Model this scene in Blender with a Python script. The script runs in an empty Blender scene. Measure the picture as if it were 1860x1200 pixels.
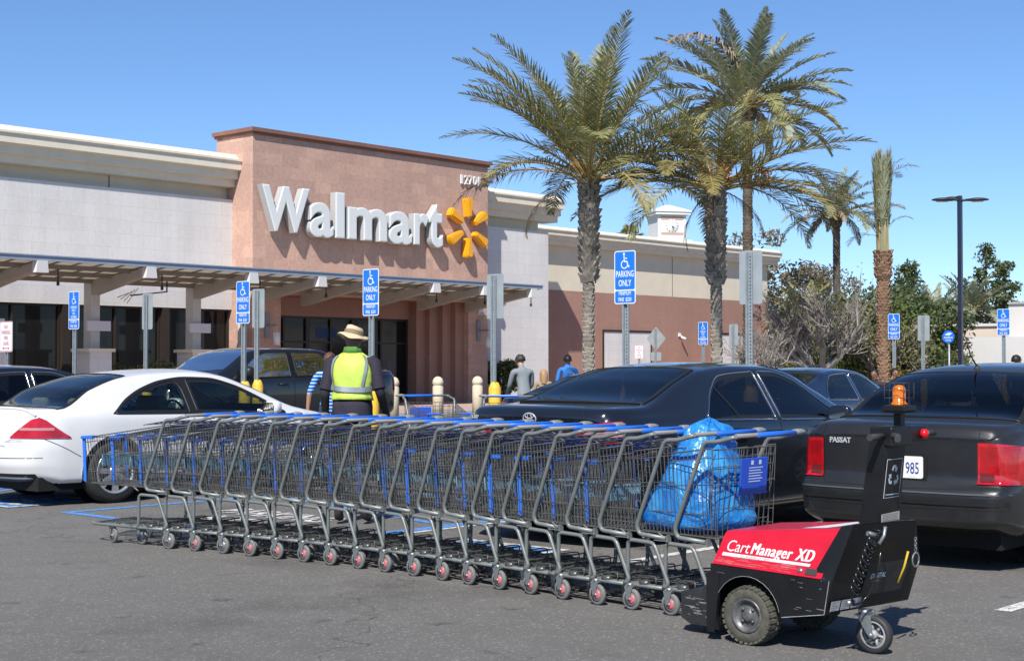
import bpy, bmesh, math, random
from mathutils import Vector, Matrix, Quaternion
from mathutils.bvhtree import BVHTree
random.seed(7)
R = math.radians
SC = bpy.context.scene
COL = SC.collection

# ---------------------------------------------------------------- camera
# world: x runs along the shop front (away to the right), y towards the shop front, z up
CAM_H = 1.45
YAW = math.atan2(0.667, 0.745)
PITCH = R(1.294)
cam_d = bpy.data.cameras.new('camera')
cam = bpy.data.objects.new('camera', cam_d); COL.objects.link(cam)
cam_d.sensor_width = 36.0
cam_d.lens = 2700 / 1860 * 36.0
cam_d.clip_start = 0.1; cam_d.clip_end = 4000
cam.location = (0, 0, CAM_H)
fwd = Vector((math.cos(YAW) * math.cos(PITCH), math.sin(YAW) * math.cos(PITCH), math.sin(PITCH)))
cam.rotation_euler = fwd.to_track_quat('-Z', 'Y').to_euler()
SC.camera = cam

# ---------------------------------------------------------------- light
SUN_DIR = Vector((-0.82, -0.45, 1.0)).normalized()      # towards the sun
world = bpy.data.worlds.new('World'); SC.world = world; world.use_nodes = True
wn = world.node_tree; wn.nodes.clear()
w_out = wn.nodes.new('ShaderNodeOutputWorld'); w_bg = wn.nodes.new('ShaderNodeBackground')
w_sky = wn.nodes.new('ShaderNodeTexSky'); w_sky.sky_type = 'NISHITA'; w_sky.sun_disc = False
w_sky.sun_elevation = math.asin(SUN_DIR.z)
w_sky.sun_rotation = math.atan2(SUN_DIR.x, SUN_DIR.y)
w_sky.altitude = 0; w_sky.air_density = 0.80; w_sky.dust_density = 0.0; w_sky.ozone_density = 8.5
w_bg.inputs['Strength'].default_value = 0.110
wn.links.new(w_sky.outputs[0], w_bg.inputs['Color']); wn.links.new(w_bg.outputs[0], w_out.inputs['Surface'])
sun_d = bpy.data.lights.new('sun', 'SUN'); sun_d.energy = 5.0; sun_d.angle = R(0.5); sun_d.color = (1.0, 0.955, 0.89)
sun = bpy.data.objects.new('sun', sun_d); COL.objects.link(sun)
sun.rotation_euler = (-SUN_DIR).to_track_quat('-Z', 'Y').to_euler()
SC.view_settings.view_transform = 'Standard'; SC.view_settings.look = 'None'
SC.view_settings.gamma = 1.0; SC.view_settings.use_curve_mapping = False
SC.view_settings.exposure = 0.42

# ---------------------------------------------------------------- materials
MATS = {}
def mat(name, color, rough=0.6, metal=0.0, spec=0.5, var=0.0, vscale=6.0, bump=0.0, bscale=40.0, coat=0.0,
        emit=None, trans=0.0, alpha=1.0, var_col=None, detail=4.0, ior=1.45, objrand=0.0):
    if name in MATS: return MATS[name]
    m = bpy.data.materials.new(name); m.use_nodes = True
    nt = m.node_tree; b = nt.nodes['Principled BSDF']
    col = (*color, 1.0)
    b.inputs['Base Color'].default_value = col
    b.inputs['Roughness'].default_value = rough; b.inputs['Metallic'].default_value = metal
    b.inputs['Specular IOR Level'].default_value = spec; b.inputs['IOR'].default_value = ior
    b.inputs['Coat Weight'].default_value = coat; b.inputs['Coat Roughness'].default_value = 0.04
    b.inputs['Transmission Weight'].default_value = trans; b.inputs['Alpha'].default_value = alpha
    if emit: b.inputs['Emission Color'].default_value = (*emit[0], 1); b.inputs['Emission Strength'].default_value = emit[1]
    tc = None
    if var > 0 or bump > 0:
        tc = nt.nodes.new('ShaderNodeTexCoord')
    last = None
    if var > 0:
        n = nt.nodes.new('ShaderNodeTexNoise'); n.inputs['Scale'].default_value = vscale; n.inputs['Detail'].default_value = detail
        n.inputs['Roughness'].default_value = 0.65
        nt.links.new(tc.outputs['Object'], n.inputs['Vector'])
        r = nt.nodes.new('ShaderNodeValToRGB'); r.color_ramp.elements[0].position = 0.32; r.color_ramp.elements[1].position = 0.68
        lo = var_col if var_col else tuple(c * (1 - var) for c in color)
        hi = color if var_col else tuple(min(1, c * (1 + var)) for c in color)
        r.color_ramp.elements[0].color = (*lo, 1); r.color_ramp.elements[1].color = (*hi, 1)
        nt.links.new(n.outputs['Fac'], r.inputs['Fac']); nt.links.new(r.outputs['Color'], b.inputs['Base Color'])
        last = r.outputs['Color']
        mr = nt.nodes.new('ShaderNodeMapRange'); mr.inputs['To Min'].default_value = max(0.02, rough * 0.8); mr.inputs['To Max'].default_value = min(1, rough * 1.2)
        nt.links.new(n.outputs['Fac'], mr.inputs['Value']); nt.links.new(mr.outputs['Result'], b.inputs['Roughness'])
    if objrand > 0:
        oi = nt.nodes.new('ShaderNodeObjectInfo'); hs = nt.nodes.new('ShaderNodeHueSaturation')
        mr2 = nt.nodes.new('ShaderNodeMapRange'); mr2.inputs['To Min'].default_value = 1 - objrand; mr2.inputs['To Max'].default_value = 1 + objrand
        nt.links.new(oi.outputs['Random'], mr2.inputs['Value']); nt.links.new(mr2.outputs['Result'], hs.inputs['Value'])
        if last: nt.links.new(last, hs.inputs['Color'])
        else: hs.inputs['Color'].default_value = col
        nt.links.new(hs.outputs['Color'], b.inputs['Base Color'])
    if bump > 0:
        n2 = nt.nodes.new('ShaderNodeTexNoise'); n2.inputs['Scale'].default_value = bscale; n2.inputs['Detail'].default_value = 3
        nt.links.new(tc.outputs['Object'], n2.inputs['Vector'])
        bp = nt.nodes.new('ShaderNodeBump'); bp.inputs['Strength'].default_value = bump; bp.inputs['Distance'].default_value = 0.01
        nt.links.new(n2.outputs['Fac'], bp.inputs['Height']); nt.links.new(bp.outputs['Normal'], b.inputs['Normal'])
    MATS[name] = m
    return m

def stone_mat(name, c1, c2, mortar, bw, bh, spread=1.0, grain=0.5, squash=False):
    """stone blocks of the wall: world x/y along the wall, z up"""
    if name in MATS: return MATS[name]
    m = bpy.data.materials.new(name); m.use_nodes = True; nt = m.node_tree; b = nt.nodes['Principled BSDF']
    tc = nt.nodes.new('ShaderNodeTexCoord'); sep = nt.nodes.new('ShaderNodeSeparateXYZ'); nt.links.new(tc.outputs['Object'], sep.inputs[0])
    add = nt.nodes.new('ShaderNodeMath'); add.operation = 'ADD'; nt.links.new(sep.outputs['X'], add.inputs[0]); nt.links.new(sep.outputs['Y'], add.inputs[1])
    comb = nt.nodes.new('ShaderNodeCombineXYZ'); nt.links.new(add.outputs[0], comb.inputs['X']); nt.links.new(sep.outputs['Z'], comb.inputs['Y'])
    br = nt.nodes.new('ShaderNodeTexBrick'); nt.links.new(comb.outputs[0], br.inputs['Vector'])
    br.inputs['Scale'].default_value = 1.0; br.inputs['Brick Width'].default_value = bw; br.inputs['Row Height'].default_value = bh
    br.inputs['Mortar Size'].default_value = 0.008; br.inputs['Mortar Smooth'].default_value = 0.3; br.inputs['Bias'].default_value = -0.35
    br.inputs['Color1'].default_value = (*c1, 1); br.inputs['Color2'].default_value = (*c2, 1); br.inputs['Mortar'].default_value = (*mortar, 1)
    n = nt.nodes.new('ShaderNodeTexNoise'); n.inputs['Scale'].default_value = 9; n.inputs['Detail'].default_value = 8; n.inputs['Roughness'].default_value = 0.8
    nt.links.new(tc.outputs['Object'], n.inputs['Vector'])
    n3 = nt.nodes.new('ShaderNodeTexNoise'); n3.inputs['Scale'].default_value = 0.35; n3.inputs['Detail'].default_value = 3
    nt.links.new(tc.outputs['Object'], n3.inputs['Vector'])
    mr = nt.nodes.new('ShaderNodeMapRange'); mr.inputs['From Min'].default_value = 0.3; mr.inputs['From Max'].default_value = 0.7
    mr.inputs['To Min'].default_value = 1 - 0.16 * grain; mr.inputs['To Max'].default_value = 1 + 0.16 * grain; nt.links.new(n.outputs['Fac'], mr.inputs['Value'])
    mr3 = nt.nodes.new('ShaderNodeMapRange'); mr3.inputs['From Min'].default_value = 0.3; mr3.inputs['From Max'].default_value = 0.7
    mr3.inputs['To Min'].default_value = 0.94; mr3.inputs['To Max'].default_value = 1.06; nt.links.new(n3.outputs['Fac'], mr3.inputs['Value'])
    mp = nt.nodes.new('ShaderNodeMapping'); mp.inputs['Scale'].default_value = (2.2, 2.2, 0.16); nt.links.new(tc.outputs['Object'], mp.inputs['Vector'])
    n4 = nt.nodes.new('ShaderNodeTexNoise'); n4.inputs['Scale'].default_value = 1.0; n4.inputs['Detail'].default_value = 6; n4.inputs['Roughness'].default_value = 0.7; nt.links.new(mp.outputs[0], n4.inputs['Vector'])
    mr4 = nt.nodes.new('ShaderNodeMapRange'); mr4.inputs['From Min'].default_value = 0.3; mr4.inputs['From Max'].default_value = 0.7; mr4.inputs['To Min'].default_value = 0.93; mr4.inputs['To Max'].default_value = 1.04; nt.links.new(n4.outputs['Fac'], mr4.inputs['Value'])
    mu0 = nt.nodes.new('ShaderNodeMath'); mu0.operation = 'MULTIPLY'; nt.links.new(mr4.outputs[0], mu0.inputs[0]); nt.links.new(mr3.outputs[0], mu0.inputs[1])
    mu = nt.nodes.new('ShaderNodeMath'); mu.operation = 'MULTIPLY'; nt.links.new(mr.outputs[0], mu.inputs[0]); nt.links.new(mu0.outputs[0], mu.inputs[1])
    vm = nt.nodes.new('ShaderNodeVectorMath'); vm.operation = 'SCALE'; nt.links.new(br.outputs['Color'], vm.inputs[0]); nt.links.new(mu.outputs[0], vm.inputs['Scale'])
    nt.links.new(vm.outputs[0], b.inputs['Base Color']); b.inputs['Roughness'].default_value = 0.85; b.inputs['Specular IOR Level'].default_value = 0.25
    bp = nt.nodes.new('ShaderNodeBump'); bp.inputs['Strength'].default_value = 0.35; bp.inputs['Distance'].default_value = 0.02
    nt.links.new(n.outputs['Fac'], bp.inputs['Height']); nt.links.new(bp.outputs[0], b.inputs['Normal'])
    MATS[name] = m
    return m

# ---------------------------------------------------------------- mesh builder
class MB:
    def __init__(s): s.v = []; s.f = []; s.m = []; s.sm = []
    def add(s, vs, fs, mi=0, smooth=False):
        o = len(s.v); s.v.extend([tuple(p) for p in vs])
        for f in fs: s.f.append(tuple(i + o for i in f)); s.m.append(mi); s.sm.append(smooth)
    def box(s, a, b, mi=0):
        x0, y0, z0 = min(a[0], b[0]), min(a[1], b[1]), min(a[2], b[2]); x1, y1, z1 = max(a[0], b[0]), max(a[1], b[1]), max(a[2], b[2])
        s.add([(x0, y0, z0), (x1, y0, z0), (x1, y1, z0), (x0, y1, z0), (x0, y0, z1), (x1, y0, z1), (x1, y1, z1), (x0, y1, z1)],
              [(3, 2, 1, 0), (4, 5, 6, 7), (0, 1, 5, 4), (1, 2, 6, 5), (2, 3, 7, 6), (3, 0, 4, 7)], mi)
    def bevbox(s, a, b, r=0.01, mi=0, M=None):
        """box with chamfered edges"""
        c = [(a[i] + b[i]) / 2 for i in range(3)]; h = [abs(b[i] - a[i]) / 2 for i in range(3)]
        r = min(r, min(h) * 0.9)
        bm = bmesh.new(); bmesh.ops.create_cube(bm, size=2)
        for v in bm.verts: v.co = Vector((c[0] + v.co.x * h[0], c[1] + v.co.y * h[1], c[2] + v.co.z * h[2]))
        bmesh.ops.bevel(bm, geom=bm.edges[:], offset=r, segments=2, affect='EDGES', profile=0.5)
        s.addbm(bm, mi, M)
    def addbm(s, bm, mi=0, M=None, smooth=False):
        bm.verts.index_update()
        vs = [(M @ v.co) if M else v.co.copy() for v in bm.verts]
        s.add(vs, [[v.index for v in f.verts] for f in bm.faces], mi, smooth); bm.free()
    def tube(s, pts, r, n=6, mi=0, cap=True, smooth=True, radii=None, closed=False):
        pts = [Vector(p) for p in pts]; N = len(pts)
        if N < 2: return
        prev = None; rings = []
        for i, p in enumerate(pts):
            if closed: t = (pts[(i + 1) % N] - pts[i - 1])
            elif i == 0: t = pts[1] - pts[0]
            elif i == N - 1: t = pts[-1] - pts[-2]
            else:
                t = (pts[i + 1] - p).normalized() + (p - pts[i - 1]).normalized()
            if t.length < 1e-9: t = Vector((0, 0, 1))
            t.normalize()
            if prev is None:
                up = Vector((0, 0, 1)) if abs(t.z) < 0.9 else Vector((1, 0, 0))
                a = t.cross(up).normalized()
            else:
                a = prev - t * prev.dot(t)
                if a.length < 1e-6: a = t.orthogonal()
                a.normalize()
            prev = a; b = t.cross(a)
            rr = radii[i] if radii else r
            k = 1.0
            if 0 < i < N - 1 and not closed:
                c = (pts[i + 1] - p).normalized().dot((p - pts[i - 1]).normalized()); k = min(1.4, 1 / max(0.5, math.sqrt(max(0.0, (1 + c) / 2))))
            rings.append([p + (a * math.cos(q) + b * math.sin(q)) * rr * (k if k < 1.15 else 1.1) for q in [2 * math.pi * j / n for j in range(n)]])
        vs = [q for rg in rings for q in rg]; fs = []
        M = N if closed else N - 1
        for i in range(M):
            i2 = (i + 1) % N
            for j in range(n):
                j2 = (j + 1) % n
                fs.append((i * n + j, i * n + j2, i2 * n + j2, i2 * n + j))
        s.add(vs, fs, mi, smooth)
        if cap and not closed:
            o = len(s.v) - len(vs)
            s.f.append(tuple(o + j for j in range(n))[::-1]); s.m.append(mi); s.sm.append(False)
            s.f.append(tuple(o + (N - 1) * n + j for j in range(n))); s.m.append(mi); s.sm.append(False)
    def wire(s, a, b, r, mi=0):      # thin square wire
        s.tube([a, b], r, n=4, mi=mi, cap=False, smooth=False)
    def lathe(s, prof, center=(0, 0, 0), axis='z', n=20, mi=0, smooth=True, M=None, caps=True):
        """prof: list of (radius, height)"""
        vs = []
        for (r, h) in prof:
            for j in range(n):
                q = 2 * math.pi * j / n; c, d = r * math.cos(q), r * math.sin(q)
                if axis == 'z': p = Vector((c, d, h))
                elif axis == 'x': p = Vector((h, c, d))
                else: p = Vector((d, h, c))
                p = p + Vector(center)
                vs.append(M @ p if M else p)
        fs = []
        for i in range(len(prof) - 1):
            for j in range(n):
                j2 = (j + 1) % n; fs.append((i * n + j, i * n + j2, (i + 1) * n + j2, (i + 1) * n + j))
        if caps and prof[0][0] > 1e-6: fs.append(tuple(range(n))[::-1])
        if caps and prof[-1][0] > 1e-6: fs.append(tuple((len(prof) - 1) * n + j for j in range(n)))
        s.add(vs, fs, mi, smooth)
    def prism(s, poly, h0, h1, M=None, mi=0):
        """poly in (a,b), extruded along c; M maps (a,b,c) to world"""
        n = len(poly); vs = [Vector((p[0], p[1], h0)) for p in poly] + [Vector((p[0], p[1], h1)) for p in poly]
        if M: vs = [M @ v for v in vs]
        fs = [tuple(range(n))[::-1], tuple(range(n, 2 * n))] + [(i, (i + 1) % n, n + (i + 1) % n, n + i) for i in range(n)]
        s.add(vs, fs, mi)
    def quad(s, a, b, c, d, mi=0): s.add([a, b, c, d], [(0, 1, 2, 3)], mi)
    def mesh(s, name, mats):
        me = bpy.data.meshes.new(name); me.from_pydata([tuple(p) for p in s.v], [], s.f)
        for m in (mats if isinstance(mats, (list, tuple)) else [mats]): me.materials.append(m)
        if len(me.polygons):
            me.polygons.foreach_set('material_index', s.m); me.polygons.foreach_set('use_smooth', s.sm)
        me.update()
        return me
    def build(s, name, mats, parent=None, loc=None, M=None):
        o = bpy.data.objects.new(name, s.mesh(name, mats)); COL.objects.link(o)
        if parent: o.parent = parent
        if loc: o.location = loc
        if M: o.matrix_local = M
        return o

def tag(o, label=None, cat=None, group=None, kind=None):
    if label: o['label'] = label
    if cat: o['category'] = cat
    if group: o['group'] = group
    if kind: o['kind'] = kind
    return o
def thing(name, label, cat, loc=(0, 0, 0), rz=0.0, group=None):
    o = bpy.data.objects.new(name, None); COL.objects.link(o); o.empty_display_size = 0.2
    o.location = loc; o.rotation_euler = (0, 0, rz)
    return tag(o, label, cat, group)
KIDS = {}
def kids(o): return [c for c in COL.objects if c.parent == o]
def snapshot():
    KIDS.clear()
    for c in COL.objects:
        if c.parent: KIDS.setdefault(c.parent.name, []).append(c)
def copy_tree(o, parent=None):
    c = o.copy(); COL.objects.link(c); c.parent = parent
    for ch in KIDS.get(o.name, []): copy_tree(ch, c)
    return c
def struct(o): o['kind'] = 'structure'; return o

# facade frame: viewer looks along +y ; sign frame: viewer looks along +x
def frame(origin, right, up):
    r = Vector(right).normalized(); u = Vector(up).normalized(); n = r.cross(u)
    M = Matrix((r, u, n)).transposed().to_4x4(); M.translation = Vector(origin); return M

def text_bm(txt, size, extrude=0.0, bevel=0.0, offset=0.0, align='CENTER', shear=0.0, sx=1.0, res=3, spacing=1.0):
    cu = bpy.data.curves.new('t', 'FONT'); cu.body = txt; cu.size = size; cu.extrude = extrude; cu.bevel_depth = bevel
    cu.bevel_resolution = 1; cu.offset = offset; cu.align_x = align; cu.align_y = 'BOTTOM_BASELINE'; cu.shear = shear
    cu.resolution_u = res; cu.space_character = spacing
    ob = bpy.data.objects.new('t', cu); COL.objects.link(ob)
    dg = bpy.context.evaluated_depsgraph_get(); dg.update()
    me = bpy.data.meshes.new_from_object(ob.evaluated_get(dg))
    bm = bmesh.new(); bm.from_mesh(me)
    for v in bm.verts: v.co.x *= sx
    bpy.data.objects.remove(ob); bpy.data.curves.remove(cu); bpy.data.meshes.remove(me)
    return bm

def lerp(a, b, t): return a + (b - a) * t
def pl(pts, x):
    """piecewise linear"""
    if x <= pts[0][0]: return pts[0][1]
    for (x0, y0), (x1, y1) in zip(pts, pts[1:]):
        if x <= x1: return lerp(y0, y1, (x - x0) / (x1 - x0)) if x1 > x0 else y1
    return pts[-1][1]
def pchip(pts, x):
    """monotone cubic"""
    if x <= pts[0][0]: return pts[0][1]
    if x >= pts[-1][0]: return pts[-1][1]
    n = len(pts); h = [pts[i + 1][0] - pts[i][0] for i in range(n - 1)]; d = [(pts[i + 1][1] - pts[i][1]) / h[i] for i in range(n - 1)]
    def slope(i):
        if i == 0: return d[0]
        if i == n - 1: return d[-1]
        if d[i - 1] * d[i] <= 0: return 0.0
        w1 = 2 * h[i] + h[i - 1]; w2 = h[i] + 2 * h[i - 1]
        return (w1 + w2) / (w1 / d[i - 1] + w2 / d[i])
    for i in range(n - 1):
        if x <= pts[i + 1][0]:
            t = (x - pts[i][0]) / h[i]; m0, m1 = slope(i), slope(i + 1)
            return ((2 * t ** 3 - 3 * t * t + 1) * pts[i][1] + (t ** 3 - 2 * t * t + t) * h[i] * m0 + (-2 * t ** 3 + 3 * t * t) * pts[i + 1][1] + (t ** 3 - t * t) * h[i] * m1)
def smooth_path(pts, k=4):
    """Catmull-Rom through pts"""
    P = [Vector(p) for p in pts]; out = []
    for i in range(len(P) - 1):
        p0 = P[i - 1] if i else P[0] * 2 - P[1]; p1, p2 = P[i], P[i + 1]; p3 = P[i + 2] if i + 2 < len(P) else P[-1] * 2 - P[-2]
        for j in range(k):
            t = j / k
            out.append(0.5 * ((2 * p1) + (p2 - p0) * t + (2 * p0 - 5 * p1 + 4 * p2 - p3) * t * t + (3 * p1 - p0 - 3 * p2 + p3) * t ** 3))
    out.append(P[-1]); return out
def round_path(pts, r, k=4):
    """polyline with filleted corners"""
    P = [Vector(p) for p in pts]; out = [P[0]]
    for i in range(1, len(P) - 1):
        a = (P[i - 1] - P[i]); b = (P[i + 1] - P[i]); q = min(r, a.length * 0.45, b.length * 0.45)
        s, e = P[i] + a.normalized() * q, P[i] + b.normalized() * q
        for j in range(k + 1):
            t = j / k; out.append(s * (1 - t) ** 2 + P[i] * 2 * t * (1 - t) + e * t * t)
    out.append(P[-1]); return out
def rrect(w, h, r, k=4, cx=0, cy=0):
    out = []
    for (sx, sy, a0) in ((1, 1, 0), (-1, 1, 90), (-1, -1, 180), (1, -1, 270)):
        for j in range(k + 1):
            a = R(a0 + 90 * j / k); out.append((cx + sx * (w / 2 - r) + r * math.cos(a), cy + sy * (h / 2 - r) + r * math.sin(a)))
    return out
# ---------------------------------------------------------------- ground
def asphalt_material():
    m = bpy.data.materials.new('asphalt'); m.use_nodes = True; nt = m.node_tree; b = nt.nodes['Principled BSDF']
    tc = nt.nodes.new('ShaderNodeTexCoord'); V = tc.outputs['Object']
    def noise(sc, det=2, rough=0.5, vec=V):
        n = nt.nodes.new('ShaderNodeTexNoise'); n.inputs['Scale'].default_value = sc; n.inputs['Detail'].default_value = det; n.inputs['Roughness'].default_value = rough
        nt.links.new(vec, n.inputs['Vector']); return n.outputs['Fac']
    def rng(s, a, b_, c, d):
        r = nt.nodes.new('ShaderNodeMapRange'); r.inputs['From Min'].default_value = a; r.inputs['From Max'].default_value = b_
        r.inputs['To Min'].default_value = c; r.inputs['To Max'].default_value = d; nt.links.new(s, r.inputs['Value']); return r.outputs[0]
    def mul(a, c):
        r = nt.nodes.new('ShaderNodeMath'); r.operation = 'MULTIPLY'; nt.links.new(a, r.inputs[0]); nt.links.new(c, r.inputs[1]); return r.outputs[0]
    big = rng(noise(0.25, 5, 0.6), 0.3, 0.7, 0.90, 1.10)
    mid = rng(noise(3.0, 5, 0.7), 0.3, 0.7, 0.93, 1.07)
    fine = rng(noise(95, 3, 0.8), 0.28, 0.72, 0.70, 1.30)
    vo = nt.nodes.new('ShaderNodeTexVoronoi'); vo.inputs['Scale'].default_value = 75; nt.links.new(V, vo.inputs['Vector'])
    sepc = nt.nodes.new('ShaderNodeSeparateColor'); nt.links.new(vo.outputs['Color'], sepc.inputs[0])
    speck = rng(sepc.outputs[0], 0.86, 1.0, 1.0, 1.75)
    # oil drips and tyre scuffs: a few darker blotches
    st = mul(rng(noise(0.8, 3, 0.5), 0.56, 0.70, 1.0, 0.76), rng(noise(2.6, 4, 0.6), 0.63, 0.71, 1.0, 0.62))
    # faint cracks
    vc = nt.nodes.new('ShaderNodeTexVoronoi'); vc.feature = 'DISTANCE_TO_EDGE'; vc.inputs['Scale'].default_value = 0.22
    nz = nt.nodes.new('ShaderNodeTexNoise'); nz.inputs['Scale'].default_value = 1.7; nz.inputs['Detail'].default_value = 5; nt.links.new(V, nz.inputs['Vector'])
    mx = nt.nodes.new('ShaderNodeVectorMath'); mx.operation = 'ADD'; nt.links.new(V, mx.inputs[0])
    sc = nt.nodes.new('ShaderNodeVectorMath'); sc.operation = 'SCALE'; sc.inputs['Scale'].default_value = 1.3; nt.links.new(nz.outputs['Color'], sc.inputs[0]); nt.links.new(sc.outputs[0], mx.inputs[1])
    nt.links.new(mx.outputs[0], vc.inputs['Vector'])
    crack = rng(vc.outputs['Distance'], 0.0, 0.004, 0.62, 1.0)
    allv = mul(mul(mul(big, mid), mul(fine, speck)), mul(st, crack))
    vm = nt.nodes.new('ShaderNodeVectorMath'); vm.operation = 'SCALE'; vm.inputs[0].default_value = (0.142, 0.136, 0.126)
    nt.links.new(allv, vm.inputs['Scale']); nt.links.new(vm.outputs[0], b.inputs['Base Color'])
    b.inputs['Roughness'].default_value = 0.88; b.inputs['Specular IOR Level'].default_value = 0.3
    bp = nt.nodes.new('ShaderNodeBump'); bp.inputs['Strength'].default_value = 0.55; bp.inputs['Distance'].default_value = 0.012
    nt.links.new(fine, bp.inputs['Height']); nt.links.new(bp.outputs[0], b.inputs['Normal'])
    return m
def paint_material(name, col, wear=0.5):
    """worn road paint: the asphalt shows through in places"""
    m = bpy.data.materials.new(name); m.use_nodes = True; nt = m.node_tree; b = nt.nodes['Principled BSDF']
    tc = nt.nodes.new('ShaderNodeTexCoord')
    n = nt.nodes.new('ShaderNodeTexNoise'); n.inputs['Scale'].default_value = 22; n.inputs['Detail'].default_value = 6; n.inputs['Roughness'].default_value = 0.75
    nt.links.new(tc.outputs['Object'], n.inputs['Vector'])
    r = nt.nodes.new('ShaderNodeValToRGB'); r.color_ramp.elements[0].position = wear * 0.72; r.color_ramp.elements[1].position = wear * 0.72 + 0.1
    r.color_ramp.elements[0].color = (0.11, 0.105, 0.1, 1); r.color_ramp.elements[1].color = (*col, 1)
    nt.links.new(n.outputs['Fac'], r.inputs['Fac']); nt.links.new(r.outputs[0], b.inputs['Base Color']); b.inputs['Roughness'].default_value = 0.75
    MATS[name] = m; return m
ASPH = asphalt_material()
PW = paint_material('white_road_paint', (0.62, 0.61, 0.58), 0.55)
PB = paint_material('blue_road_paint', (0.06, 0.25, 0.62), 0.55)
g = MB(); g.quad((-600, -600, -0.02), (1500, -600, -0.02), (1500, 1500, -0.02), (-600, 1500, -0.02))
struct(g.build('ground', mat('dry_soil', (0.16, 0.14, 0.10), 0.95, var=0.3, vscale=0.3)))
g = MB(); g.quad((-40, -40, 0), (110, -40, 0), (110, 29.2, 0), (-40, 29.2, 0))
struct(g.build('parking_lot', ASPH))
# pavement in front of the shop, with a kerb
CONC = mat('concrete', (0.36, 0.335, 0.30), 0.9, var=0.12, vscale=1.5, bump=0.2, bscale=60)
g = MB(); g.box((-40, 29.2, -0.1), (70, 29.4, 0.13)); g.build_o = None
struct(g.build('kerb', mat('kerb_concrete', (0.42, 0.40, 0.37), 0.9, var=0.15, vscale=4)))
g = MB(); g.box((-40, 29.4, -0.1), (70, 40.0, 0.126))
struct(g.build('pavement', mat('pavement_paving', (0.42, 0.30, 0.25), 0.9, var=0.15, vscale=2)))

def stripe(a, b, w, m, name='parking_line', z=0.004):
    a, b = Vector((*a, 0)), Vector((*b, 0)); d = (b - a).normalized(); n = Vector((-d.y, d.x, 0)) * w / 2
    q = MB(); N = max(1, int((b - a).length / 0.5)); vs = []; fs = []
    for i in range(N + 1):
        p = a.lerp(b, i / N); vs += [p - n, p + n]
    for i in range(N): fs.append((2 * i, 2 * i + 2, 2 * i + 3, 2 * i + 1))
    q.add([v + Vector((0, 0, z)) for v in vs], fs)
    return struct(q.build(name, m))
# stalls left and right of the carts; lines run along x
for v, x0 in ((3.70, 8.45), (0.8, 8.5), (-2.1, 8.5), (6.67, 7.9)): stripe((x0, v), (13.2, v), 0.10, PW)
stripe((7.9, 9.20), (13.2, 9.20), 0.07, PW); stripe((7.9, 9.31), (13.2, 9.31), 0.15, PB, z=0.008)
stripe((7.9, 12.97), (13.2, 12.97), 0.11, PB); stripe((7.95, 9.39), (7.95, 12.91), 0.11, PB)
stripe((7.6, 16.05), (13.2, 16.05), 0.11, PB); stripe((7.6, 15.0), (9.0, 15.85), 0.1, PB)
for k in range(5):   # hatching in the access aisle
    stripe((9.6 + k * 0.75, 9.42), (9.6 + k * 0.75 + 0.9, 12.9), 0.09, PB, name='aisle_hatching')
def ground_text(txt, x, y, size, m, rz, name='painted_lettering'):
    q = MB(); q.addbm(text_bm(txt, size, sx=0.62, offset=size * 0.02), 0)
    o = struct(q.build(name, m)); o.location = (x, y, 0.006); o.rotation_euler = (0, 0, rz); return o
ground_text('NO', 8.25, 11.2, 0.75, PW, R(-90)); ground_text('PARKING', 8.95, 11.2, 0.0001 + 0.6, PW, R(-90))

def access_symbol(size):
    """wheelchair user symbol as flat outlines, drawn about the origin, height=size; returns list of polylines w/ width"""
    s = size
    segs = []
    segs.append(([(-0.06 * s, 0.43 * s)], 0.075 * s))                                   # head (dot)
    segs.append(([(-0.06 * s, 0.33 * s), (-0.03 * s, -0.02 * s), (0.16 * s, -0.03 * s), (0.27 * s, -0.34 * s), (0.36 * s, -0.30 * s)], 0.075 * s))
    segs.append(([(-0.05 * s, 0.17 * s), (0.17 * s, 0.16 * s)], 0.065 * s))
    arc = []
    for k in range(17):
        a = R(105 + 240 * k / 16); arc.append((-0.03 * s + 0.235 * s * math.cos(a), -0.20 * s + 0.235 * s * math.sin(a)))
    segs.append((arc, 0.06 * s)); return segs
def ribbon(q, pts, w, z, M, mi=0):
    if len(pts) == 1:
        c = pts[0]; n = 14; vs = [M @ Vector((c[0] + w * math.cos(2 * math.pi * k / n), c[1] + w * math.sin(2 * math.pi * k / n), z)) for k in range(n)]
        q.add(vs, [tuple(range(n))], mi); return
    P = [Vector((p[0], p[1], 0)) for p in pts]; L = []
    for i, p in enumerate(P):
        if i == 0: t = P[1] - p
        elif i == len(P) - 1: t = p - P[-2]
        else: t = (P[i + 1] - p).normalized() + (p - P[i - 1]).normalized()
        t.normalize(); n = Vector((-t.y, t.x, 0)) * w / 2
        k = 1.0
        if 0 < i < len(P) - 1: k = 1 / max(0.6, (P[i + 1] - p).normalized().dot(t))
        L += [M @ Vector((*(p - n * k).xy, z)), M @ Vector((*(p + n * k).xy, z))]
    q.add(L, [(2 * i, 2 * i + 2, 2 * i + 3, 2 * i + 1) for i in range(len(P) - 1)], mi)
# blue square with the wheelchair symbol in the stall of the white coupe and of the dark sedan
for (x, y) in ((8.35, 14.35), (8.4, 7.95)):
    M = frame((x, y, 0), (0, -1, 0), (1, 0, 0)); q = MB()
    q.add([M @ Vector((a, b, 0.004)) for a, b in ((-0.55, -0.55), (0.55, -0.55), (0.55, 0.55), (-0.55, 0.55))], [(0, 1, 2, 3)], 0)
    for pts, w in access_symbol(1.0): ribbon(q, pts, w, 0.008, M, 1)
    for a in (-1, 1):
        ribbon(q, [(a * 0.52, -0.55), (a * 0.52, 0.55)], 0.06, 0.008, M, 1); ribbon(q, [(-0.49, a * 0.52), (0.49, a * 0.52)], 0.06, 0.008, M, 1)
    struct(q.build('painted_access_symbol', [PB, PW]))
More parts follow.
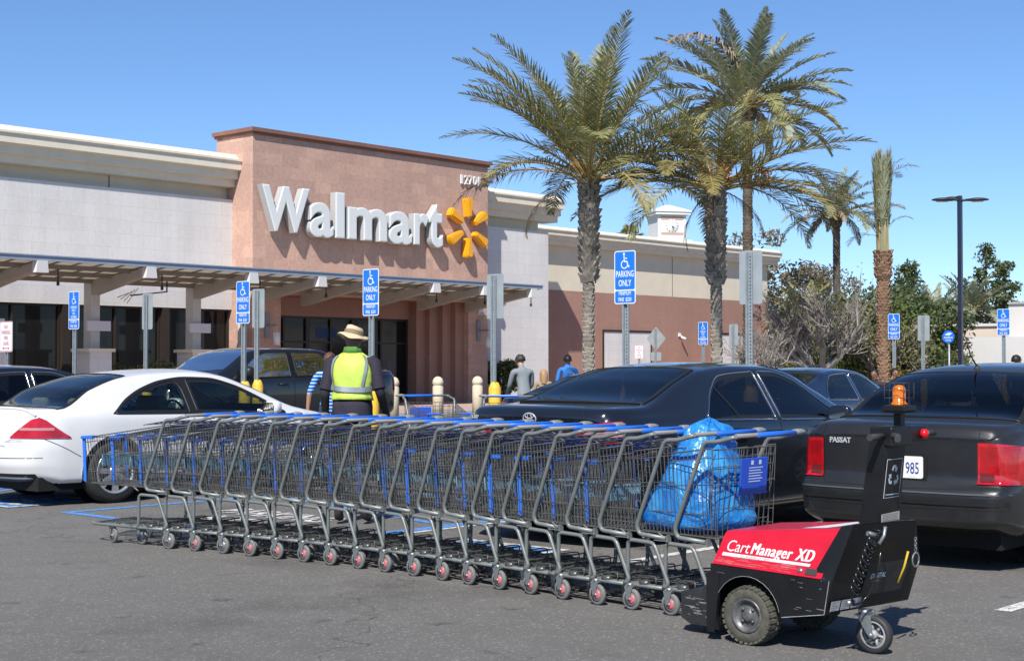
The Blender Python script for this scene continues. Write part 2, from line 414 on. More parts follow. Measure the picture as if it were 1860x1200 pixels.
# ---------------------------------------------------------------- the big shop
WHITE_ST = stone_mat('white_stone', (0.64, 0.625, 0.61), (0.605, 0.585, 0.57), (0.55, 0.535, 0.52), 0.8, 0.4, grain=0.45)
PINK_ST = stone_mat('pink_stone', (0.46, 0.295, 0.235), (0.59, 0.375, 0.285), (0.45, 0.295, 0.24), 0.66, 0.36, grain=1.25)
CREAM = mat('cream_stucco', (0.66, 0.59, 0.46), 0.92, var=0.05, vscale=1.2, bump=0.15, bscale=90)
CREAM2 = mat('cream_trim', (0.70, 0.64, 0.52), 0.9, var=0.05, vscale=2.0)
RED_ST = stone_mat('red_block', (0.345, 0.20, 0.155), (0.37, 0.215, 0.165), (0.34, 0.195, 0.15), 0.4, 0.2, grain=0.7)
COPING = mat('rust_coping', (0.22, 0.105, 0.075), 0.7, var=0.1, vscale=2)
GLASS_D = mat('dark_shop_glass', (0.012, 0.012, 0.013), 0.06, spec=0.35)
MULL = mat('bronze_mullion', (0.03, 0.022, 0.017), 0.45)
SEAM = mat('wall_joint', (0.16, 0.13, 0.10), 0.9)
BEAMP = mat('beam_paint', (0.36, 0.335, 0.30), 0.6, var=0.06, vscale=3); JOIST = mat('joist_paint', (0.20, 0.185, 0.165), 0.7)
STEEL_L = mat('light_grey_steel', (0.50, 0.485, 0.46), 0.55, var=0.06, vscale=3)
STEEL_B = mat('canopy_blue_steel', (0.25, 0.31, 0.40), 0.45, var=0.1, vscale=3)
PANEL = mat('canopy_panel', (0.62, 0.57, 0.48), 0.8, var=0.1, vscale=2)
_nt = PANEL.node_tree; _t = _nt.nodes.new('ShaderNodeBsdfTranslucent'); _t.inputs['Color'].default_value = (0.75, 0.70, 0.62, 1); _m = _nt.nodes.new('ShaderNodeMixShader'); _m.inputs[0].default_value = 0.45
_nt.links.new(_nt.nodes['Principled BSDF'].outputs[0], _m.inputs[1]); _nt.links.new(_t.outputs[0], _m.inputs[2]); _nt.links.new(_m.outputs[0], _nt.nodes['Material Output'].inputs['Surface'])
DARKST = mat('dark_fitting', (0.03, 0.03, 0.032), 0.5)
WHITE_P = mat('white_plastic', (0.7, 0.7, 0.7), 0.4)

store = thing('supermarket', 'long pink, cream and white stone supermarket with a red tower front and a canopy', 'supermarket', (33, 38, 0))
SO = Vector((33, 38, 0))
def part(q, name, mats, parent=None):
    """q built in world coordinates, parented to the shop or one of its parts"""
    o = q.build(name, mats, parent or store)
    if parent is None or parent is store: o.location = -SO
    return o
def stepped_cornice(x0, x1, yw, ztop, h, out, end_l=0, end_r=0):
    q = MB()
    # fascia, two stepped mouldings under it, sloping top
    prof = [(0.0, 0.0), (-out * 0.55, 0.0), (-out * 0.55, h * 0.22), (-out * 0.78, h * 0.24), (-out * 0.78, h * 0.46), (-out, h * 0.50), (-out, h * 0.74), (-out - 0.05, h * 0.76), (-out - 0.05, h * 0.82), (-out * 0.86, h * 0.83), (-out * 0.60, h), (0.35, h), (0.35, 0.0)]
    M = frame((x0, yw, ztop - h), (0, 1, 0), (0, 0, 1))        # a->y, b->z, c->x
    q.prism([(p[0], p[1]) for p in prof], 0, x1 - x0, M, 0)
    return q
# left wing
YW = 36.9; XT0, XT1 = 28.3, 38.8; YT = 35.9
ZB = 3.12
q = MB()
q.box((-20, YW, ZB), (XT0, YW + 0.5, 6.5)); q.box((-20, YW, 0.12), (XT0, YW + 0.5, 0.45))
part(q, 'wall', WHITE_ST)['label'] = 'white stone wall left of the tower'
q = MB(); q.box((-20, YW + 0.28, 6.5), (XT0 - 0.003, YW + 0.6, 7.3))
for x in (24.1, 14.0, 4.0, -6.0): q.box((x - 0.012, YW + 0.262, 6.503), (x + 0.012, YW + 0.28, 7.0), 1)
part(q, 'parapet', [CREAM, SEAM])
o = part(stepped_cornice(-20, XT0 - 0.003, YW + 0.28, 7.88, 1.0, 0.72), 'cornice', CREAM2)
# window strip: each opening with glass and mullions
xs = [-2.0, 1.1, 4.2, 7.3, 10.4, 13.2, 16.2, 19.4, 22.6, 25.9, 28.4]
for i in range(len(xs) - 1):
    q = MB(); x0, x1 = xs[i] + (0.12 if i else 0), xs[i + 1] - 0.12
    q.box((x0, YW + 0.20, 0.45), (x1, YW + 0.22, ZB)); f = part(q, 'window', GLASS_D)
    q = MB()
    for x in (x0 + 0.03, (x0 + x1) / 2, x1 - 0.03): q.box((x - 0.03, YW + 0.13, 0.45), (x + 0.03, YW + 0.198, ZB))
    for z in (0.48, ZB - 0.03): q.box((x0 + 0.062, YW + 0.135, z - 0.03), ((x0 + x1) / 2 - 0.032, YW + 0.198, z + 0.03)); q.box(((x0 + x1) / 2 + 0.032, YW + 0.135, z - 0.03), (x1 - 0.062, YW + 0.198, z + 0.03))
    q.build('frame', MULL, f)
    if i:
        q = MB(); q.box((xs[i] - 0.12, YW + 0.004, 0.451), (xs[i] + 0.12, YW + 0.3, ZB - 0.001)); part(q, 'pier', MULL)
# tower: two legs, the wall above the entrance, the side return
q = MB()
ZT = 8.52; ZO = 3.60
q.box((XT0, YT, ZO), (XT1, YT + 0.5, ZT)); q.box((XT0, YT, 0.12), (29.4, YT + 0.5, ZO)); q.box((37.8, YT, 0.12), (XT1, YT + 0.5, ZO))
q.box((XT0, YT + 0.5, 0.12), (XT0 + 0.5, YT + 1.5, ZT)); q.box((XT1 - 0.5, YT + 0.5, 0.12), (XT1, YT + 1.5, ZT)); q.box((XT0, YT + 1.5, 5), (XT1, YT + 1.8, ZT - 0.1))
part(q, 'tower', PINK_ST)
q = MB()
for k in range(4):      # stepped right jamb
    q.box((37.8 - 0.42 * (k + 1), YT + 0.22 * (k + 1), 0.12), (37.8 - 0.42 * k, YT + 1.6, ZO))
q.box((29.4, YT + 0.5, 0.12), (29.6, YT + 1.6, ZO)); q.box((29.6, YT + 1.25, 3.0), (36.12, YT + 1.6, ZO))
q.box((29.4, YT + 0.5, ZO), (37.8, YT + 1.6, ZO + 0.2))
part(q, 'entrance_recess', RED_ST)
q = MB(); q.box((XT0 - 0.12, YT - 0.12, ZT), (XT1 + 0.12, YT + 1.9, ZT + 0.12)); q.box((XT0 - 0.06, YT - 0.06, ZT - 0.08), (XT1 + 0.06, YT + 1.85, ZT - 0.002))
part(q, 'coping', COPING)
# entrance glazing
def glazing(x0, x1, z0, z1, n, name):
    q = MB(); q.box((x0, YT + 1.38, z0), (x1, YT + 1.40, z1)); f = part(q, name, GLASS_D); q = MB()
    for k in range(n + 1):
        x = lerp(x0 + 0.04, x1 - 0.04, k / n); q.box((x - 0.04, YT + 1.31, z0), (x + 0.04, YT + 1.377, z1))
    q.box((x0, YT + 1.315, z1 - 0.07), (x1, YT + 1.375, z1 - 0.002)); q.box((x0, YT + 1.315, 2.14), (x1, YT + 1.372, 2.2))
    q.build('frame', MULL, f); return f
glazing(29.6, 31.6, 0.2, 3.0, 2, 'window'); glazing(33.6, 36.12, 0.2, 3.0, 2, 'window')
dr = glazing(31.6, 33.6, 0.2, 3.0, 2, 'door')
for (x0, z0, w_, h_, c_) in ((34.0, 1.2, .45, .6, (.01, .035, .14)), (35.2, 1.1, .35, .5, (.10, .10, .10)), (32.0, 2.3, .9, .35, (.012, .04, .13)), (30.0, 1.3, .3, .45, (.09, .08, .07))):
    q = MB(); q.box((x0, YT + 1.372, z0), (x0 + w_, YT + 1.379, z0 + h_)); part(q, 'poster', mat('poster_%d' % int(x0 * 10), c_, .6))
# right block (mirrors the left wing)
XR = 43.3
q = MB(); q.box((XT1, YW, 0.12), (XR, YW + 0.5, 6.5)); q.box((XR - 0.5, YW + 0.5, 0.12), (XR, YW + 6, 6.5))
part(q, 'wall', WHITE_ST)['label'] = 'white stone wall right of the tower'
q = MB(); q.box((XT1 + 0.003, YW + 0.28, 6.5), (XR - 0.28, YW + 0.6, 7.3)); q.box((XR - 0.6, YW + 0.6, 6.5), (XR - 0.28, YW + 6, 7.3)); part(q, 'parapet', CREAM)
part(stepped_cornice(XT1 + 0.003, XR + 0.42, YW + 0.28, 7.88, 1.0, 0.72), 'cornice', CREAM2)
# far right wing
YF = 38.9; XE = 62.1
q = MB(); q.box((XR, YF, 0.02), (XE, YF + 0.5, 4.45)); q.box((XE - 0.5, YF + 0.5, 0.02), (XE, YF + 30, 4.45)); part(q, 'wall', RED_ST)['label'] = 'red block wall of the far right wing'
q = MB(); q.box((XR, YF + 0.02, 4.45), (XE - 0.02, YF + 0.52, 6.6)); q.box((XE - 0.52, YF + 0.52, 4.45), (XE - 0.02, YF + 30, 6.6))
for x in (45.0, 54.2): q.box((x - 0.012, YF + 0.005, 4.46), (x + 0.012, YF + 0.02, 6.2), 1)
part(q, 'parapet', [CREAM, SEAM])
part(stepped_cornice(XR + 0.003, XE + 0.5, YF + 0.02, 6.98, 0.72, 0.52), 'cornice', CREAM2)
for (x0, x1) in ((49.2, 52.5), (57.7, 59.8)):
    q = MB(); q.box((x0, YF - 0.03, 0.1), (x1, YF - 0.004, 2.82)); o = part(q, 'bricked_up_opening', WHITE_ST)
    q = MB(); q.box((x0 - 0.05, YF - 0.06, 2.82), (x1 + 0.05, YF - 0.004, 2.9)); q.box((x0 - 0.05, YF - 0.06, 0.1), (x0, YF - 0.004, 2.82)); q.box((x1, YF - 0.06, 0.1), (x1 + 0.05, YF - 0.004, 2.82)); q.build('frame', MULL, o)
# roof slabs keep the sky out from other positions
q = MB(); q.box((-20, YW + 0.6, 6.9), (XR - 0.6, YW + 40, 7.0)); q.box((XR, YF + 0.5, 6.2), (XE - 0.5, YF + 30, 6.3)); part(q, 'roof', CREAM2)
# canopy
beams = [10.0, 13.1, 16.2, 19.4, 22.55, 25.9, 28.4, 30.3, 33.1, 35.4, 37.75]
can = MB(); ZC = 4.05; YC0 = 32.8; XC1 = 38.2
can.box((-20, YC0, ZC - 0.07), (XC1, YC0 + 0.08, ZC + 0.04)); can.box((-20, YC0 - 0.03, ZC + 0.04), (XC1 + 0.02, YC0 + 0.2, ZC + 0.07))
can.prism([(YC0 + 0.08, ZC - 0.07), (YC0 + 0.08, ZC + 0.04), (YT - 0.01, ZC - 0.30), (YT - 0.01, ZC - 0.40)], XC1 - 0.1, XC1, frame((0, 0, 0), (0, 1, 0), (0, 0, 1)))
o = part(can, 'canopy_edge', STEEL_B)
def zs(y): return ZC + 0.005 - (y - YC0) * 0.115
q = MB(); q.prism([(YC0 + 0.2, zs(YC0 + 0.2)), (YC0 + 0.2, zs(YC0 + 0.2) + 0.03), (YT - 0.02, zs(YT) + 0.03), (YT - 0.02, zs(YT))], -20, XC1 - 0.1, frame((0, 0, 0), (0, 1, 0), (0, 0, 1)))
part(q, 'canopy_roof', PANEL)
q = MB()
for yy in (33.6, 34.5, 35.4): q.box((-20, yy - 0.04, zs(yy) - 0.12), (XC1 - 0.1, yy + 0.04, zs(yy) - 0.006))
x = -19.0
while x < XC1 - 0.3:
    q.prism([(YC0 + 0.22, zs(YC0 + 0.2) - 0.004), (YC0 + 0.22, zs(YC0 + 0.2) - 0.04), (YT - 0.05, zs(YT) - 0.04), (YT - 0.05, zs(YT) - 0.004)], x - 0.015, x + 0.015, frame((0, 0, 0), (0, 1, 0), (0, 0, 1))); x += 0.62
part(q, 'purlins', JOIST)
def beam_poly(y_tip, y_root, z_tip, z_root, d_tip, d_root, w, x):
    q = MB()
    P = [(y_tip, z_tip), (y_tip + 0.08, z_tip - d_tip), (y_tip + 0.35, z_tip - d_tip - 0.03), (y_root, z_root - d_root), (y_root, z_root)]
    q.prism(P, x - w / 2, x + w / 2, frame((0, 0, 0), (0, 1, 0), (0, 0, 1))); return q
for x in beams:
    on_tower = x > XT0
    root = YT if on_tower else 35.55
    o = part(beam_poly(33.0, root - 0.004, 3.94, 3.70 - (0.04 if on_tower else 0), 0.22, 0.40, 0.24, x), 'canopy_beam', BEAMP)
    q = MB(); q.prism([(-0.17, 0), (0.17, 0), (0.135, 0.29), (-0.135, 0.29)], 0, 0.22, frame((x, 33.0, 3.69), (1, 0, 0), (0, 0, 1)) ); q.build('end_cap', mat('beam_end_paint', (0.62, 0.61, 0.59), 0.5), o)
    q = MB(); q.tube([(x + 1.1, 33.9, ZC - 0.1), (x + 1.1, 33.9, ZC - 0.55)], 0.018, 6); q.tube([(x + 1.1, 33.9, ZC - 0.5), (x + 1.1, 33.9, ZC - 0.6)], 0.04, 8); part(q, 'sprinkler_drop', DARKST)
for x in beams[:6]:
    q = MB(); q.box((x - 0.14, 35.4, 1.86), (x + 0.14, 35.75, 3.66)); o = part(q, 'canopy_post', STEEL_L)
    q = MB(); q.box((x - 0.30, 35.30, 2.35), (x + 0.42, 35.39, 2.62)); q.build('wall_light', mat('pale_lamp_cover', (0.6, 0.58, 0.62), 0.4), o)
    q = MB(); q.box((x - 0.34, 35.12, 0.12), (x + 0.34, 35.88, 1.78)); o = part(q, 'plinth', WHITE_ST)
    q = MB(); q.box((x - 0.41, 35.05, 1.78), (x + 0.41, 35.95, 1.87)); q.build('plinth_cap', CREAM2, o)
# wall lights with a hanging shade on the two tower legs, pipes
for (x, z) in ((28.85, 2.25), (38.3, 2.25)):
    q = MB(); q.box((x - 0.09, YT - 0.06, z), (x + 0.09, YT - 0.004, z + 0.75)); q.box((x - 0.04, YT - 0.5, z + 0.36), (x + 0.04, YT - 0.06, z + 0.42)); o = part(q, 'wall_light', mat('wall_light_grey', (0.24, 0.24, 0.26), 0.4))
    q = MB(); q.tube([(x, YT - 0.48, z + 0.36), (x, YT - 0.48, z + 0.16)], 0.008, 5); q.lathe([(0.0, 0.17), (0.105, 0.165), (0.105, -0.22), (0.0, -0.22)], (x, YT - 0.48, z), n=14); q.build('shade', WHITE_P, o)
q = MB(); q.tube([(XT0 - 0.06, YT + 0.55, 0.2), (XT0 - 0.06, YT + 0.55, 3.3), (XT0 + 0.02, YT + 0.55, 3.4)], 0.05, 8); part(q, 'downpipe', STEEL_L)
# security cameras: each a thing on the wall
def wall_camera(x, y, z, label, s=1.0):
    t = thing('security_camera', label, 'camera', (x, y, z), 0, 'security cameras on the shop wall')
    q = MB(); q.box((-0.09 * s, -0.06 * s, -0.02 * s), (0.09 * s, -0.004, 0.16 * s)); q.tube([(0, -0.06 * s, 0.05 * s), (0, -0.2 * s, -0.02 * s)], 0.025 * s, 6); q.build('bracket', WHITE_P, t)
    q = MB(); q.tube([(0.0, -0.12 * s, -0.05 * s), (0.05 * s, -0.38 * s, -0.14 * s)], 0.06 * s, 10); q.build('camera_body', WHITE_P, t)
wall_camera(17.6, YW, 3.35, 'white security camera under the canopy, above the dark windows', 1.3)
wall_camera(54.7, YF, 2.7, 'small white security camera on the red wall behind the palms', 0.9)
wall_camera(38.4, YT, 3.2, 'camera on the right leg of the tower under the canopy end', 1.2)
t = thing('aerial', 'small metal aerial hanging under the canopy by the pale post', 'aerial', (24.3, 34.6, ZC - 0.1))
q = MB(); q.tube([(0, 0, 0), (0, 0, -0.5), (-1.3, -0.2, -0.65)], 0.022, 5); q.build('arm', DARKST, t)
q = MB()
for k in range(4): q.tube([(-1.2 - 0.1 * k, -0.4, -0.45 - 0.05 * k), (-1.25 - 0.1 * k, 0.05, -0.85 + 0.05 * k)], 0.014, 4)
q.build('elements', STEEL_L, t)

# big channel letters, standing 12 cm off the wall
sign = thing('shop_sign', 'big white raised letters spelling the shop name with a yellow spark, on the pink tower', 'sign', (33.5, YT, 5.9))
LET = mat('white_channel_letter', (0.66, 0.68, 0.67), 0.35); LET_S = mat('letter_return', (0.42, 0.43, 0.43), 0.5)
YEL = mat('yellow_channel', (0.80, 0.36, 0.012), 0.35)
def letter(txt, x0, x1, z0, z1, parent, deep=0.30, off=0.0, mats=(LET, LET_S), name='sign_letter', y=YT, gap=0.06, bev=0.022):
    bm = text_bm(txt, 1.0, extrude=deep / 2 - bev, bevel=bev, offset=off, align='LEFT', res=6)
    lo = [min(v.co[i] for v in bm.verts) for i in range(3)]; hi = [max(v.co[i] for v in bm.verts) for i in range(3)]
    for v in bm.verts:
        v.co.x = lerp(x0, x1, (v.co.x - lo[0]) / (hi[0] - lo[0])); v.co.y = lerp(z0, z1, (v.co.y - lo[1]) / (hi[1] - lo[1]))
        v.co.z = v.co.z + deep / 2 + gap
    M = frame((0, y, 0), (1, 0, 0), (0, 0, 1))
    q = MB(); bm.verts.index_update(); bm.normal_update()
    vs = [M @ v.co for v in bm.verts]
    o0 = len(q.v); q.add(vs, [[v.index for v in f.verts] for f in bm.faces], 0)
    for i, f in enumerate(bm.faces): q.m[i] = 1 if abs(f.normal.z) < 0.3 or f.normal.z < -0.3 else 0
    bm.free(); o = q.build(name, list(mats), parent); o.location = -Vector(parent.location); return o
for ch, x0, x1, z0, z1 in (('W', 28.38, 30.26, 5.50, 6.90), ('a', 30.27, 31.25, 5.42, 6.52), ('l', 31.33, 31.72, 5.45, 6.90), ('m', 31.86, 33.58, 5.45, 6.50),
                           ('a', 33.66, 34.72, 5.41, 6.50), ('r', 34.80, 35.50, 5.45, 6.51), ('t', 35.50, 36.18, 5.40, 6.88)):
    letter(ch, x0, x1, z0, z1, sign, off=0.012)
for k in range(6):      # spark
    a = R(90 + 60 * k); q = MB(); d = Vector((math.cos(a), math.sin(a), 0)); n = Vector((-d.y, d.x, 0))
    P = [(0.36, -0.07), (0.39, -0.095), (0.95, -0.165), (1.02, -0.15), (1.05, -0.05), (1.05, 0.05), (1.02, 0.15), (0.95, 0.165), (0.39, 0.095), (0.36, 0.07)]
    bm = bmesh.new(); vs = [bm.verts.new(d * p[0] + n * p[1] + Vector((0, 0, 0.06))) for p in P]; f = bm.faces.new(vs)
    r = bmesh.ops.extrude_face_region(bm, geom=[f])
    for v in r['geom']:
        if isinstance(v, bmesh.types.BMVert): v.co.z += 0.26
    bmesh.ops.recalc_face_normals(bm, faces=bm.faces[:])
    top = [e for e in bm.edges if all(v.co.z > 0.3 for v in e.verts)]
    bmesh.ops.bevel(bm, geom=top, offset=0.045, segments=2, affect='EDGES')
    q.addbm(bm, 0, frame((37.58, YT, 6.2), (1, 0, 0), (0, 0, 1)))
    o = q.build('logo_ray', YEL, sign); o.location = -Vector(sign.location)
num = thing('street_number', 'raised white street number 12701 at the top right of the pink tower', 'number', (37.9, YT, 7.9))
W_ = 1.08 / 5
for i, ch in enumerate('12701'):
    x0 = 37.32 + i * 0.222; w = 0.105 if ch == '1' else 0.175
    letter(ch, x0 + (0.03 if ch == '1' else 0), x0 + w + (0.03 if ch == '1' else 0), 7.74, 8.06, num, deep=0.05, off=0.0, mats=(WHITE_P, WHITE_P), name='digit', gap=0.03, bev=0.002)

# ---------------------------------------------------------------- bollards
BOLL = mat('beige_bollard', (0.60, 0.50, 0.36), 0.7, var=0.08, vscale=5, bump=0.1)
YBOLL = mat('yellow_bollard', (0.72, 0.44, 0.04), 0.5, var=0.12, vscale=6, bump=0.15, bscale=15)
names = ['leftmost of the beige domed bollards, beside the pickup tail', 'middle beige domed bollard behind the stray cart', 'beige domed bollard right behind the yellow bollard', 'beige domed bollard behind the man in grey']
for (x, y), lb in zip(((26.1, 27.4), (27.6, 27.3), (29.0, 27.2), (30.7, 27.1)), names):
    q = MB(); q.lathe([(0.14, 0.0), (0.14, 0.86), (0.128, 0.875), (0.128, 0.91), (0.145, 0.925), (0.145, 0.985), (0.135, 1.03), (0.10, 1.09), (0.05, 1.12), (0.0, 1.13)], n=24)
    tag(q.build('bollard', BOLL, loc=(x, y, 0)), lb, 'bollard', 'beige bollards at the shop entrance')

# ---------------------------------------------------------------- sign posts
GALV = mat('galvanised_steel', (0.30, 0.34, 0.36), 0.45, metal=0.35, var=0.12, vscale=20)
HOLE = mat('post_hole', (0.03, 0.03, 0.03), 0.8)
SBLUE = mat('sign_blue', (0.012, 0.16, 0.62), 0.35); SWHITE = mat('sign_white', (0.72, 0.74, 0.76), 0.35)
SBACK = mat('sign_back_aluminium', (0.36, 0.40, 0.41), 0.5, metal=0.3, var=0.08, vscale=5)
SRED = mat('sign_red', (0.45, 0.03, 0.05), 0.4)
def plate(parts, w, h, r, z0, z1, mi, q): q.prism(rrect(w, h, r), z0, z1, None, mi)
def signpost_parts(root, H, back=False):
    q = MB(); w = 0.032
    q.box((-0.004, -w, 0), (0.0, w, H)); q.box((-0.03, -w, 0), (-0.004, -w + 0.006, H)); q.box((-0.03, w - 0.006, 0), (-0.004, w, H))
    q.box((-0.036, -w - 0.014, 0), (-0.03, -w + 0.004, H)); q.box((-0.036, w - 0.004, 0), (-0.03, w + 0.014, H))
    z = 0.5
    while z < H - 0.02:
        for xx in (0.0015, -0.0055): q.add([(xx, -0.008, z), (xx, 0.008, z), (xx, 0.008, z + 0.016), (xx, -0.008, z + 0.016)], [(0, 1, 2, 3)], 1)
        z += 0.04
    return q.build('post', [GALV, HOLE], root)
def lettering(root, items, M, m, name='lettering'):
    q = MB()
    for txt, size, cy, sx in items:
        q.addbm(text_bm(txt, size, sx=sx, offset=size * 0.012), 0, M @ Matrix.Translation((0, cy, 0)))
    return q.build(name, m, root)
def sign_frame(face, z): return frame((0.004 if face > 0 else -0.042, 0, z), (0, 1, 0), (0, 0, 1)) if face > 0 else frame((-0.042, 0, z), (0, -1, 0), (0, 0, 1))
def ada_sign(loc, label, rz=0, top=2.70, van=False, bollard=True, name='accessible_parking_sign', group='blue accessible parking signs on posts'):
    t = thing(name, label, 'parking sign', loc, rz, group)
    signpost_parts(t, top - 0.02)
    W, H = 0.305, 0.61
    M = sign_frame(-1, top - H / 2)
    q = MB(); q.prism(rrect(W, H, 0.03), -0.004, 0, M, 0); pl_ = q.build('plate', SWHITE, t)
    q = MB(); q.prism(rrect(W, H, 0.03), -0.0065, -0.0045, M, 0); q.build('plate_back', SBACK, pl_)
    q = MB(); q.prism(rrect(W - 0.022, 0.435, 0.022, cy=0.0765), 0.0, 0.001, M, 0); q.prism(rrect(W - 0.022, 0.138, 0.022, cy=-0.225), 0, 0.001, M, 0); q.build('blue_panel', SBLUE, pl_)
    q = MB(); S = M @ Matrix.Translation((0, 0.185, 0.002))
    for pts, w in access_symbol(0.19): ribbon(q, pts, w, 0, S)
    q.build('wheelchair_symbol', SWHITE, pl_)
    MT = M @ Matrix.Translation((0, 0, 0.002))
    if van: its = [('PARKING', 0.055, 0.03, 0.75), ('ONLY', 0.055, -0.02, 0.8), ('VAN', 0.05, -0.07, 0.8), ('ACCESSIBLE', 0.055, -0.125, 0.58)]
    else: its = [('PARKING', 0.10, 0.005, 0.62), ('ONLY', 0.10, -0.10, 0.68)]
    its += [('MINIMUM', 0.062, -0.205, 0.66), ('FINE  $250', 0.062, -0.275, 0.66)]
    lettering(t, its, MT, SWHITE)
    if bollard:
        q = MB(); q.lathe([(0.085, 0), (0.085, 1.12), (0.05, 1.2), (0.0, 1.21)], n=20); q.build('post_base', YBOLL, t)
    return t
def back_sign(loc, label, rz=0, top=2.68, h=0.61, bollard=True, w=0.305):
    t = thing('parking_sign', label, 'parking sign', loc, rz, 'parking signs seen from behind'); signpost_parts(t, top - 0.02)
    M = frame((0.004, 0, top - h / 2), (0, 1, 0), (0, 0, 1)); q = MB(); q.prism(rrect(w, h, 0.03), 0, 0.004, M, 0); p = q.build('plate', SBACK, t)
    q = MB(); q.prism(rrect(w - 0.02, h - 0.02, 0.03), 0.0045, 0.006, M, 0); q.build('blue_panel', SBLUE, p)
    if bollard:
        q = MB(); q.lathe([(0.085, 0), (0.085, 1.12), (0.05, 1.2), (0.0, 1.21)], n=20); q.build('post_base', YBOLL, t)
    return t
ada_sign((13.15, 21.2, 0), 'blue van accessible parking sign left of the others, over the dark car roof', top=2.62, van=True)
ada_sign((13.35, 17.1, 0), 'blue accessible parking sign rising behind the windscreen of the white coupe', top=2.64)
ada_sign((13.25, 14.3, 0), 'blue accessible parking sign right beside the sun hat of the worker', top=2.69)
ada_sign((13.6, 10.4, 0), 'large blue accessible parking sign rising behind the charcoal sedan', top=2.75)
ada_sign((33.2, 22.8, 0), 'small blue van accessible sign beside the second palm trunk', top=2.58, van=True)
ada_sign((32.8, 17.0, 0), 'distant blue accessible parking sign beside the tied-up palm', top=2.66)
ada_sign((33.1, 14.4, 0), 'blue accessible parking sign at the far right before the beige wall', top=2.72)
back_sign((14.7, 21.5, 0), 'grey back of a sign over the roof of the white coupe', top=2.65)
back_sign((14.75, 18.57, 0), 'grey back of a sign half hidden by the blue sign behind the coupe', top=2.63)
back_sign((14.95, 13.7, 0), 'grey back of a sign on the post in the tall yellow bollard', top=2.68)
back_sign((14.4, 9.25, 0), 'large grey back of a sign in front of the thin dark palm trunk', top=2.74)
back_sign((36.3, 23.9, 0), 'small grey back of a sign beside the second palm trunk', top=2.6)
back_sign((33.3, 16.5, 0), 'grey back of a sign right of the tied-up palm', top=2.62)
def fire_sign(loc, label, rz=0, top=2.1):
    t = thing('fire_lane_sign', label, 'sign', loc, rz, 'fire lane signs'); signpost_parts(t, top - 0.02)
    M = sign_frame(-1, top - 0.25); W, H = 0.40, 0.50
    q = MB(); q.prism(rrect(W, H, 0.03), -0.004, 0, M, 0); p = q.build('plate', SWHITE, t)
    q = MB(); q.prism(rrect(W - 0.012, H - 0.012, 0.028), 0.0, 0.0008, M, 0); q.build('border', SRED, p)
    q = MB(); q.prism(rrect(W - 0.03, H - 0.03, 0.024), 0.0, 0.0016, M, 0); q.build('face', SWHITE, p)
    lettering(t, [('NO', 0.085, 0.13, 0.9), ('PARKING', 0.085, 0.04, 0.78), ('FIRE', 0.085, -0.05, 0.85), ('LANE', 0.085, -0.14, 0.85)], M @ Matrix.Translation((0, 0, 0.003)), SRED)
    q = MB(); z = 0.003
    q.add([M @ Vector(p_) for p_ in ((-0.08, -0.197, z), (0.08, -0.197, z), (0.08, -0.185, z), (-0.08, -0.185, z))], [(0, 1, 2, 3)])
    for s in (-1, 1): q.add([M @ Vector(p_) for p_ in ((s * 0.07, -0.215, z), (s * 0.11, -0.191, z), (s * 0.07, -0.167, z))], [(0, 1, 2)])
    q.build('arrow', SRED, p); return t
# ---------------------------------------------------------------- shopping carts
CG = mat('cart_grey_enamel', (0.165, 0.178, 0.172), 0.38, metal=0.15, var=0.14, vscale=9)
CW = mat('cart_wire', (0.125, 0.125, 0.12), 0.36, metal=0.4, var=0.25, vscale=7)
CBLUE = mat('cart_blue_plastic', (0.02, 0.14, 0.60), 0.35, var=0.06, vscale=5)
CBLUE2 = mat('cart_flap_blue', (0.015, 0.075, 0.50), 0.4)
CTEAL = mat('cart_placard', (0.03, 0.20, 0.36), 0.4, var=0.4, vscale=14, var_col=(0.22, 0.40, 0.50))
CWHITE = mat('cart_print', (0.55, 0.62, 0.75), 0.5)
CAPG = mat('cart_cap_grey', (0.20, 0.20, 0.195), 0.5)
TYRE = mat('caster_tyre', (0.16, 0.16, 0.155), 0.6, var=0.2, vscale=30); HUB = mat('caster_hub', (0.48, 0.12, 0.13), 0.4, var=0.3, vscale=20); ZINC = mat('zinc', (0.25, 0.27, 0.27), 0.35, metal=0.6, var=0.15, vscale=30)
CYB, CYF = -0.05, 0.95           # back and front of the basket (y), origin under the rear casters
def bz_top(y): return lerp(0.975, 0.845, (y - CYB) / (CYF - CYB))
def bz_bot(y): return lerp(0.465, 0.475, (y - CYB) / (CYF - CYB))
def bw_top(y): return lerp(0.325, 0.235, (y - CYB) / (CYF - CYB))
def bw_bot(y): return lerp(0.285, 0.195, (y - CYB) / (CYF - CYB))
def side_pt(s, y, t): return Vector((s * lerp(bw_bot(y), bw_top(y), t), y - 0.03 * (1 - t) * ((y - CYB) / (CYF - CYB)), lerp(bz_bot(y), bz_top(y), t)))
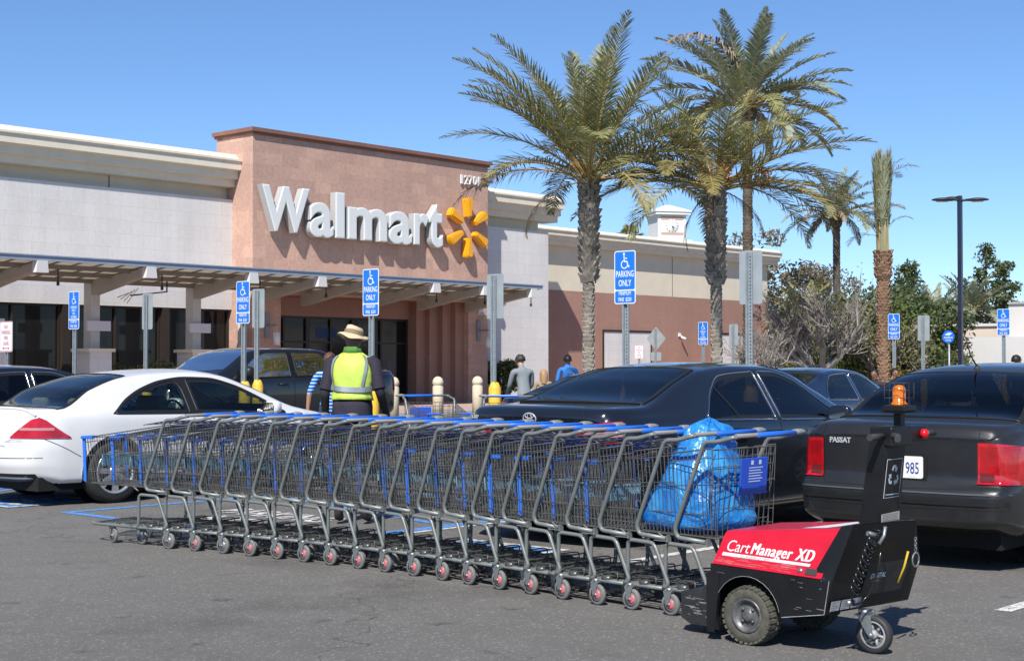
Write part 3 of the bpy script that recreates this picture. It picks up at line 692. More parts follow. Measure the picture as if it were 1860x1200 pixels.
def make_basket():
    q = MB(); r = 0.0024
    for s in (-1, 1):
        n = 33
        for k in range(n + 1):
            y = lerp(CYB, CYF, k / n); q.wire(side_pt(s, y, 0), side_pt(s, y, 1), r)
        for t, rr in ((0.0, 0.004), (0.10, 0.0024), (0.26, 0.003), (0.60, 0.003), (0.90, 0.003), (1.0, 0.0045)):
            q.tube([side_pt(s, lerp(CYB, CYF, k / 4), t) for k in range(5)], rr, 4, smooth=False)
    for k in range(15):     # front
        t = lerp(-1, 1, k / 14); q.wire(Vector((t * bw_bot(CYF), CYF - 0.03, bz_bot(CYF))), Vector((t * bw_top(CYF), CYF, bz_top(CYF))), r)
    for t, rr in ((0.0, 0.004), (0.3, 0.0028), (0.62, 0.0028), (1.0, 0.0045)): q.tube([side_pt(-1, CYF, t), side_pt(1, CYF, t)], rr, 4)
    for k in range(22):     # floor
        y = lerp(CYB, CYF - 0.03, k / 21); q.wire((-bw_bot(y), y, bz_bot(y)), (bw_bot(y), y, bz_bot(y)), r)
    for k in range(11):
        t = lerp(-0.9, 0.9, k / 10); q.wire((t * bw_bot(CYB), CYB, bz_bot(CYB)), (t * bw_bot(CYF), CYF - 0.03, bz_bot(CYF)), r)
    for k in (1, 4): q.wire((-bw_bot(0.2 * k), 0.2 * k, 0.462), (bw_bot(0.2 * k), 0.2 * k, 0.462), 0.005)
    return q
def gate_wires(n=12):
    """in the gate's own plane: x across, z down from the hinge"""
    q = MB(); w0, w1, H = 0.315, 0.275, 0.50
    for k in range(n):
        t = lerp(-1, 1, k / (n - 1)); q.wire((t * w0, 0, 0), (t * w1, 0, -H), 0.0026)
    for z in (0.0, 0.05, 0.10, 0.20, 0.34, 0.42, 0.50):
        w = lerp(w0, w1, z / H); q.wire((-w, 0, -z), (w, 0, -z), 0.0036 if z in (0.0, 0.5) else 0.0026)
    # folded child seat bars
    for s in (-1, 1): q.tube([(s * 0.27, 0.01, -0.03), (s * 0.26, 0.05, -0.10), (s * 0.25, 0.05, -0.34)], 0.0032, 4)
    for k in range(7): x = lerp(-0.24, 0.24, k / 6); q.wire((x, 0.05, -0.10), (x, 0.05, -0.33), 0.0024)
    for z in (0.12, 0.18, 0.25, 0.32): q.wire((-0.25, 0.05, -z), (0.25, 0.05, -z), 0.0026)
    return q
def flap():
    q = MB(); q.bevbox((-0.03, -0.006, -0.26), (0.245, 0.004, -0.06), 0.004); q.box((-0.05, 0.0, -0.275), (0.26, 0.003, -0.261)); return q
def flap_print():
    q = MB()
    for k in range(6): q.box((0.05, -0.0075, -0.115 - 0.016 * k), (0.19 - 0.02 * (k % 2), -0.0066, -0.120 - 0.016 * k))
    for xx in (0.08, 0.16): q.box((xx - 0.012, -0.0075, -0.10), (xx + 0.012, -0.0066, -0.075))
    return q
def caster_fork():
    q = MB()
    for s in (-1, 1): q.prism([(-0.03, 0.0), (0.03, 0.0), (0.022, -0.03), (0.012, -0.075), (-0.012, -0.075), (-0.018, -0.03)], s * 0.017 - 0.0015, s * 0.017 + 0.0015, frame((0, 0, 0.135), (0, 1, 0), (0, 0, 1)))
    q.box((-0.0185, -0.03, 0.135), (0.0185, 0.03, 0.139)); q.lathe([(0.016, 0.139), (0.016, 0.155)], n=10); return q
def tyre_m():
    q = MB(); q.lathe([(0.045, -0.012), (0.060, -0.012), (0.0635, -0.006), (0.0635, 0.006), (0.060, 0.012), (0.045, 0.012)], (0, 0, 0), axis='x', n=20, caps=False); return q
def hub_m():
    q = MB(); q.lathe([(0.030, -0.009), (0.0455, -0.007), (0.0455, 0.007), (0.030, 0.009)], (0, 0, 0), axis='x', n=20, mi=1, caps=False); q.lathe([(0.0, -0.015), (0.010, -0.015), (0.018, -0.012), (0.030, -0.009), (0.030, 0.009), (0.018, 0.012), (0.010, 0.015), (0.0, 0.015)], (0, 0, 0), axis='x', n=16); return q
def axle_m():
    q = MB(); q.lathe([(0.0, -0.024), (0.008, -0.024), (0.008, 0.024), (0.0, 0.024)], (0, 0, 0), axis='x', n=8); return q
CM = {}
def cart_mesh(name, fn, m):
    if name not in CM: CM[name] = fn().mesh(name, m)
    return CM[name]
def cobj(name, me, parent, loc=(0, 0, 0), rot=(0, 0, 0)):
    o = bpy.data.objects.new(name, me); COL.objects.link(o); o.parent = parent; o.location = loc; o.rotation_euler = rot; return o
def frame_tube(s):
    q = MB()
    P = [(s * 0.27, -0.20, 1.045), (s * 0.305, -0.175, 1.038), (s * 0.318, -0.08, 1.012), (s * 0.322, 0.0, 1.012), (s * 0.315, 0.04, 0.93), (s * 0.29, 0.235, 0.50), (s * 0.285, 0.22, 0.452), (s * 0.285, 0.02, 0.440)]
    q.tube(round_path(P, 0.05), 0.0135, 8); q.box((s * 0.285 - 0.016, 0.0, 0.424), (s * 0.285 + 0.016, 0.10, 0.428)); q.box((s * 0.285 - 0.018, -0.002, 0.42), (s * 0.285 + 0.018, 0.006, 0.462)); return q
def leg_frame(s):
    q = MB()
    P = [(s * 0.27, 0.40, 0.150), (s * 0.272, 0.325, 0.150), (s * 0.275, 0.315, 0.20), (s * 0.278, 0.31, 0.412), (s * 0.278, 0.115, 0.405), (s * 0.29, 0.0, 0.175), (s * 0.29, 0.04, 0.150)]
    q.tube(round_path(P, 0.034), 0.0125, 8)
    q.tube([(s * 0.285, 0.31, 0.44), (s * 0.285, 0.36, 0.47)], 0.006, 5); return q
def base_m():
    q = MB()
    P = [(-0.285, -0.02, 0.148), (-0.27, 0.30, 0.148), (-0.20, 0.86, 0.146), (-0.16, 0.93, 0.146), (0.16, 0.93, 0.146), (0.20, 0.86, 0.146), (0.27, 0.30, 0.148), (0.285, -0.02, 0.148)]
    q.tube(round_path(P, 0.04), 0.0125, 8); q.tube([(-0.285, 0.05, 0.148), (0.285, 0.05, 0.148)], 0.010, 6); q.tube([(-0.19, 0.70, 0.146), (0.19, 0.70, 0.146)], 0.010, 6); return q
def tray_m():
    q = MB()
    for k in range(9):
        t = lerp(-1, 1, k / 8); q.tube([(t * 0.25, 0.02, 0.21), (t * 0.245, 0.10, 0.19), (t * 0.20, 0.60, 0.165), (t * 0.18, 0.80, 0.165)], 0.0032, 4)
    for y, z in ((0.02, 0.21), (0.16, 0.188), (0.34, 0.18), (0.52, 0.17), (0.70, 0.167), (0.80, 0.167)): q.wire((-0.26 + y * 0.08, y, z), (0.26 - y * 0.08, y, z), 0.0035)
    for s in (-1, 1):
        q.tube(round_path([(s * 0.28, 0.10, 0.165), (s * 0.28, 0.10, 0.205), (s * 0.25, 0.13, 0.205), (s * 0.25, 0.24, 0.185)], 0.015), 0.0045, 5)
        q.tube([(s * 0.272, 0.16, 0.165), (s * 0.272, 0.22, 0.165)], 0.018, 6)
    return q
def bumper_m(s):
    q = MB()
    if True:
        q.prism([(-0.013, 0), (0.013, 0), (0.011, -0.33), (0.015, -0.355), (-0.010, -0.37), (-0.013, -0.34)], -0.007, 0.007, frame((s * 0.238, CYF + 0.004, 0.853), (s * 0.35, 1 if s < 0 else -1, 0), (0, 0.05, 1)))
        q.bevbox((s * 0.252 - 0.012, CYF - 0.11, 0.838), (s * 0.252 + 0.012, CYF + 0.02, 0.862), 0.006)
    q.bevbox((s * 0.245, CYF - 0.008, 0.842), (s * 0.12, CYF + 0.018, 0.862), 0.006)
    return q
def placard_m():
    q = MB(); q.bevbox((-0.155, CYF - 0.12, 0.61), (0.155, CYF - 0.11, 0.71), 0.004); return q
def grip_m():
    q = MB(); q.tube([(-0.10, -0.205, 1.048), (0.29, -0.205, 1.048)], 0.0165, 10); q.bevbox((-0.10, -0.218, 1.046), (0.29, -0.19, 1.063), 0.006); return q
def caps_m():
    q = MB(); q.tube([(-0.31, -0.202, 1.048), (0.31, -0.202, 1.048)], 0.013, 8)
    q.lathe([(0.0, 0.0), (0.024, 0.006), (0.028, 0.04), (0.026, 0.08), (0.017, 0.11), (0.0, 0.118)], (0, 0, 0), axis='x', n=12, M=Matrix.Translation((0.285, -0.200, 1.052)) @ Matrix.Scale(0.7, 4, (0, 0, 1)))
    return q
def shopping_cart(label, loc, rz, nested=True, group='grey shopping carts nested in one long row', gate_open=True, red_hub=True):
    t = thing('shopping_cart', label, 'shopping cart', loc, rz, group)
    cobj('basket', cart_mesh('basket', make_basket, CW), t)
    for s in (-1, 1):
        cobj('side_tube', cart_mesh('side_tube%d' % s, lambda: frame_tube(s), CG), t); cobj('leg', cart_mesh('leg%d' % s, lambda: leg_frame(s), CG), t)
    cobj('base_frame', cart_mesh('base_frame', base_m, CG), t); cobj('bottom_tray', cart_mesh('bottom_tray', tray_m, CW), t)
    [cobj('front_bumper', cart_mesh('front_bumper%d' % s, lambda: bumper_m(s), CBLUE), t) for s in (-1, 1)]; cobj('placard', cart_mesh('placard', placard_m, CTEAL), t)
    h = cobj('handle', cart_mesh('handle', grip_m, CBLUE), t); cobj('handle_end', cart_mesh('handle_end', caps_m, CAPG), h)
    g_ = cobj('rear_gate', cart_mesh('rear_gate', gate_wires, CW), t, (0, CYB, 0.965), (R(-random.uniform(78, 84)) if gate_open else R(4), 0, 0))
    if gate_open: g_.rotation_euler = (R(random.uniform(79, 84)), 0, 0)
    f = cobj('seat_flap', cart_mesh('seat_flap', flap, CBLUE2), g_)
    for (x, y, k) in ((-0.285, 0.0, 0), (0.285, 0.0, 0), (-0.19, 0.68, 1), (0.19, 0.68, 1)):
        c = cobj('caster', cart_mesh('caster', caster_fork, ZINC), t, (x, y, 0), (0, 0, random.uniform(-0.5, 0.5) if k else random.uniform(-.05, .05)))
        yo = -0.012 if not k else -0.03
        cobj('tyre', cart_mesh('tyre', tyre_m, TYRE), c, (0, yo, 0.0635)); cobj('hub', cart_mesh('hub', hub_m, HUB) if red_hub and not k else cart_mesh('hub_grey', hub_m, [ZINC, TYRE]), c, (0, yo, 0.0635)) if not (k and False) else None
        cobj('axle', cart_mesh('axle', axle_m, ZINC), c, (0, yo, 0.0635))
    return t
CM['hub'] = hub_m().mesh('hub', [HUB, TYRE])
# the row bows slightly: near rear caster (x) against y
bow = [(4.6, 7.03), (5.08, 7.04), (5.60, 7.05), (6.165, 7.09), (6.72, 7.12), (7.30, 7.165), (8.14, 7.148), (8.97, 7.08), (9.84, 6.93), (10.4, 6.80)]
ords = ['first', 'second', 'third', 'fourth', 'fifth', 'sixth', 'seventh', 'eighth', 'ninth', 'tenth', 'eleventh', 'twelfth', 'thirteenth', 'fourteenth', 'fifteenth', 'sixteenth', 'seventeenth', 'eighteenth', 'last']
carts = []
for k in range(19):
    y = 4.80 + 0.2805 * k + (random.uniform(-.008, .008) if k else 0)
    x = pchip(bow, y); tx = pchip(bow, y + 0.3) - pchip(bow, y - 0.3); ang = math.atan2(-tx, 0.6)
    lb = ('rearmost shopping cart, next to the red tug, holding a blue plastic bag' if k == 0 else
          'leading shopping cart at the far left end of the row, blue front corners uncovered' if k == 18 else
          'grey shopping cart in the nested row, %s counted from the red tug' % ords[k])
    c = shopping_cart(lb, (x + 0.285 * math.cos(ang), y + 0.285 * math.sin(ang), 0), ang + random.uniform(-0.014, 0.014), gate_open=(k > 0), red_hub=(k not in (16, 18)))
    carts.append(c)
# printed text on the one visible seat flap
f0 = [o for o in COL.objects if o.parent and o.parent.parent == carts[0] and o.name.startswith('seat_flap')][0]
f0['label'] = 'blue child seat flap with pale printing'
f0.data = f0.data.copy(); qq = flap(); n0 = len(qq.f); pp = flap_print(); qq.add(pp.v, pp.f, 1); f0.data = qq.mesh('seat_flap', [CBLUE2, CWHITE])
# loose carts
shopping_cart('stray shopping cart with a blue front standing before the beige bollards', (13.35, 13.35, 0), R(150), group='loose shopping carts', gate_open=False)
shopping_cart('stray shopping cart half hidden by the yellow bollard', (13.75, 12.35, 0), R(128), group='loose shopping carts', gate_open=False)
shopping_cart('stray shopping cart standing between the sedan mirror and the dark blue car', (19.3, 10.05, 0), R(88), group='loose shopping carts', gate_open=False)

# ---------------------------------------------------------------- blue bag in the last cart
def bag_mat():
    m = bpy.data.materials.new('blue_plastic_film'); m.use_nodes = True; nt = m.node_tree; b = nt.nodes['Principled BSDF']
    b.inputs['Base Color'].default_value = (0.012, 0.22, 0.62, 1); b.inputs['Roughness'].default_value = 0.24; b.inputs['Specular IOR Level'].default_value = 0.6
    tc = nt.nodes.new('ShaderNodeTexCoord')
    w = nt.nodes.new('ShaderNodeTexNoise'); w.inputs['Scale'].default_value = 4.5; w.inputs['Detail'].default_value = 4; w.inputs['Distortion'].default_value = 2.2; nt.links.new(tc.outputs['Object'], w.inputs['Vector'])
    bp = nt.nodes.new('ShaderNodeBump'); bp.inputs['Strength'].default_value = 0.8; bp.inputs['Distance'].default_value = 0.045; nt.links.new(w.outputs['Fac'], bp.inputs['Height']); nt.links.new(bp.outputs[0], b.inputs['Normal'])
    r = nt.nodes.new('ShaderNodeValToRGB'); r.color_ramp.elements[0].color = (0.01, 0.17, 0.56, 1); r.color_ramp.elements[1].color = (0.06, 0.38, 0.76, 1); r.color_ramp.elements[0].position = 0.35; r.color_ramp.elements[1].position = 0.65
    nt.links.new(w.outputs['Fac'], r.inputs['Fac']); nt.links.new(r.outputs[0], b.inputs['Base Color'])
    tr = nt.nodes.new('ShaderNodeBsdfTranslucent'); tr.inputs['Color'].default_value = (0.03, 0.35, 0.9, 1); mx = nt.nodes.new('ShaderNodeMixShader'); mx.inputs[0].default_value = 0.3
    nt.links.new(b.outputs[0], mx.inputs[1]); nt.links.new(tr.outputs[0], mx.inputs[2]); nt.links.new(mx.outputs[0], nt.nodes['Material Output'].inputs['Surface'])
    return m
from mathutils import noise as mnoise
q = MB(); N, K = 48, 30; vs = []
for i in range(K + 1):
    t = i / K; z = lerp(0.495, 1.13, t)
    rx = pl([(0, 0.26), (0.08, 0.30), (0.3, 0.29), (0.55, 0.25), (0.72, 0.20), (0.84, 0.16), (0.92, 0.14), (1, 0.02)], t)
    ry = pl([(0, 0.30), (0.08, 0.33), (0.3, 0.27), (0.55, 0.18), (0.75, 0.12), (0.9, 0.09), (1, 0.015)], t)
    for j in range(N):
        a = 2 * math.pi * j / N
        c, s_ = math.cos(a), math.sin(a); e = 0.75
        px, py = rx * math.copysign(abs(c) ** e, c), ry * math.copysign(abs(s_) ** e, s_)
        p = Vector((px, py + 0.10 * (1 - t), z)); d = mnoise.noise(Vector((px * 9, py * 9, z * 4 + 3))) * 0.035 + mnoise.noise(Vector((px * 22, py * 22, z * 9))) * 0.007 + 0.010 * math.sin(a * 11 + z * 9) * t
        p += Vector((c, s_, 0)) * d; p.z += 0.02 * mnoise.noise(Vector((px * 12, py * 12, 7))) * (1 if i > 1 else 0)
        p.x = max(-0.30 + 0.02, min(0.28, p.x)); vs.append(p)
fs = [(i * N + j, i * N + (j + 1) % N, (i + 1) * N + (j + 1) % N, (i + 1) * N + j) for i in range(K) for j in range(N)]
fs.append(tuple(range(N))[::-1]); fs.append(tuple(K * N + j for j in range(N)))
q.add(vs, fs, 0, True)
tag(q.build('plastic_bag', bag_mat(), loc=(7.33, 4.985, 0)), 'big crumpled blue plastic bag of rubbish in the rearmost cart', 'bag')
# ---------------------------------------------------------------- motorised cart pusher
TB = mat('tug_black_enamel', (0.009, 0.009, 0.010), 0.42, spec=0.35, var=0.25, vscale=6, bump=0.05, bscale=60)
TBW = mat('tug_black_worn', (0.016, 0.016, 0.017), 0.45, var=1.0, vscale=11, var_col=(0.03, 0.03, 0.032))
TRED = mat('tug_red_shell', (0.50, 0.008, 0.024), 0.34, coat=0.3, var=0.10, vscale=5)
WDEC = mat('white_decal', (0.62, 0.62, 0.62), 0.5); SCR = mat('scuffed_paint', (0.28, 0.28, 0.27), 0.6, var=0.3, vscale=30)
TGREY = mat('rubber_grey', (0.035, 0.035, 0.035), 0.75)
RIM = mat('dull_steel_rim', (0.11, 0.11, 0.11), 0.4, metal=0.3, var=.4, vscale=25); TY2 = mat('dusty_tyre', (0.075, 0.073, 0.055), 0.85, var=0.3, vscale=25, bump=0.3)
tug = thing('cart_tug', 'red and black motorised cart pusher with an amber beacon on its handle column', 'cart pusher', (6.92, 4.05, 0))
TO = Vector((6.92, 4.05, 0))
def tp(q, name, m, parent=None):
    o = q.build(name, m, parent or tug)
    if parent is None: o.location = -TO
    return o
X0, X1 = 6.55, 7.27; YB0, YF0 = 4.46, 3.79
# black chassis: side outline (y,z) with a wheel arch, extruded in x as two side plates plus a core
arch = [(4.24 + 0.20 * math.cos(R(a)), 0.15 + 0.205 * math.sin(R(a))) for a in range(12, 169, 12)]
side = [(YB0, 0.10), (YB0, 0.40), (3.84, 0.385), (3.60, 0.385), (3.60, 0.36), (3.755, 0.36), (3.785, 0.205), (4.03, 0.18)] 
poly = [(YB0 - 0.0, 0.06), (YB0, 0.402), (3.755, 0.378), (3.785, 0.205), (4.03, 0.165)] + arch[::-1] + [(4.41, 0.06)]
for xx in (X0, X1 - 0.02):
    q = MB(); q.prism(poly, xx, xx + 0.02, frame((0, 0, 0), (0, 1, 0), (0, 0, 1)), 0); tp(q, 'side_plate', TB)
q = MB(); q.box((X0 + 0.02, 3.80, 0.20), (X1 - 0.02, 4.00, 0.40)); q.box((X0 + 0.16, 4.00, 0.17), (X1 - 0.16, YB0 - 0.01, 0.40)); q.box((X0 + 0.02, YB0 - 0.02, 0.12), (X1 - 0.02, YB0, 0.40)); tp(q, 'chassis', TB)
# end box (operator side), leaning out towards the top
q = MB()
P = [(X0 + 0.003, 3.783, 0.209), (X1, 3.70, 0.207), (X1 - 0.03, 3.62, 0.42), (X1 - 0.23, 3.535, 0.655), (X0 + 0.05, 3.65, 0.655), (X0 + 0.003, 3.74, 0.38)]
B = [(p[0] + 0.001, 3.862 if p[2] < 0.6 else 3.715, min(p[2], 0.648)) for p in P]
q.add(P + B, [(0, 1, 2, 3, 4, 5), (11, 10, 9, 8, 7, 6)] + [(i, i + 6, (i + 1) % 6 + 6, (i + 1) % 6) for i in range(6)])
tp(q, 'rear_housing', TB)
# black slanted band between shell and end box
q = MB(); q.add([(X0 + 0.003, 3.80, 0.378), (X0 + 0.003, 3.742, 0.378), (X0 + 0.052, 3.652, 0.657), (X0 + 0.102, 3.735, 0.634), (X1 - 0.14, 3.735, 0.634), (X1 - 0.225, 3.537, 0.657), (X1 - 0.0, 3.8, 0.40), (X1, 3.742, 0.40)],
      [(0, 1, 2, 3), (3, 2, 5, 4), (4, 5, 7, 6)]); tp(q, 'corner_band', mat('tug_gloss_black', (0.02, 0.024, 0.032), 0.16, coat=0.5))
# red shell
q = MB()
yb, yf = 4.445, 3.80
prof = [(X0 - 0.004, 0.405, 0.383), (X0 + 0.075, 0.572, 0.628), (X1 - 0.075, 0.572, 0.628), (X1 + 0.004, 0.405, 0.383)]
N = 14; vs = []
# the front upper corner is placed in the plane of the other three side corners
_a, _b, _c = Vector((X0 - 0.004, yb, 0.405)), Vector((X0 - 0.004, yf, 0.383)), Vector((X0 + 0.075, yb - 0.035, 0.572)); _n = (_b - _a).cross(_c - _a)
xtf = _a.x - (_n.y * (yf - 0.055 - _a.y) + _n.z * (0.628 - _a.z)) / _n.x - X0
for i in range(N + 1):
    t = i / N
    prof[1] = (X0 + lerp(0.075, xtf, t), 0.572, 0.628); prof[2] = (X1 - lerp(0.075, xtf, t), 0.572, 0.628)
    row = [Vector((p[0], lerp(yb if j in (0, 3) else yb - 0.035, yf if j in (0, 3) else yf - 0.055, t), lerp(p[1], p[2], t))) for j, p in enumerate(prof)]
    rp = round_path(row, 0.03, 4); vs.append(rp)
M_ = len(vs[0]); flat = [p for r_ in vs for p in r_]
fs = [(i * M_ + j, i * M_ + j + 1, (i + 1) * M_ + j + 1, (i + 1) * M_ + j) for i in range(N) for j in range(M_ - 1)]
fs.append(tuple(range(M_))[::-1]); fs.append(tuple(N * M_ + j for j in range(M_)))
q.add(flat, fs, 0, False); shell = tp(q, 'hood', TRED)
# decals on the sloped red side: frame on that plane
A = Vector((X0 - 0.004, yb, 0.405)); Bq = Vector((X0 - 0.004, yf, 0.383)); Cq = Vector((X0 + 0.075, yb - 0.035, 0.572))
rt = (Bq - A).normalized(); up = (Cq - A) - rt * (Cq - A).dot(rt); FM = frame(A, rt, up.normalized())
def on_side(q, name, m):
    o = q.build(name, m, shell); return o
q = MB()
base = FM @ Matrix.Translation((0.055, 0.078, 0.0022))
q.addbm(text_bm('Cart', 0.088, align='LEFT', sx=0.86, shear=0.18), 0, base)
for _k in range(5): q.addbm(text_bm('Manager', 0.088, align='LEFT', sx=0.72, shear=0.18, spacing=1.12), 0, base @ Matrix.Translation((0.150 + 0.0016 * _k, 0.0, 0.0003 * _k)))
for _k in range(5): q.addbm(text_bm('XD', 0.092, align='LEFT', sx=0.72, shear=0.22, spacing=1.08), 0, base @ Matrix.Translation((0.418 + 0.0018 * _k, 0.0, 0.0003 * _k)))
q.add([base @ Vector(p) for p in ((-0.012, -0.028, 0), (0.51, -0.024, 0), (0.515, -0.010, 0), (-0.008, -0.010, 0))], [(0, 1, 2, 3)])
on_side(q, 'brand_lettering', WDEC)
q = MB(); q.addbm(text_bm('GATEKEEPER SYSTEMS', 0.014, align='LEFT', sx=1.25), 0, base @ Matrix.Translation((0.10, -0.024, 0.001))); on_side(q, 'small_lettering', mat('tiny_red_print', (0.35, 0.1, 0.1), 0.6))
q = MB(); q.box((0.55, 0.012, -0.001), (0.615, 0.045, 0.004)); qq = MB(); qq.add([FM @ Vector(v) for v in q.v], q.f); on_side(qq, 'latch_recess', TGREY)
q = MB(); q.lathe([(0.013, -0.002), (0.013, 0.004), (0.0, 0.005)], (0.52, 0.03, 0), n=12, M=FM); on_side(q, 'bolt', ZINC)
q = MB(); random.seed(4)
for k in range(40):   # scratches along the red shell bottom
    x = random.uniform(0.0, 0.45); y = random.uniform(0.008, 0.05); l = random.uniform(0.02, 0.11); h_ = random.uniform(0.0006, 0.0016)
    q.add([FM @ Vector(p) for p in ((x, y, 0.0018), (x + l, y - 0.002, 0.0018), (x + l, y - 0.002 + h_, 0.0018), (x, y + h_, 0.0018))], [(0, 1, 2, 3)])
on_side(q, 'scratches', mat('pale_scratch', (0.55, 0.2, 0.2), 0.6))
q = MB(); q.add([(6.70, 3.86, 0.6105), (6.70, 4.0, 0.601), (7.10, 3.9, 0.606), (6.95, 3.80, 0.6135)], [(3, 2, 1, 0)])
q.v = [(a, b, lerp(0.572, 0.628, (4.41 - b) / (4.41 - 3.745)) + 0.002) for a, b, c in q.v]; q.build('top_decal', WDEC, shell)
# scuffs on the black
q = MB(); random.seed(9)
for k in range(16):
    y = random.choice([random.uniform(3.80, 3.95), random.uniform(3.80, 4.02), random.uniform(4.4, 4.45)]); z = random.uniform(0.21, 0.38); l = random.uniform(0.006, 0.05); h_ = random.uniform(0.0006, 0.0018)
    if math.hypot(y - 4.24, z - 0.15) < 0.23: continue
    q.add([(X0 - 0.0012, y, z), (X0 - 0.0012, y - l, z - 0.002), (X0 - 0.0012, y - l, z - 0.002 + h_), (X0 - 0.0012, y, z + h_)], [(0, 1, 2, 3)])
for (a, b) in (((3.786, 0.207), (4.03, 0.167)), ((3.757, 0.376), (3.786, 0.208))): q.wire((X0 - 0.001, *a), (X0 - 0.001, *b), 0.0022)
for i in range(len(arch) - 1): q.wire((X0 - 0.001, *arch[i]), (X0 - 0.001, *arch[i + 1]), 0.0012)
tp(q, 'scuffs', SCR)
# push block and fender at the cart side
q = MB(); q.prism([(4.46, 0.07), (4.46, 0.33), (4.56, 0.27), (4.60, 0.22), (4.72, 0.22), (4.72, 0.08), (4.66, 0.05), (4.5, 0.05)], X0 + 0.10, X1 - 0.10, frame((0, 0, 0), (0, 1, 0), (0, 0, 1)))
tp(q, 'push_block', TBW)
for xx in (X0 - 0.004, X1 - 0.02):
    q = MB(); q.prism([(4.435, 0.045), (4.475, 0.045), (4.485, 0.06), (4.485, 0.36), (4.40, 0.36), (4.43, 0.08)], xx, xx + 0.024, frame((0, 0, 0), (0, 1, 0), (0, 0, 1))); tp(q, 'guard_fin', TB)
q = MB(); random.seed(3)
for k in range(30):
    y = random.uniform(4.5, 4.70); z = random.uniform(0.09, 0.2); l = random.uniform(0.01, 0.06)
    q.add([(X0 + 0.0985, y, z), (X0 + 0.0985, y - l, z), (X0 + 0.0985, y - l, z + 0.002), (X0 + 0.0985, y, z + 0.002)], [(0, 1, 2, 3)])
tp(q, 'block_scratches', SCR)
# drive wheels with knobbly tyres
for sx, xx in ((-1, X0 + 0.055), (1, X1 - 0.055)):
    q = MB(); Mw = Matrix.Translation((xx, 4.24, 0.152))
    q.lathe([(0.085, -0.050), (0.10, -0.058), (0.132, -0.058), (0.146, -0.045), (0.148, 0), (0.146, 0.045), (0.132, 0.058), (0.10, 0.058), (0.085, 0.050)], (0, 0, 0), axis='x', n=36, M=Mw, caps=False)
    for k in range(30):
        a = 2 * math.pi * k / 30
        for s2 in (-1, 1):
            a2 = a + (0.1 if s2 > 0 else 0); RM = Mw @ Matrix.Rotation(a2, 4, 'X')
            vs_ = [(s2 * 0.012, -0.009, 0.145), (s2 * 0.056, -0.012, 0.136), (s2 * 0.056, 0.010, 0.136), (s2 * 0.012, 0.009, 0.145), (s2 * 0.012, -0.007, 0.154), (s2 * 0.060, -0.010, 0.147), (s2 * 0.060, 0.008, 0.147), (s2 * 0.012, 0.007, 0.154)]
            q.add([RM @ Vector(v) for v in vs_], [(4, 5, 6, 7), (0, 1, 5, 4), (2, 3, 7, 6), (1, 2, 6, 5), (0, 3, 7, 4)])
    w = tp(q, 'wheel', TY2)
    q = MB(); q.lathe([(0.089, sx * 0.0), (0.089, sx * 0.058), (0.080, sx * 0.058), (0.068, sx * 0.038), (0.062, sx * 0.034), (0.034, sx * 0.036), (0.030, sx * 0.048), (0.022, sx * 0.052), (0.0, sx * 0.053)], (0, 0, 0), axis='x', n=28, M=Mw, caps=False)
    for k in range(4):
        a = R(45 + 90 * k); q.lathe([(0.008, 0.03 * sx), (0.008, sx * 0.046), (0.0, sx * 0.048)], (0, 0.042 * math.cos(a), 0.042 * math.sin(a)), axis='x', n=8, M=Mw)
    q.build('rim', RIM, w)
# swivel caster at the operator end
cx, cy = 6.80, 3.665
q = MB(); q.lathe([(0.035, 0.19), (0.035, 0.215)], (cx, cy + 0.03, 0), n=14); q.box((cx - 0.04, cy - 0.02, 0.183), (cx + 0.04, cy + 0.07, 0.193))
for s in (-1, 1): q.prism([(cy - 0.02, 0.19), (cy + 0.06, 0.19), (cy - 0.01, 0.085), (cy - 0.03, 0.085)], cx + s * 0.038 - 0.003, cx + s * 0.038 + 0.003, frame((0, 0, 0), (0, 1, 0), (0, 0, 1)))
q.lathe([(0.0, -0.05), (0.012, -0.05), (0.012, 0.05), (0, 0.05)], (cx, cy - 0.02, 0.095), axis='x', n=8)
ca = tp(q, 'swivel_caster', ZINC)
q = MB(); q.lathe([(0.072, -0.022), (0.090, -0.024), (0.0955, -0.012), (0.0955, 0.012), (0.090, 0.024), (0.072, 0.022)], (cx, cy - 0.02, 0.0955), axis='x', n=32, caps=False); q.build('tyre', mat('black_rubber', (0.03, 0.03, 0.03), 0.6), ca)
q = MB(); q.lathe([(0.060, -0.018), (0.073, -0.018), (0.073, 0.018), (0.060, 0.018)], (cx, cy - 0.02, 0.0955), axis='x', n=28, caps=False)
q.lathe([(0.0, -0.026), (0.022, -0.026), (0.022, 0.026), (0, 0.026)], (cx, cy - 0.02, 0.0955), axis='x', n=14)
for k in range(6):
    a = R(60 * k + 12); d = Vector((0, math.cos(a), math.sin(a))); c0 = Vector((cx, cy - 0.02, 0.0955)); q.tube([c0 + d * 0.02, c0 + d * 0.063], 0.009, 5)
q.build('rim', mat('grey_caster_rim', (0.30, 0.30, 0.30), 0.5), ca)
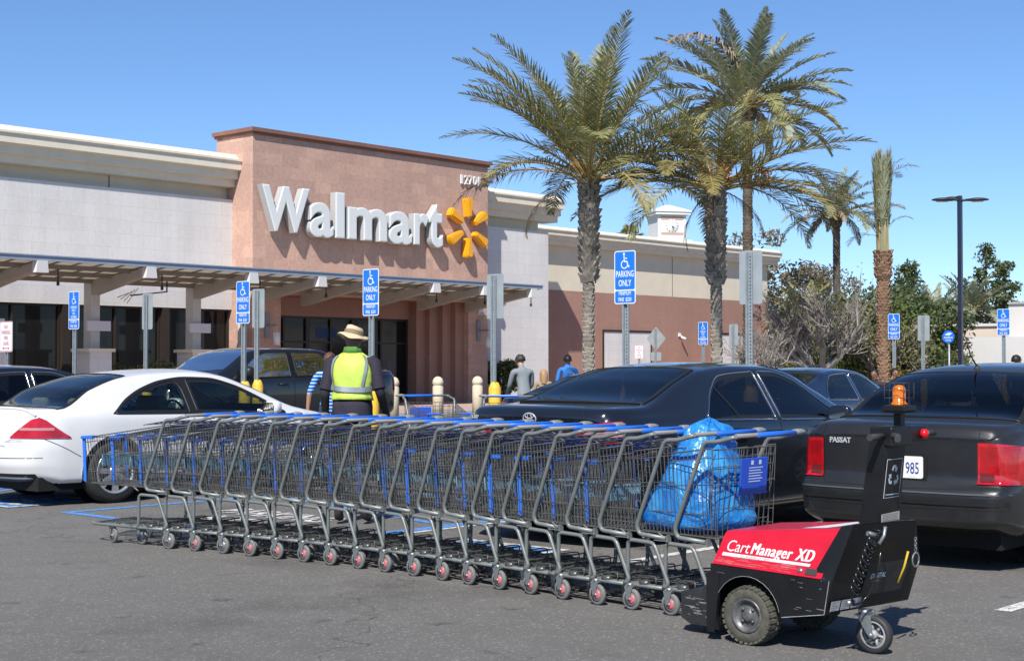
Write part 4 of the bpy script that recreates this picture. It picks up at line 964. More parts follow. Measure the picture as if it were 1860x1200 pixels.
# handle column
q = MB()
Mcol = Matrix(((1, 0, 0, 0), (0, 1, 0, 0), (0, 0, 1, 0), (0, 0, 0, 1)))
def yc(z): return 3.70 - (z - 0.60) * 0.12
xa, xb = 6.84, 7.065
vs = []
for z, d in ((0.60, 0.11), (1.045, 0.085)):
    vs += [(xa, yc(z) - d / 2, z), (xb, yc(z) - d / 2, z), (xb, yc(z) + d / 2, z), (xa, yc(z) + d / 2, z)]
q.add(vs, [(3, 2, 1, 0), (4, 5, 6, 7), (0, 1, 5, 4), (1, 2, 6, 5), (2, 3, 7, 6), (3, 0, 4, 7)]); col_ = tp(q, 'handle_column', TB)
EM = frame(((xa + xb) / 2, yc(0.90) - 0.0465, 0.90), (1, 0, 0), (0, 0.12 * -1, 1))
EM.translation = Vector(((xa + xb) / 2, yc(0.87) - 0.050, 0.87))
q = MB(); q.prism([(-0.082, -0.10), (0.082, -0.10), (0.082, 0.10), (-0.082, 0.10)], 0, 0.0015, EM, 0); q.prism([(-0.078, -0.096), (0.078, -0.096), (0.078, 0.096), (-0.078, 0.096)], 0.0016, 0.0022, EM, 1)
for k in range(3): # three chasing arrows
    Ma = EM @ Matrix.Translation((0, 0.012, 0.003)) @ Matrix.Rotation(R(120 * k), 4, 'Z')
    q.add([Ma @ Vector((*p, 0)) for p in ((-0.028, 0.034), (-0.012, 0.056), (0.014, 0.056), (0.024, 0.040), (0.036, 0.046), (0.024, 0.018), (0.001, 0.028), (0.012, 0.033), (0.006, 0.040), (-0.008, 0.040), (-0.012, 0.025))], [(0, 1, 10), (1, 2, 8, 9), (1, 9, 10), (2, 3, 7, 8), (3, 4, 5, 6, 7)], 0)
q.add([EM @ Vector(p) for p in ((-0.07, -0.085, 0.003), (0.07, -0.085, 0.003), (0.07, -0.080, 0.003), (-0.07, -0.080, 0.003))], [(0, 1, 2, 3)], 0)
q.build('recycling_label', [mat('label_silver', (0.5, 0.55, 0.56), 0.4), TB], col_)
# control head with grips
q = MB(); q.bevbox((6.85, yc(1.1) - 0.075, 1.03), (7.07, yc(1.1) + 0.055, 1.135), 0.012); q.bevbox((7.07, yc(1.1) - 0.06, 1.045), (7.28, yc(1.1) + 0.045, 1.13), 0.02); hd = tp(q, 'control_head', TB)
for x0_, x1_ in ((6.83, 6.70), (7.28, 7.40)):
    q = MB(); q.tube([(x0_ + 0.02 * (1 if x0_ < 7 else -1), yc(1.09) - 0.02, 1.085), (x1_, yc(1.09) - 0.03, 1.085)], 0.017, 12); q.build('grip', TGREY, hd)
q = MB(); q.tube([(6.86, yc(1.09) - 0.07, 1.09), (6.86, yc(1.09) - 0.10, 1.085), (6.74, yc(1.09) - 0.16, 1.08)], 0.0165, 10); q.build('grip', TGREY, hd)
q = MB(); q.lathe([(0.026, 0), (0.026, 0.02), (0.019, 0.03), (0.0, 0.033)], (0, 0, 0), n=18, M=frame((7.20, yc(1.1) - 0.061, 1.088), (1, 0, 0), (0, 0, 1))); q.build('stop_button', mat('red_button', (0.6, 0.01, 0.015), 0.25), hd)
# beacon
bx, by = 7.06, yc(1.13)
q = MB(); q.box((bx - 0.022, by - 0.02, 1.10), (bx + 0.022, by + 0.02, 1.205)); q.bevbox((bx - 0.065, by - 0.065, 1.205), (bx + 0.065, by + 0.065, 1.238), 0.006); q.bevbox((bx - 0.075, by - 0.075, 1.199), (bx + 0.075, by + 0.075, 1.204), 0.002); bc = tp(q, 'beacon', TB)
AMB = mat('amber_lens', (0.85, 0.22, 0.01), 0.15, spec=0.8, trans=0.35)
q = MB(); q.lathe([(0.044, 1.238), (0.042, 1.248), (0.033, 1.255), (0.034, 1.315), (0.030, 1.330), (0.018, 1.340), (0.0, 1.343)], (bx, by, 0), n=20); q.build('lens', AMB, bc)
q = MB()
for sx in (-1, 1):
    for sy in (-1, 1): q.tube([(bx + sx * 0.055, by + sy * 0.055, 1.238), (bx + sx * 0.055, by + sy * 0.055, 1.353)], 0.0022, 4)
for z in (1.275, 1.315, 1.353): q.tube([(bx + a * 0.055, by + b * 0.055, z) for a, b in ((-1, -1), (1, -1), (1, 1), (-1, 1))], 0.0022, 4, closed=True)
q.wire((bx - 0.055, by, 1.353), (bx + 0.055, by, 1.353), 0.002); q.wire((bx, by - 0.055, 1.353), (bx, by + 0.055, 1.353), 0.002)
for s in (-1, 1): q.wire((bx, by + s * 0.055, 1.238), (bx, by + s * 0.055, 1.353), 0.0018)
q.build('beacon_cage', TGREY, bc)
# notices at the foot of the column
LAB = mat('grey_notice', (0.36, 0.35, 0.30), 0.5, var=0.2, vscale=60); INK = mat('print_ink', (0.08, 0.08, 0.08), 0.6)
def on_end(x, z, w, h_, name, m, lines=0, inkm=INK):
    """sheet on the operator end of the housing"""
    def yy(x_, z_):
        t = (x_ - X0) / (X1 - X0); yb_ = lerp(3.785, 3.70, t); ym = lerp(3.74, 3.62, t); yt = lerp(3.65, 3.535, t)
        return (lerp(yb_, ym, (z_ - 0.207) / 0.2) if z_ < 0.40 else lerp(ym, yt, (z_ - 0.40) / 0.255)) - 0.012
    q = MB(); q.add([(x, yy(x, z), z), (x + w, yy(x + w, z), z), (x + w, yy(x + w, z + h_), z + h_), (x, yy(x, z + h_), z + h_)], [(0, 1, 2, 3)], 0)
    for k in range(lines):
        z_ = z + h_ * (0.15 + 0.75 * k / max(1, lines - 1)); w2 = w * (0.85 if k % 3 else 0.6)
        q.add([(x + w * .07, yy(x, z_) - 0.002, z_), (x + w2, yy(x + w2, z_) - 0.002, z_), (x + w2, yy(x + w2, z_) - 0.002, z_ + h_ * 0.03), (x + w * .07, yy(x, z_) - 0.002, z_ + h_ * 0.03)], [(0, 1, 2, 3)], 1)
    return tp(q, name, [m, inkm])
q = MB(); LM = frame((6.955, yc(0.63) - 0.060, 0.655), (1, 0, 0), (0, 0, 1))
q.prism([(-0.10, -0.045), (0.095, -0.035), (0.10, 0.04), (-0.09, 0.035)], 0, 0.0015, LM); 
for k in range(9): q.prism([(-0.08, -0.03 + k * 0.0075), (0.08, -0.03 + k * 0.0075), (0.08, -0.028 + k * 0.0075), (-0.08, -0.028 + k * 0.0075)], 0.0016, 0.002, LM, 1)
tp(q, 'notice', [LAB, INK])
on_end(6.875, 0.51, 0.12, 0.09, 'notice', LAB, 6)
for k in range(3): on_end(6.57 + k * 0.085, 0.222, 0.075, 0.05, 'warning_sticker', mat('sticker_white', (0.4, 0.4, 0.42), 0.5), 5)
on_end(6.80, 0.28, 0.34, 0.20, 'access_panel', TBW)
q = MB(); q.addbm(text_bm('DIGITAL', 0.040, align='LEFT', sx=0.85, offset=0.0008), 0, frame((6.775, 3.655, 0.375), (1, -0.14, 0), (0, -0.45, 1))); tp(q, 'digital_lettering', mat('pale_blue_print', (0.45, 0.55, 0.65), 0.5))
q = MB(); q.addbm(text_bm('CHARGE', 0.014, align='LEFT', sx=1.0), 0, frame((6.80, 3.658, 0.355), (1, -0.14, 0), (0, -0.45, 1))); q.addbm(text_bm('____ ____', 0.012, align='LEFT', sx=1.0), 0, frame((6.80, 3.625, 0.42), (1, -0.14, 0), (0, -0.45, 1))); tp(q, 'orange_print', mat('orange_print', (0.6, 0.25, 0.01), 0.5))
q = MB(); q.tube([(6.99, 3.555, 0.50), (6.985, 3.575, 0.42), (6.965, 3.60, 0.34)], 0.006, 5); tp(q, 'yellow_strap', mat('yellow_strap', (0.5, 0.35, 0.02), 0.6))
# coiled lead, chain, key ring
q = MB(); P = []
for k in range(150):
    t = k / 149; a = t * 2 * math.pi * 9; c0 = Vector((6.675, 3.63, 0.60)).lerp(Vector((6.60, 3.70, 0.33)), t) + Vector((0, -0.05, 0)); P.append(c0 + Vector((math.cos(a) * 0.028, math.sin(a) * 0.012, math.sin(a) * 0.022)))
P = [Vector((6.70, 3.60, 0.63)), Vector((6.72, 3.56, 0.625))] + P + [Vector((6.60, 3.66, 0.30)), Vector((6.62, 3.66, 0.262)), Vector((6.67, 3.65, 0.265)), Vector((6.705, 3.62, 0.31)), Vector((6.72, 3.585, 0.42)), Vector((6.71, 3.56, 0.52))]
q.tube(P, 0.0062, 6); tp(q, 'coiled_lead', mat('shiny_black_cable', (0.012, 0.012, 0.012), 0.2))
q = MB(); q.tube([(6.655, 3.60, 0.615), (6.72, 3.585, 0.60)], 0.013, 8); q.tube([(6.62, 3.70, 0.265), (6.66, 3.68, 0.268)], 0.014, 8); q.tube([(6.71, 3.57, 0.56), (6.745, 3.56, 0.60), (6.75, 3.555, 0.645)], 0.009, 6); tp(q, 'plug', ZINC)
def chain(p0, n, dz, sway=0.0):
    q = MB()
    for k in range(n):
        c0 = Vector(p0) + Vector((sway * k, 0, -dz * k)); ax = Vector((1, 0, 0)) if k % 2 else Vector((0, 1, 0))
        q.tube([c0 + ax * 0.006 * math.cos(a) + Vector((0, 0, 0.011 * math.sin(a))) for a in [2 * math.pi * j / 8 for j in range(8)]], 0.0022, 4, closed=True)
    return q
tp(chain((6.90, 3.70, 0.20), 11, 0.0165), 'drag_chain', ZINC)
tp(chain((7.03, 3.535, 0.56), 5, 0.013), 'key_chain', ZINC)
q = MB(); q.tube([Vector((7.03 + 0.035 * math.cos(a), 3.535, 0.455 + 0.035 * math.sin(a))) for a in [2 * math.pi * j / 24 for j in range(24)]], 0.005, 5, closed=True)
for j in range(24): a = 2 * math.pi * j / 24; q.tube([Vector((7.03 + r_ * math.cos(a), 3.533, 0.455 + r_ * math.sin(a))) for r_ in (0.030, 0.041)], 0.002, 4)
tp(q, 'key_ring', ZINC)
on_end(7.10, 0.44, 0.05, 0.06, 'blue_sticker', mat('sticker_blue', (0.05, 0.12, 0.35), 0.4))
on_end(7.12, 0.636, 0.001, 0.001, 'rivet', ZINC)
# ---------------------------------------------------------------- cars
def glass_mat(name, tint):
    m = bpy.data.materials.new(name); m.use_nodes = True; nt = m.node_tree; nt.nodes.remove(nt.nodes['Principled BSDF'])
    t = nt.nodes.new('ShaderNodeBsdfTransparent'); t.inputs['Color'].default_value = (*tint, 1); g_ = nt.nodes.new('ShaderNodeBsdfGlossy'); g_.inputs['Roughness'].default_value = 0.02; g_.inputs['Color'].default_value = (1, 1, 1, 1)
    f = nt.nodes.new('ShaderNodeFresnel'); f.inputs['IOR'].default_value = 1.55; mx = nt.nodes.new('ShaderNodeMixShader')
    nt.links.new(f.outputs[0], mx.inputs[0]); nt.links.new(t.outputs[0], mx.inputs[1]); nt.links.new(g_.outputs[0], mx.inputs[2]); nt.links.new(mx.outputs[0], nt.nodes['Material Output'].inputs['Surface']); MATS[name] = m; return m
CGLASS = glass_mat('tinted_car_glass', (0.16, 0.17, 0.19)); CGLASS2 = glass_mat('green_car_glass', (0.50, 0.58, 0.56))
SEATD = mat('dark_seat_cloth', (0.03, 0.03, 0.032), 0.8); SEATB = mat('beige_seat_cloth', (0.28, 0.24, 0.17), 0.8); DASH = mat('dashboard', (0.02, 0.02, 0.02), 0.6)
def interior(t, S, seat_m):
    L, hw = S['L'], S['hw']; x0 = S['rearglass'][1]; xf = S['windscreen'][1]; zb = pl(S['belt'], 2.2); H = max(p[1] for p in S['zc'])
    q = MB(); q.box((.5, -hw * .82, .32), (L - 1.1, hw * .82, .36)); q.box((.40, -hw * .72, zb - .04), (x0 - .35, hw * .72, zb - .01)); q.bevbox((xf + .15, -hw * .78, .62), (S['windscreen'][0] - .1, hw * .78, zb - .01), .05); n_ = q.build('interior_trim', DASH, t)
    q = MB(); q.tube([Vector((xf - .02 - .05 * math.sin(a), .38 + .18 * math.cos(a), zb - .04 + .17 * math.sin(a))) for a in [2 * math.pi * j / 20 for j in range(20)]], .015, 6, closed=True); q.build('steering_wheel', DASH, t)
    for s in (-1, 1):
        y = s * .37; xs_ = xf - .75; q = MB(); q.bevbox((xs_, y - .25, .38), (xs_ + .5, y + .25, .56), .05)
        Ms = Matrix.Translation((xs_, y, .52)) @ Matrix.Rotation(R(-14), 4, 'Y'); q.bevbox((-.07, -.24, 0), (.07, .24, .60), .06, M=Ms); q.bevbox((-.05, -.13, .64), (.05, .13, .64 + min(.2, H - 1.24)), .04, M=Ms); q.build('front_seat', seat_m, t)
    q = MB(); xr = x0 - .28; Ms = Matrix.Translation((xr, 0, .52)) @ Matrix.Rotation(R(-20), 4, 'Y'); q.bevbox((-.07, -.62, 0), (.07, .62, .50), .06, M=Ms); q.bevbox((xr, -.62, .38), (xr + .5, .62, .54), .05)
    for s in (-1, 1): q.bevbox((-.05, s * .36 - .13, .49), (.05, s * .36 + .13, .60), .04, M=Ms)
    q.build('rear_seat', seat_m, t)
BLKT = mat('black_trim', (0.012, 0.012, 0.012), 0.45)
GAP = mat('panel_gap', (0.004, 0.004, 0.004), 0.8)
CHROME = mat('chrome', (0.62, 0.63, 0.65), 0.12, metal=1.0)
CTYRE = mat('car_tyre', (0.022, 0.022, 0.022), 0.75, var=0.2, vscale=20)
ALLOY = mat('alloy_wheel', (0.52, 0.53, 0.54), 0.28, metal=0.7)
WELL = mat('wheel_well', (0.006, 0.006, 0.006), 0.9)
LRED = mat('tail_lamp_red', (0.42, 0.006, 0.010), 0.10, spec=0.8, coat=0.8, var=.35, vscale=9); LRED_D = mat('tail_lamp_rib', (0.30, 0.004, 0.008), 0.3)
LCLR = mat('lamp_clear', (0.42, 0.20, 0.20), 0.1, spec=0.8); BADGE = mat('badge_silver', (0.5, 0.5, 0.52), 0.35, metal=.2); LSMK = mat('lamp_smoked', (0.12, 0.02, 0.02), 0.15)

def car_body(S):
    """S: dict with L, hw and profile curves. Returns (MB, BVH). x=0 rear bumper, +x forward, y left, z up"""
    L, hw = S['L'], S['hw']; zc = S['zc']; deck = S['deck']; H = max(p[1] for p in zc)
    xs = []; x = 0.0
    while x < L: xs.append(x); x += 0.02 if (x < 0.16 or x > L - 0.2) else 0.04
    xs.append(L)
    arches = S['arches']     # (xc, zc, R)
    rings = []
    for x in xs:
        z_c = pchip(zc, x); dk = pl(deck, x); g = max(0.0, min(1.0, (z_c - dk) / (H - dk)))
        u = (x - L / 2) / (L / 2)
        w = hw * (1 - S.get('taper', 0.10) * abs(u) ** 3.5)
        e = min(x, L - x); ef = S.get('endw', .84) + (1 - S.get('endw', .84)) * math.sqrt(max(0.0, 1 - (1 - min(1, e / 0.30)) ** 2))
        w *= ef
        zb = pchip(S['belt'], x); z0 = S.get('z0', 0.20) + 0.08 * (1 - min(1, e / 0.25)); z_c = min(z_c, 10)
        zb = min(zb, z_c - 0.02)
        wr = lerp(w * 0.84, hw * S.get('roofw', 0.68), g); zr = z_c - lerp(0.018, 0.075, g); zr = max(zr, zb + 0.008)
        mid = lerp(z0, zb, 0.45)
        ctrl = [(0, z0), (w * .80, z0), (w * .95, z0 + .035), (w * .985, z0 + .12), (w, mid), (w * .995, lerp(mid, zb, .6)), (w * .965, zb), (lerp(w * .965, wr, .5), lerp(zb, zr, .54)), (wr, zr), (wr * .82, lerp(zr, z_c, .62)), (wr * .45, lerp(zr, z_c, .92)), (0, z_c)]
        P = smooth_path([(a, b, 0) for a, b in ctrl], 5)
        rings.append([(x, p.x, p.y) for p in P])
    K = len(rings[0]); rear = S.get('rear', [(0.2, .10), (0.35, 0.0), (0.62, 0.0), (0.66, 0.05), (0.95, 0.03), (1.1, 0.06)])
    front = S.get('front', [(0.2, .1), (0.4, 0.0), (0.6, 0.03), (0.8, 0.12)])
    def deform(p):
        x, y, z = p
        if x < 0.9: k = (1 - x / 0.9); x += k * (pl(rear, z) + S.get('bow', 0.16) * (abs(y) / hw) ** 2.6)
        if x > L - 1.1: k = 1 - (L - x) / 1.1; x -= k * (pl(front, z) + 0.34 * (abs(y) / hw) ** 2.4)
        return (x, y, z)
    def in_arch(p):
        for (ax, az, ar) in arches:
            if (p[0] - ax) ** 2 + (p[2] - az) ** 2 < ar * ar and abs(p[1]) > hw * 0.6: return (ax, az, ar)
        return None
    q = MB()
    for sgn in (-1, 1):
        R_ = [[deform((p[0], sgn * p[1], p[2])) for p in r] for r in rings]
        flat = [p for r in R_ for p in r]; inside = [in_arch(p) for p in flat]
        sn = []
        for p, a in zip(flat, inside):
            if a:
                dx, dz = p[0] - a[0], p[2] - a[1]; d = math.hypot(dx, dz) or 1e-4; k = a[2] / d
                sn.append((a[0] + dx * k, p[1], a[1] + dz * k))
            else: sn.append(p)
        fs = []
        for i in range(len(R_) - 1):
            for j in range(K - 1):
                a, b, c, d = i * K + j, (i + 1) * K + j, (i + 1) * K + j + 1, i * K + j + 1
                if inside[a] and inside[b] and inside[c] and inside[d]: continue
                fs.append((a, b, c, d) if sgn < 0 else (d, c, b, a))
        q.add(sn, fs, 0, True)
    for (ring, rev) in ((rings[0], False), (rings[-1], True)):      # end caps
        C = 16; vs = []; fs = []
        for p in ring:
            for c in range(C + 1): vs.append(deform((p[0], p[1] * lerp(-1, 1, c / C), p[2])))
        for i in range(K - 1):
            for c in range(C):
                a = i * (C + 1) + c; f = (a, a + C + 1, a + C + 2, a + 1); fs.append(f if rev else f[::-1])
        q.add(vs, fs, 0, True)
    bm = bmesh.new(); vv = [bm.verts.new(v) for v in q.v]
    for f, s_ in zip(q.f, q.sm):
        try: bm.faces.new([vv[i] for i in f])
        except ValueError: pass
    bmesh.ops.remove_doubles(bm, verts=bm.verts[:], dist=0.0008)
    bmesh.ops.recalc_face_normals(bm, faces=bm.faces[:])
    for f in bm.faces: f.smooth = True
    bvh = BVHTree.FromBMesh(bm)
    q2 = MB(); bm.verts.index_update(); q2.add([v.co.copy() for v in bm.verts], [[v.index for v in f.verts] for f in bm.faces], 0, True); bm.free()
    return q2, bvh

def cast(bvh, o, d):
    d = Vector(d).normalized(); h = bvh.ray_cast(Vector(o), d)
    if h[0] is None: return None
    n = h[1].copy()
    if n.dot(d) > 0: n = -n
    return h[0], n
def patch(bvh, P, nu, nv, off=0.004, frit=False):
    """P(s,t)->(origin, dir); returns MB surface lying off the body, with an inward rim"""
    pts = []; 
    for i in range(nu + 1):
        for j in range(nv + 1):
            o, d = P(i / nu, j / nv); h = cast(bvh, o, d)
            pts.append(h[0] + h[1] * off if h else None)
    q = MB(); idx = {}; vs = []
    for k, p in enumerate(pts):
        if p is not None: idx[k] = len(vs); vs.append(p)
    fs = []
    for i in range(nu):
        for j in range(nv):
            f = [i * (nv + 1) + j, (i + 1) * (nv + 1) + j, (i + 1) * (nv + 1) + j + 1, i * (nv + 1) + j + 1]
            if all(k in idx for k in f): fs.append([idx[k] for k in f])
    q.add(vs, fs, 0, True); border = []; q.cells = None
    if frit:
        k_ = 0
        for i in range(nu):
            for j in range(nv):
                f = [i * (nv + 1) + j, (i + 1) * (nv + 1) + j, (i + 1) * (nv + 1) + j + 1, i * (nv + 1) + j + 1]
                if all(k in idx for k in f):
                    if i in (0, nu - 1) or j in (0, nv - 1): q.m[k_] = 1
                    k_ += 1
    W_ = nv + 1
    order = [(i, 0) for i in range(nu)] + [(nu, j) for j in range(nv)] + [(i, nv) for i in range(nu, 0, -1)] + [(0, j) for j in range(nv, 0, -1)]
    for (i, j) in order:
        k = i * W_ + j
        if k in idx: border.append(vs[idx[k]])
    return q, border
def side_P(bot, top, x0, x1, sgn):
    def P(s, t):
        x = lerp(x0, x1, s); z0, z1 = pl(bot, x), pchip(top, x); z = lerp(z0, max(z0 + .002, z1), t); return (x, sgn * 2.0, z), (0, -sgn, 0)
    return P
def seam(bvh, pts, w=0.006, off=0.0015, step=0.03):
    """pts: list of (origin, dir); a thin line laid on the body"""
    P = []
    for (o0, d0), (o1, d1) in zip(pts, pts[1:]):
        n = max(1, int((Vector(o1) - Vector(o0)).length / step))
        for k in range(n):
            h = cast(bvh, Vector(o0).lerp(Vector(o1), k / n), Vector(d0).lerp(Vector(d1), k / n))
            if h: P.append(h)
    h = cast(bvh, *pts[-1]); 
    if h: P.append(h)
    q = MB(); vs = []
    for i, (p, n) in enumerate(P):
        t = (P[min(i + 1, len(P) - 1)][0] - P[max(i - 1, 0)][0])
        if t.length < 1e-6: t = Vector((1, 0, 0))
        s = t.normalized().cross(n).normalized() * w / 2; vs += [p + n * off - s, p + n * off + s]
    q.add(vs, [(2 * i, 2 * i + 2, 2 * i + 3, 2 * i + 1) for i in range(len(P) - 1)]); return q
def merge(qs):
    r = MB()
    for q in qs:
        o = len(r.v); r.v += q.v
        for f, m, s in zip(q.f, q.m, q.sm): r.f.append(tuple(i + o for i in f)); r.m.append(m); r.sm.append(s)
    return r
def car_wheel(t, x, y, r, sgn, spokes=7, rim_m=None, w=0.20):
    q = MB(); c = (x, y, r)
    q.lathe([(r * .66, -w / 2), (r * .86, -w / 2 - .006), (r * .96, -w / 2 + .012), (r, -w / 2 + .04), (r, w / 2 - .04), (r * .96, w / 2 - .012), (r * .86, w / 2 + .006), (r * .66, w / 2)], c, axis='y', n=48, caps=False)
    wh = q.build('wheel', CTYRE, t)
    q = MB(); o = sgn * w / 2
    q.lathe([(r * .70, o + sgn * .0), (r * .68, o - sgn * .004), (r * .62, o - sgn * .02), (r * .60, o - sgn * .07), (r * .2, o - sgn * .075), (0, o - sgn * .075)], c, axis='y', n=40, mi=1, caps=False)
    q.lathe([(r * .705, o - sgn * .004), (r * .70, o + sgn * .006), (r * .64, o + sgn * .002), (r * .62, o - sgn * .02)], c, axis='y', n=40, caps=False)
    for k in range(spokes):
        a = 2 * math.pi * k / spokes + .3; d = Vector((math.cos(a), 0, math.sin(a))); n = Vector((-d.z, 0, d.x))
        C0 = Vector(c); y0 = Vector((0, o - sgn * .012, 0)); y1 = Vector((0, o - sgn * .05, 0))
        A = [C0 + d * r * .12 + n * r * .075, C0 + d * r * .64 + n * r * .10, C0 + d * r * .64 - n * r * .10, C0 + d * r * .12 - n * r * .075]
        q.add([p + y0 for p in A] + [p + y1 for p in A], [(0, 1, 2, 3), (0, 1, 5, 4), (3, 2, 6, 7)])
    q.lathe([(r * .2, o - sgn * .05), (r * .2, o - sgn * .008), (r * .12, o - sgn * .002), (0, o - sgn * .001)], c, axis='y', n=24)
    q.build('rim', [rim_m or ALLOY, WELL], wh)
def mirror(t, x, y, z, sgn, m, s=1.0):
    q = MB(); bm = bmesh.new(); bmesh.ops.create_uvsphere(bm, u_segments=14, v_segments=10, radius=1)
    for v in bm.verts:
        c = v.co; c.x = math.copysign(abs(c.x) ** .7, c.x) * .085 * s * (1.0 if c.x > 0 else .45); c.y = math.copysign(abs(c.y) ** .6, c.y) * .115 * s; c.z = math.copysign(abs(c.z) ** .6, c.z) * .075 * s
    q.addbm(bm, 0, Matrix.Translation((x, y + sgn * .12, z)), True); q.tube([(x + .02, y - sgn * .03, z - .05), (x + .02, y + sgn * .06, z - .03)], .028, 8)
    mr_ = q.build('mirror', m, t); q = MB(); q.prism(rrect(.17 * s, .11 * s, .03), 0, .002, frame((x - .052 * s, y + sgn * .12, z), (0, -1, 0), (0, 0, 1))); q.build('mirror_glass', CHROME, mr_)

def in_windows(S, p, mrg):
    x, y, z = p
    if abs(y) < .35: return False
    for (bot, top, x0, x1) in S['windows'].values():
        if x0 + mrg < x < x1 - mrg and pl(bot, x) + mrg < z < pchip(top, x) - mrg: return True
    return False
def in_screens(S, p):
    x, y, z = p
    for key in ('rearglass', 'windscreen'):
        x0, x1, w0, w1 = S[key]; u = abs(y) / max(w0, .1)
        for s in [(x - x0) / (x1 - x0)]:
            w = lerp(w0, w1, min(1, max(0, s))); yn = y / w; bw = (0.05 * (1 - s * .5) if key == 'rearglass' else -.10) * yn * yn; s2 = (x - bw - x0) / (x1 - x0)
            if .012 < s2 < .985 and abs(y) < w - .012 and z > pl(S['deck'], x) - .08: return True
    return False
def car(name, label, cat, loc, rz, S, paint, group=None):
    t = thing(name, label, cat, loc, rz, group)
    q, bvh = car_body(S); L, hw = S['L'], S['hw']
    for i, f in enumerate(q.f):
        if sum(q.v[k][2] for k in f) / len(f) < S.get('z0', .2) + .028: q.m[i] = 1
    keep = [i for i, f in enumerate(q.f) if not all(in_windows(S, q.v[k], .006) or in_screens(S, q.v[k]) for k in f)]
    q.f = [q.f[i] for i in keep]; q.m = [q.m[i] for i in keep]; q.sm = [q.sm[i] for i in keep]
    body = q.build('body', [paint, WELL], t); interior(t, S, S.get('seat', SEATD))
    q = MB(); q.box((0.25, -hw * .8, 0.16), (L - .3, hw * .8, 0.3)); 
    for (ax, az, ar) in S['arches']:
        for s in (-1, 1):
            M = Matrix.Translation((ax, 0, az)); n = 20; vs = []; y0, y1 = s * hw * .55, s * (hw * .985)
            for k in range(n + 1):
                a = R(0 + 180 * k / n); vs += [(ax + (ar + .002) * math.cos(a), y0, az + (ar + .002) * math.sin(a)), (ax + (ar + .002) * math.cos(a), y1, az + (ar + .002) * math.sin(a))]
            q.add(vs, [(2 * i, 2 * i + 2, 2 * i + 3, 2 * i + 1) for i in range(n)]); q.add([vs[2 * i] for i in range(n + 1)], [tuple(range(n + 1))])
    q.build('wheel_well', WELL, t)
    gm = S.get('glass', CGLASS)
    # rear window and windscreen, projected from above
    for key, nm in (('rearglass', 'rear_window'), ('windscreen', 'windscreen')):
        x0, x1, w0, w1 = S[key]
        def P(s, tt, x0=x0, x1=x1, w0=w0, w1=w1):
            y = lerp(-1, 1, tt); w = lerp(w0, w1, s); bowx = (0.05 if key == 'rearglass' else -0.10) * (y * y) * (1 - s * .5 if key == 'rearglass' else 1)
            x = lerp(x0, x1, s); yy = y * w
            return (x + bowx, yy, 3), (0, 0, -1)
        q, bd = patch(bvh, P, 26, 34, 0.0045, True); g_ = q.build(nm, [gm, BLKT], t)
        q = MB(); q.tube(bd, 0.007, 5, closed=True); q.build('seal', BLKT, g_)
    for s in (-1, 1):
        for wn, (bot, top, x0, x1) in S['windows'].items():
            q, bd = patch(bvh, side_P(bot, top, x0, x1, s), 34, 10, 0.0035, True); g_ = q.build('window', [gm, BLKT], t)
            q = MB(); q.tube(bd, 0.009, 5, closed=True); q.build('window_trim', S.get('trim', BLKT), g_)
        if 'blackout' in S:
            bot, top, x0, x1 = S['blackout']; q, bd = patch(bvh, side_P(bot, top, x0, x1, s), 100, 20, 0.0015); q2 = MB(); q2.v = q.v
            for f, sm_ in zip(q.f, q.sm):
                if not all(in_windows(S, q.v[k], -.004) for k in f): q2.f.append(f); q2.m.append(0); q2.sm.append(sm_)
            q2.build('window_surround', BLKT, t)
        if S.get('bars'): merge([seam(bvh, [((x, s * 2, z), (0, -s, 0)) for x, z in l], .028, .007) for l in S['bars']]).build('window_bar', BLKT, t)
        gaps = [seam(bvh, [((x, s * 2, z), (0, -s, 0)) for x, z in line]) for line in S['side_gaps']]
        merge(gaps).build('door_gap', GAP, t)
        for (x, z) in S.get('handles', []):
            h = cast(bvh, (x, s * 2, z), (0, -s, 0))
            if h: q = MB(); q.tube(round_path([h[0], h[0] + Vector((.03, s * .035, .01)), h[0] + Vector((.17, s * .035, .01)), h[0] + Vector((.20, 0, 0))], .02), .013, 6); q.build('door_handle', S.get('handle_m', paint), t)
        mirror(t, *[S['mirror'][0], s * S['mirror'][1], S['mirror'][2]], s, S.get('mirror_m', paint))
        for (ax, az, ar) in S['arches']: car_wheel(t, ax, s * (hw - .115), S['wr'], s, S.get('spokes', 7))
    merge([seam(bvh, [(o, d) for o, d in line], .007) for line in S.get('rear_gaps', [])]).build('boot_gap', GAP, t) if S.get('rear_gaps') else None
    return t, bvh
def rear_patch(t, bvh, poly_fn, name, m, nu=14, nv=8, off=.004, d=(1, 0, 0), parent=None):
    """poly_fn(s,t)->(y,z) seen from behind"""
    dv = Vector(d).normalized()
    def P(s, tt):
        y, z = poly_fn(s, tt); return Vector((0, y, z)) - dv * 2, dv
    q, bd = patch(bvh, P, nu, nv, off); return q.build(name, m, parent or t), bd
def on_rear(bvh, y, z, rx=0):
    h = cast(bvh, (-2, y, z), (1, 0, 0)); n = h[1]
    up = Vector((0, 0, 1)); up = (up - n * up.dot(n)).normalized(); r = up.cross(n)
    M = Matrix((r, up, n)).transposed().to_4x4(); M.translation = h[0] + n * 0.003; return M

def rear_line(pts): return [((-2, y, z), (1, 0, 0)) for y, z in pts]
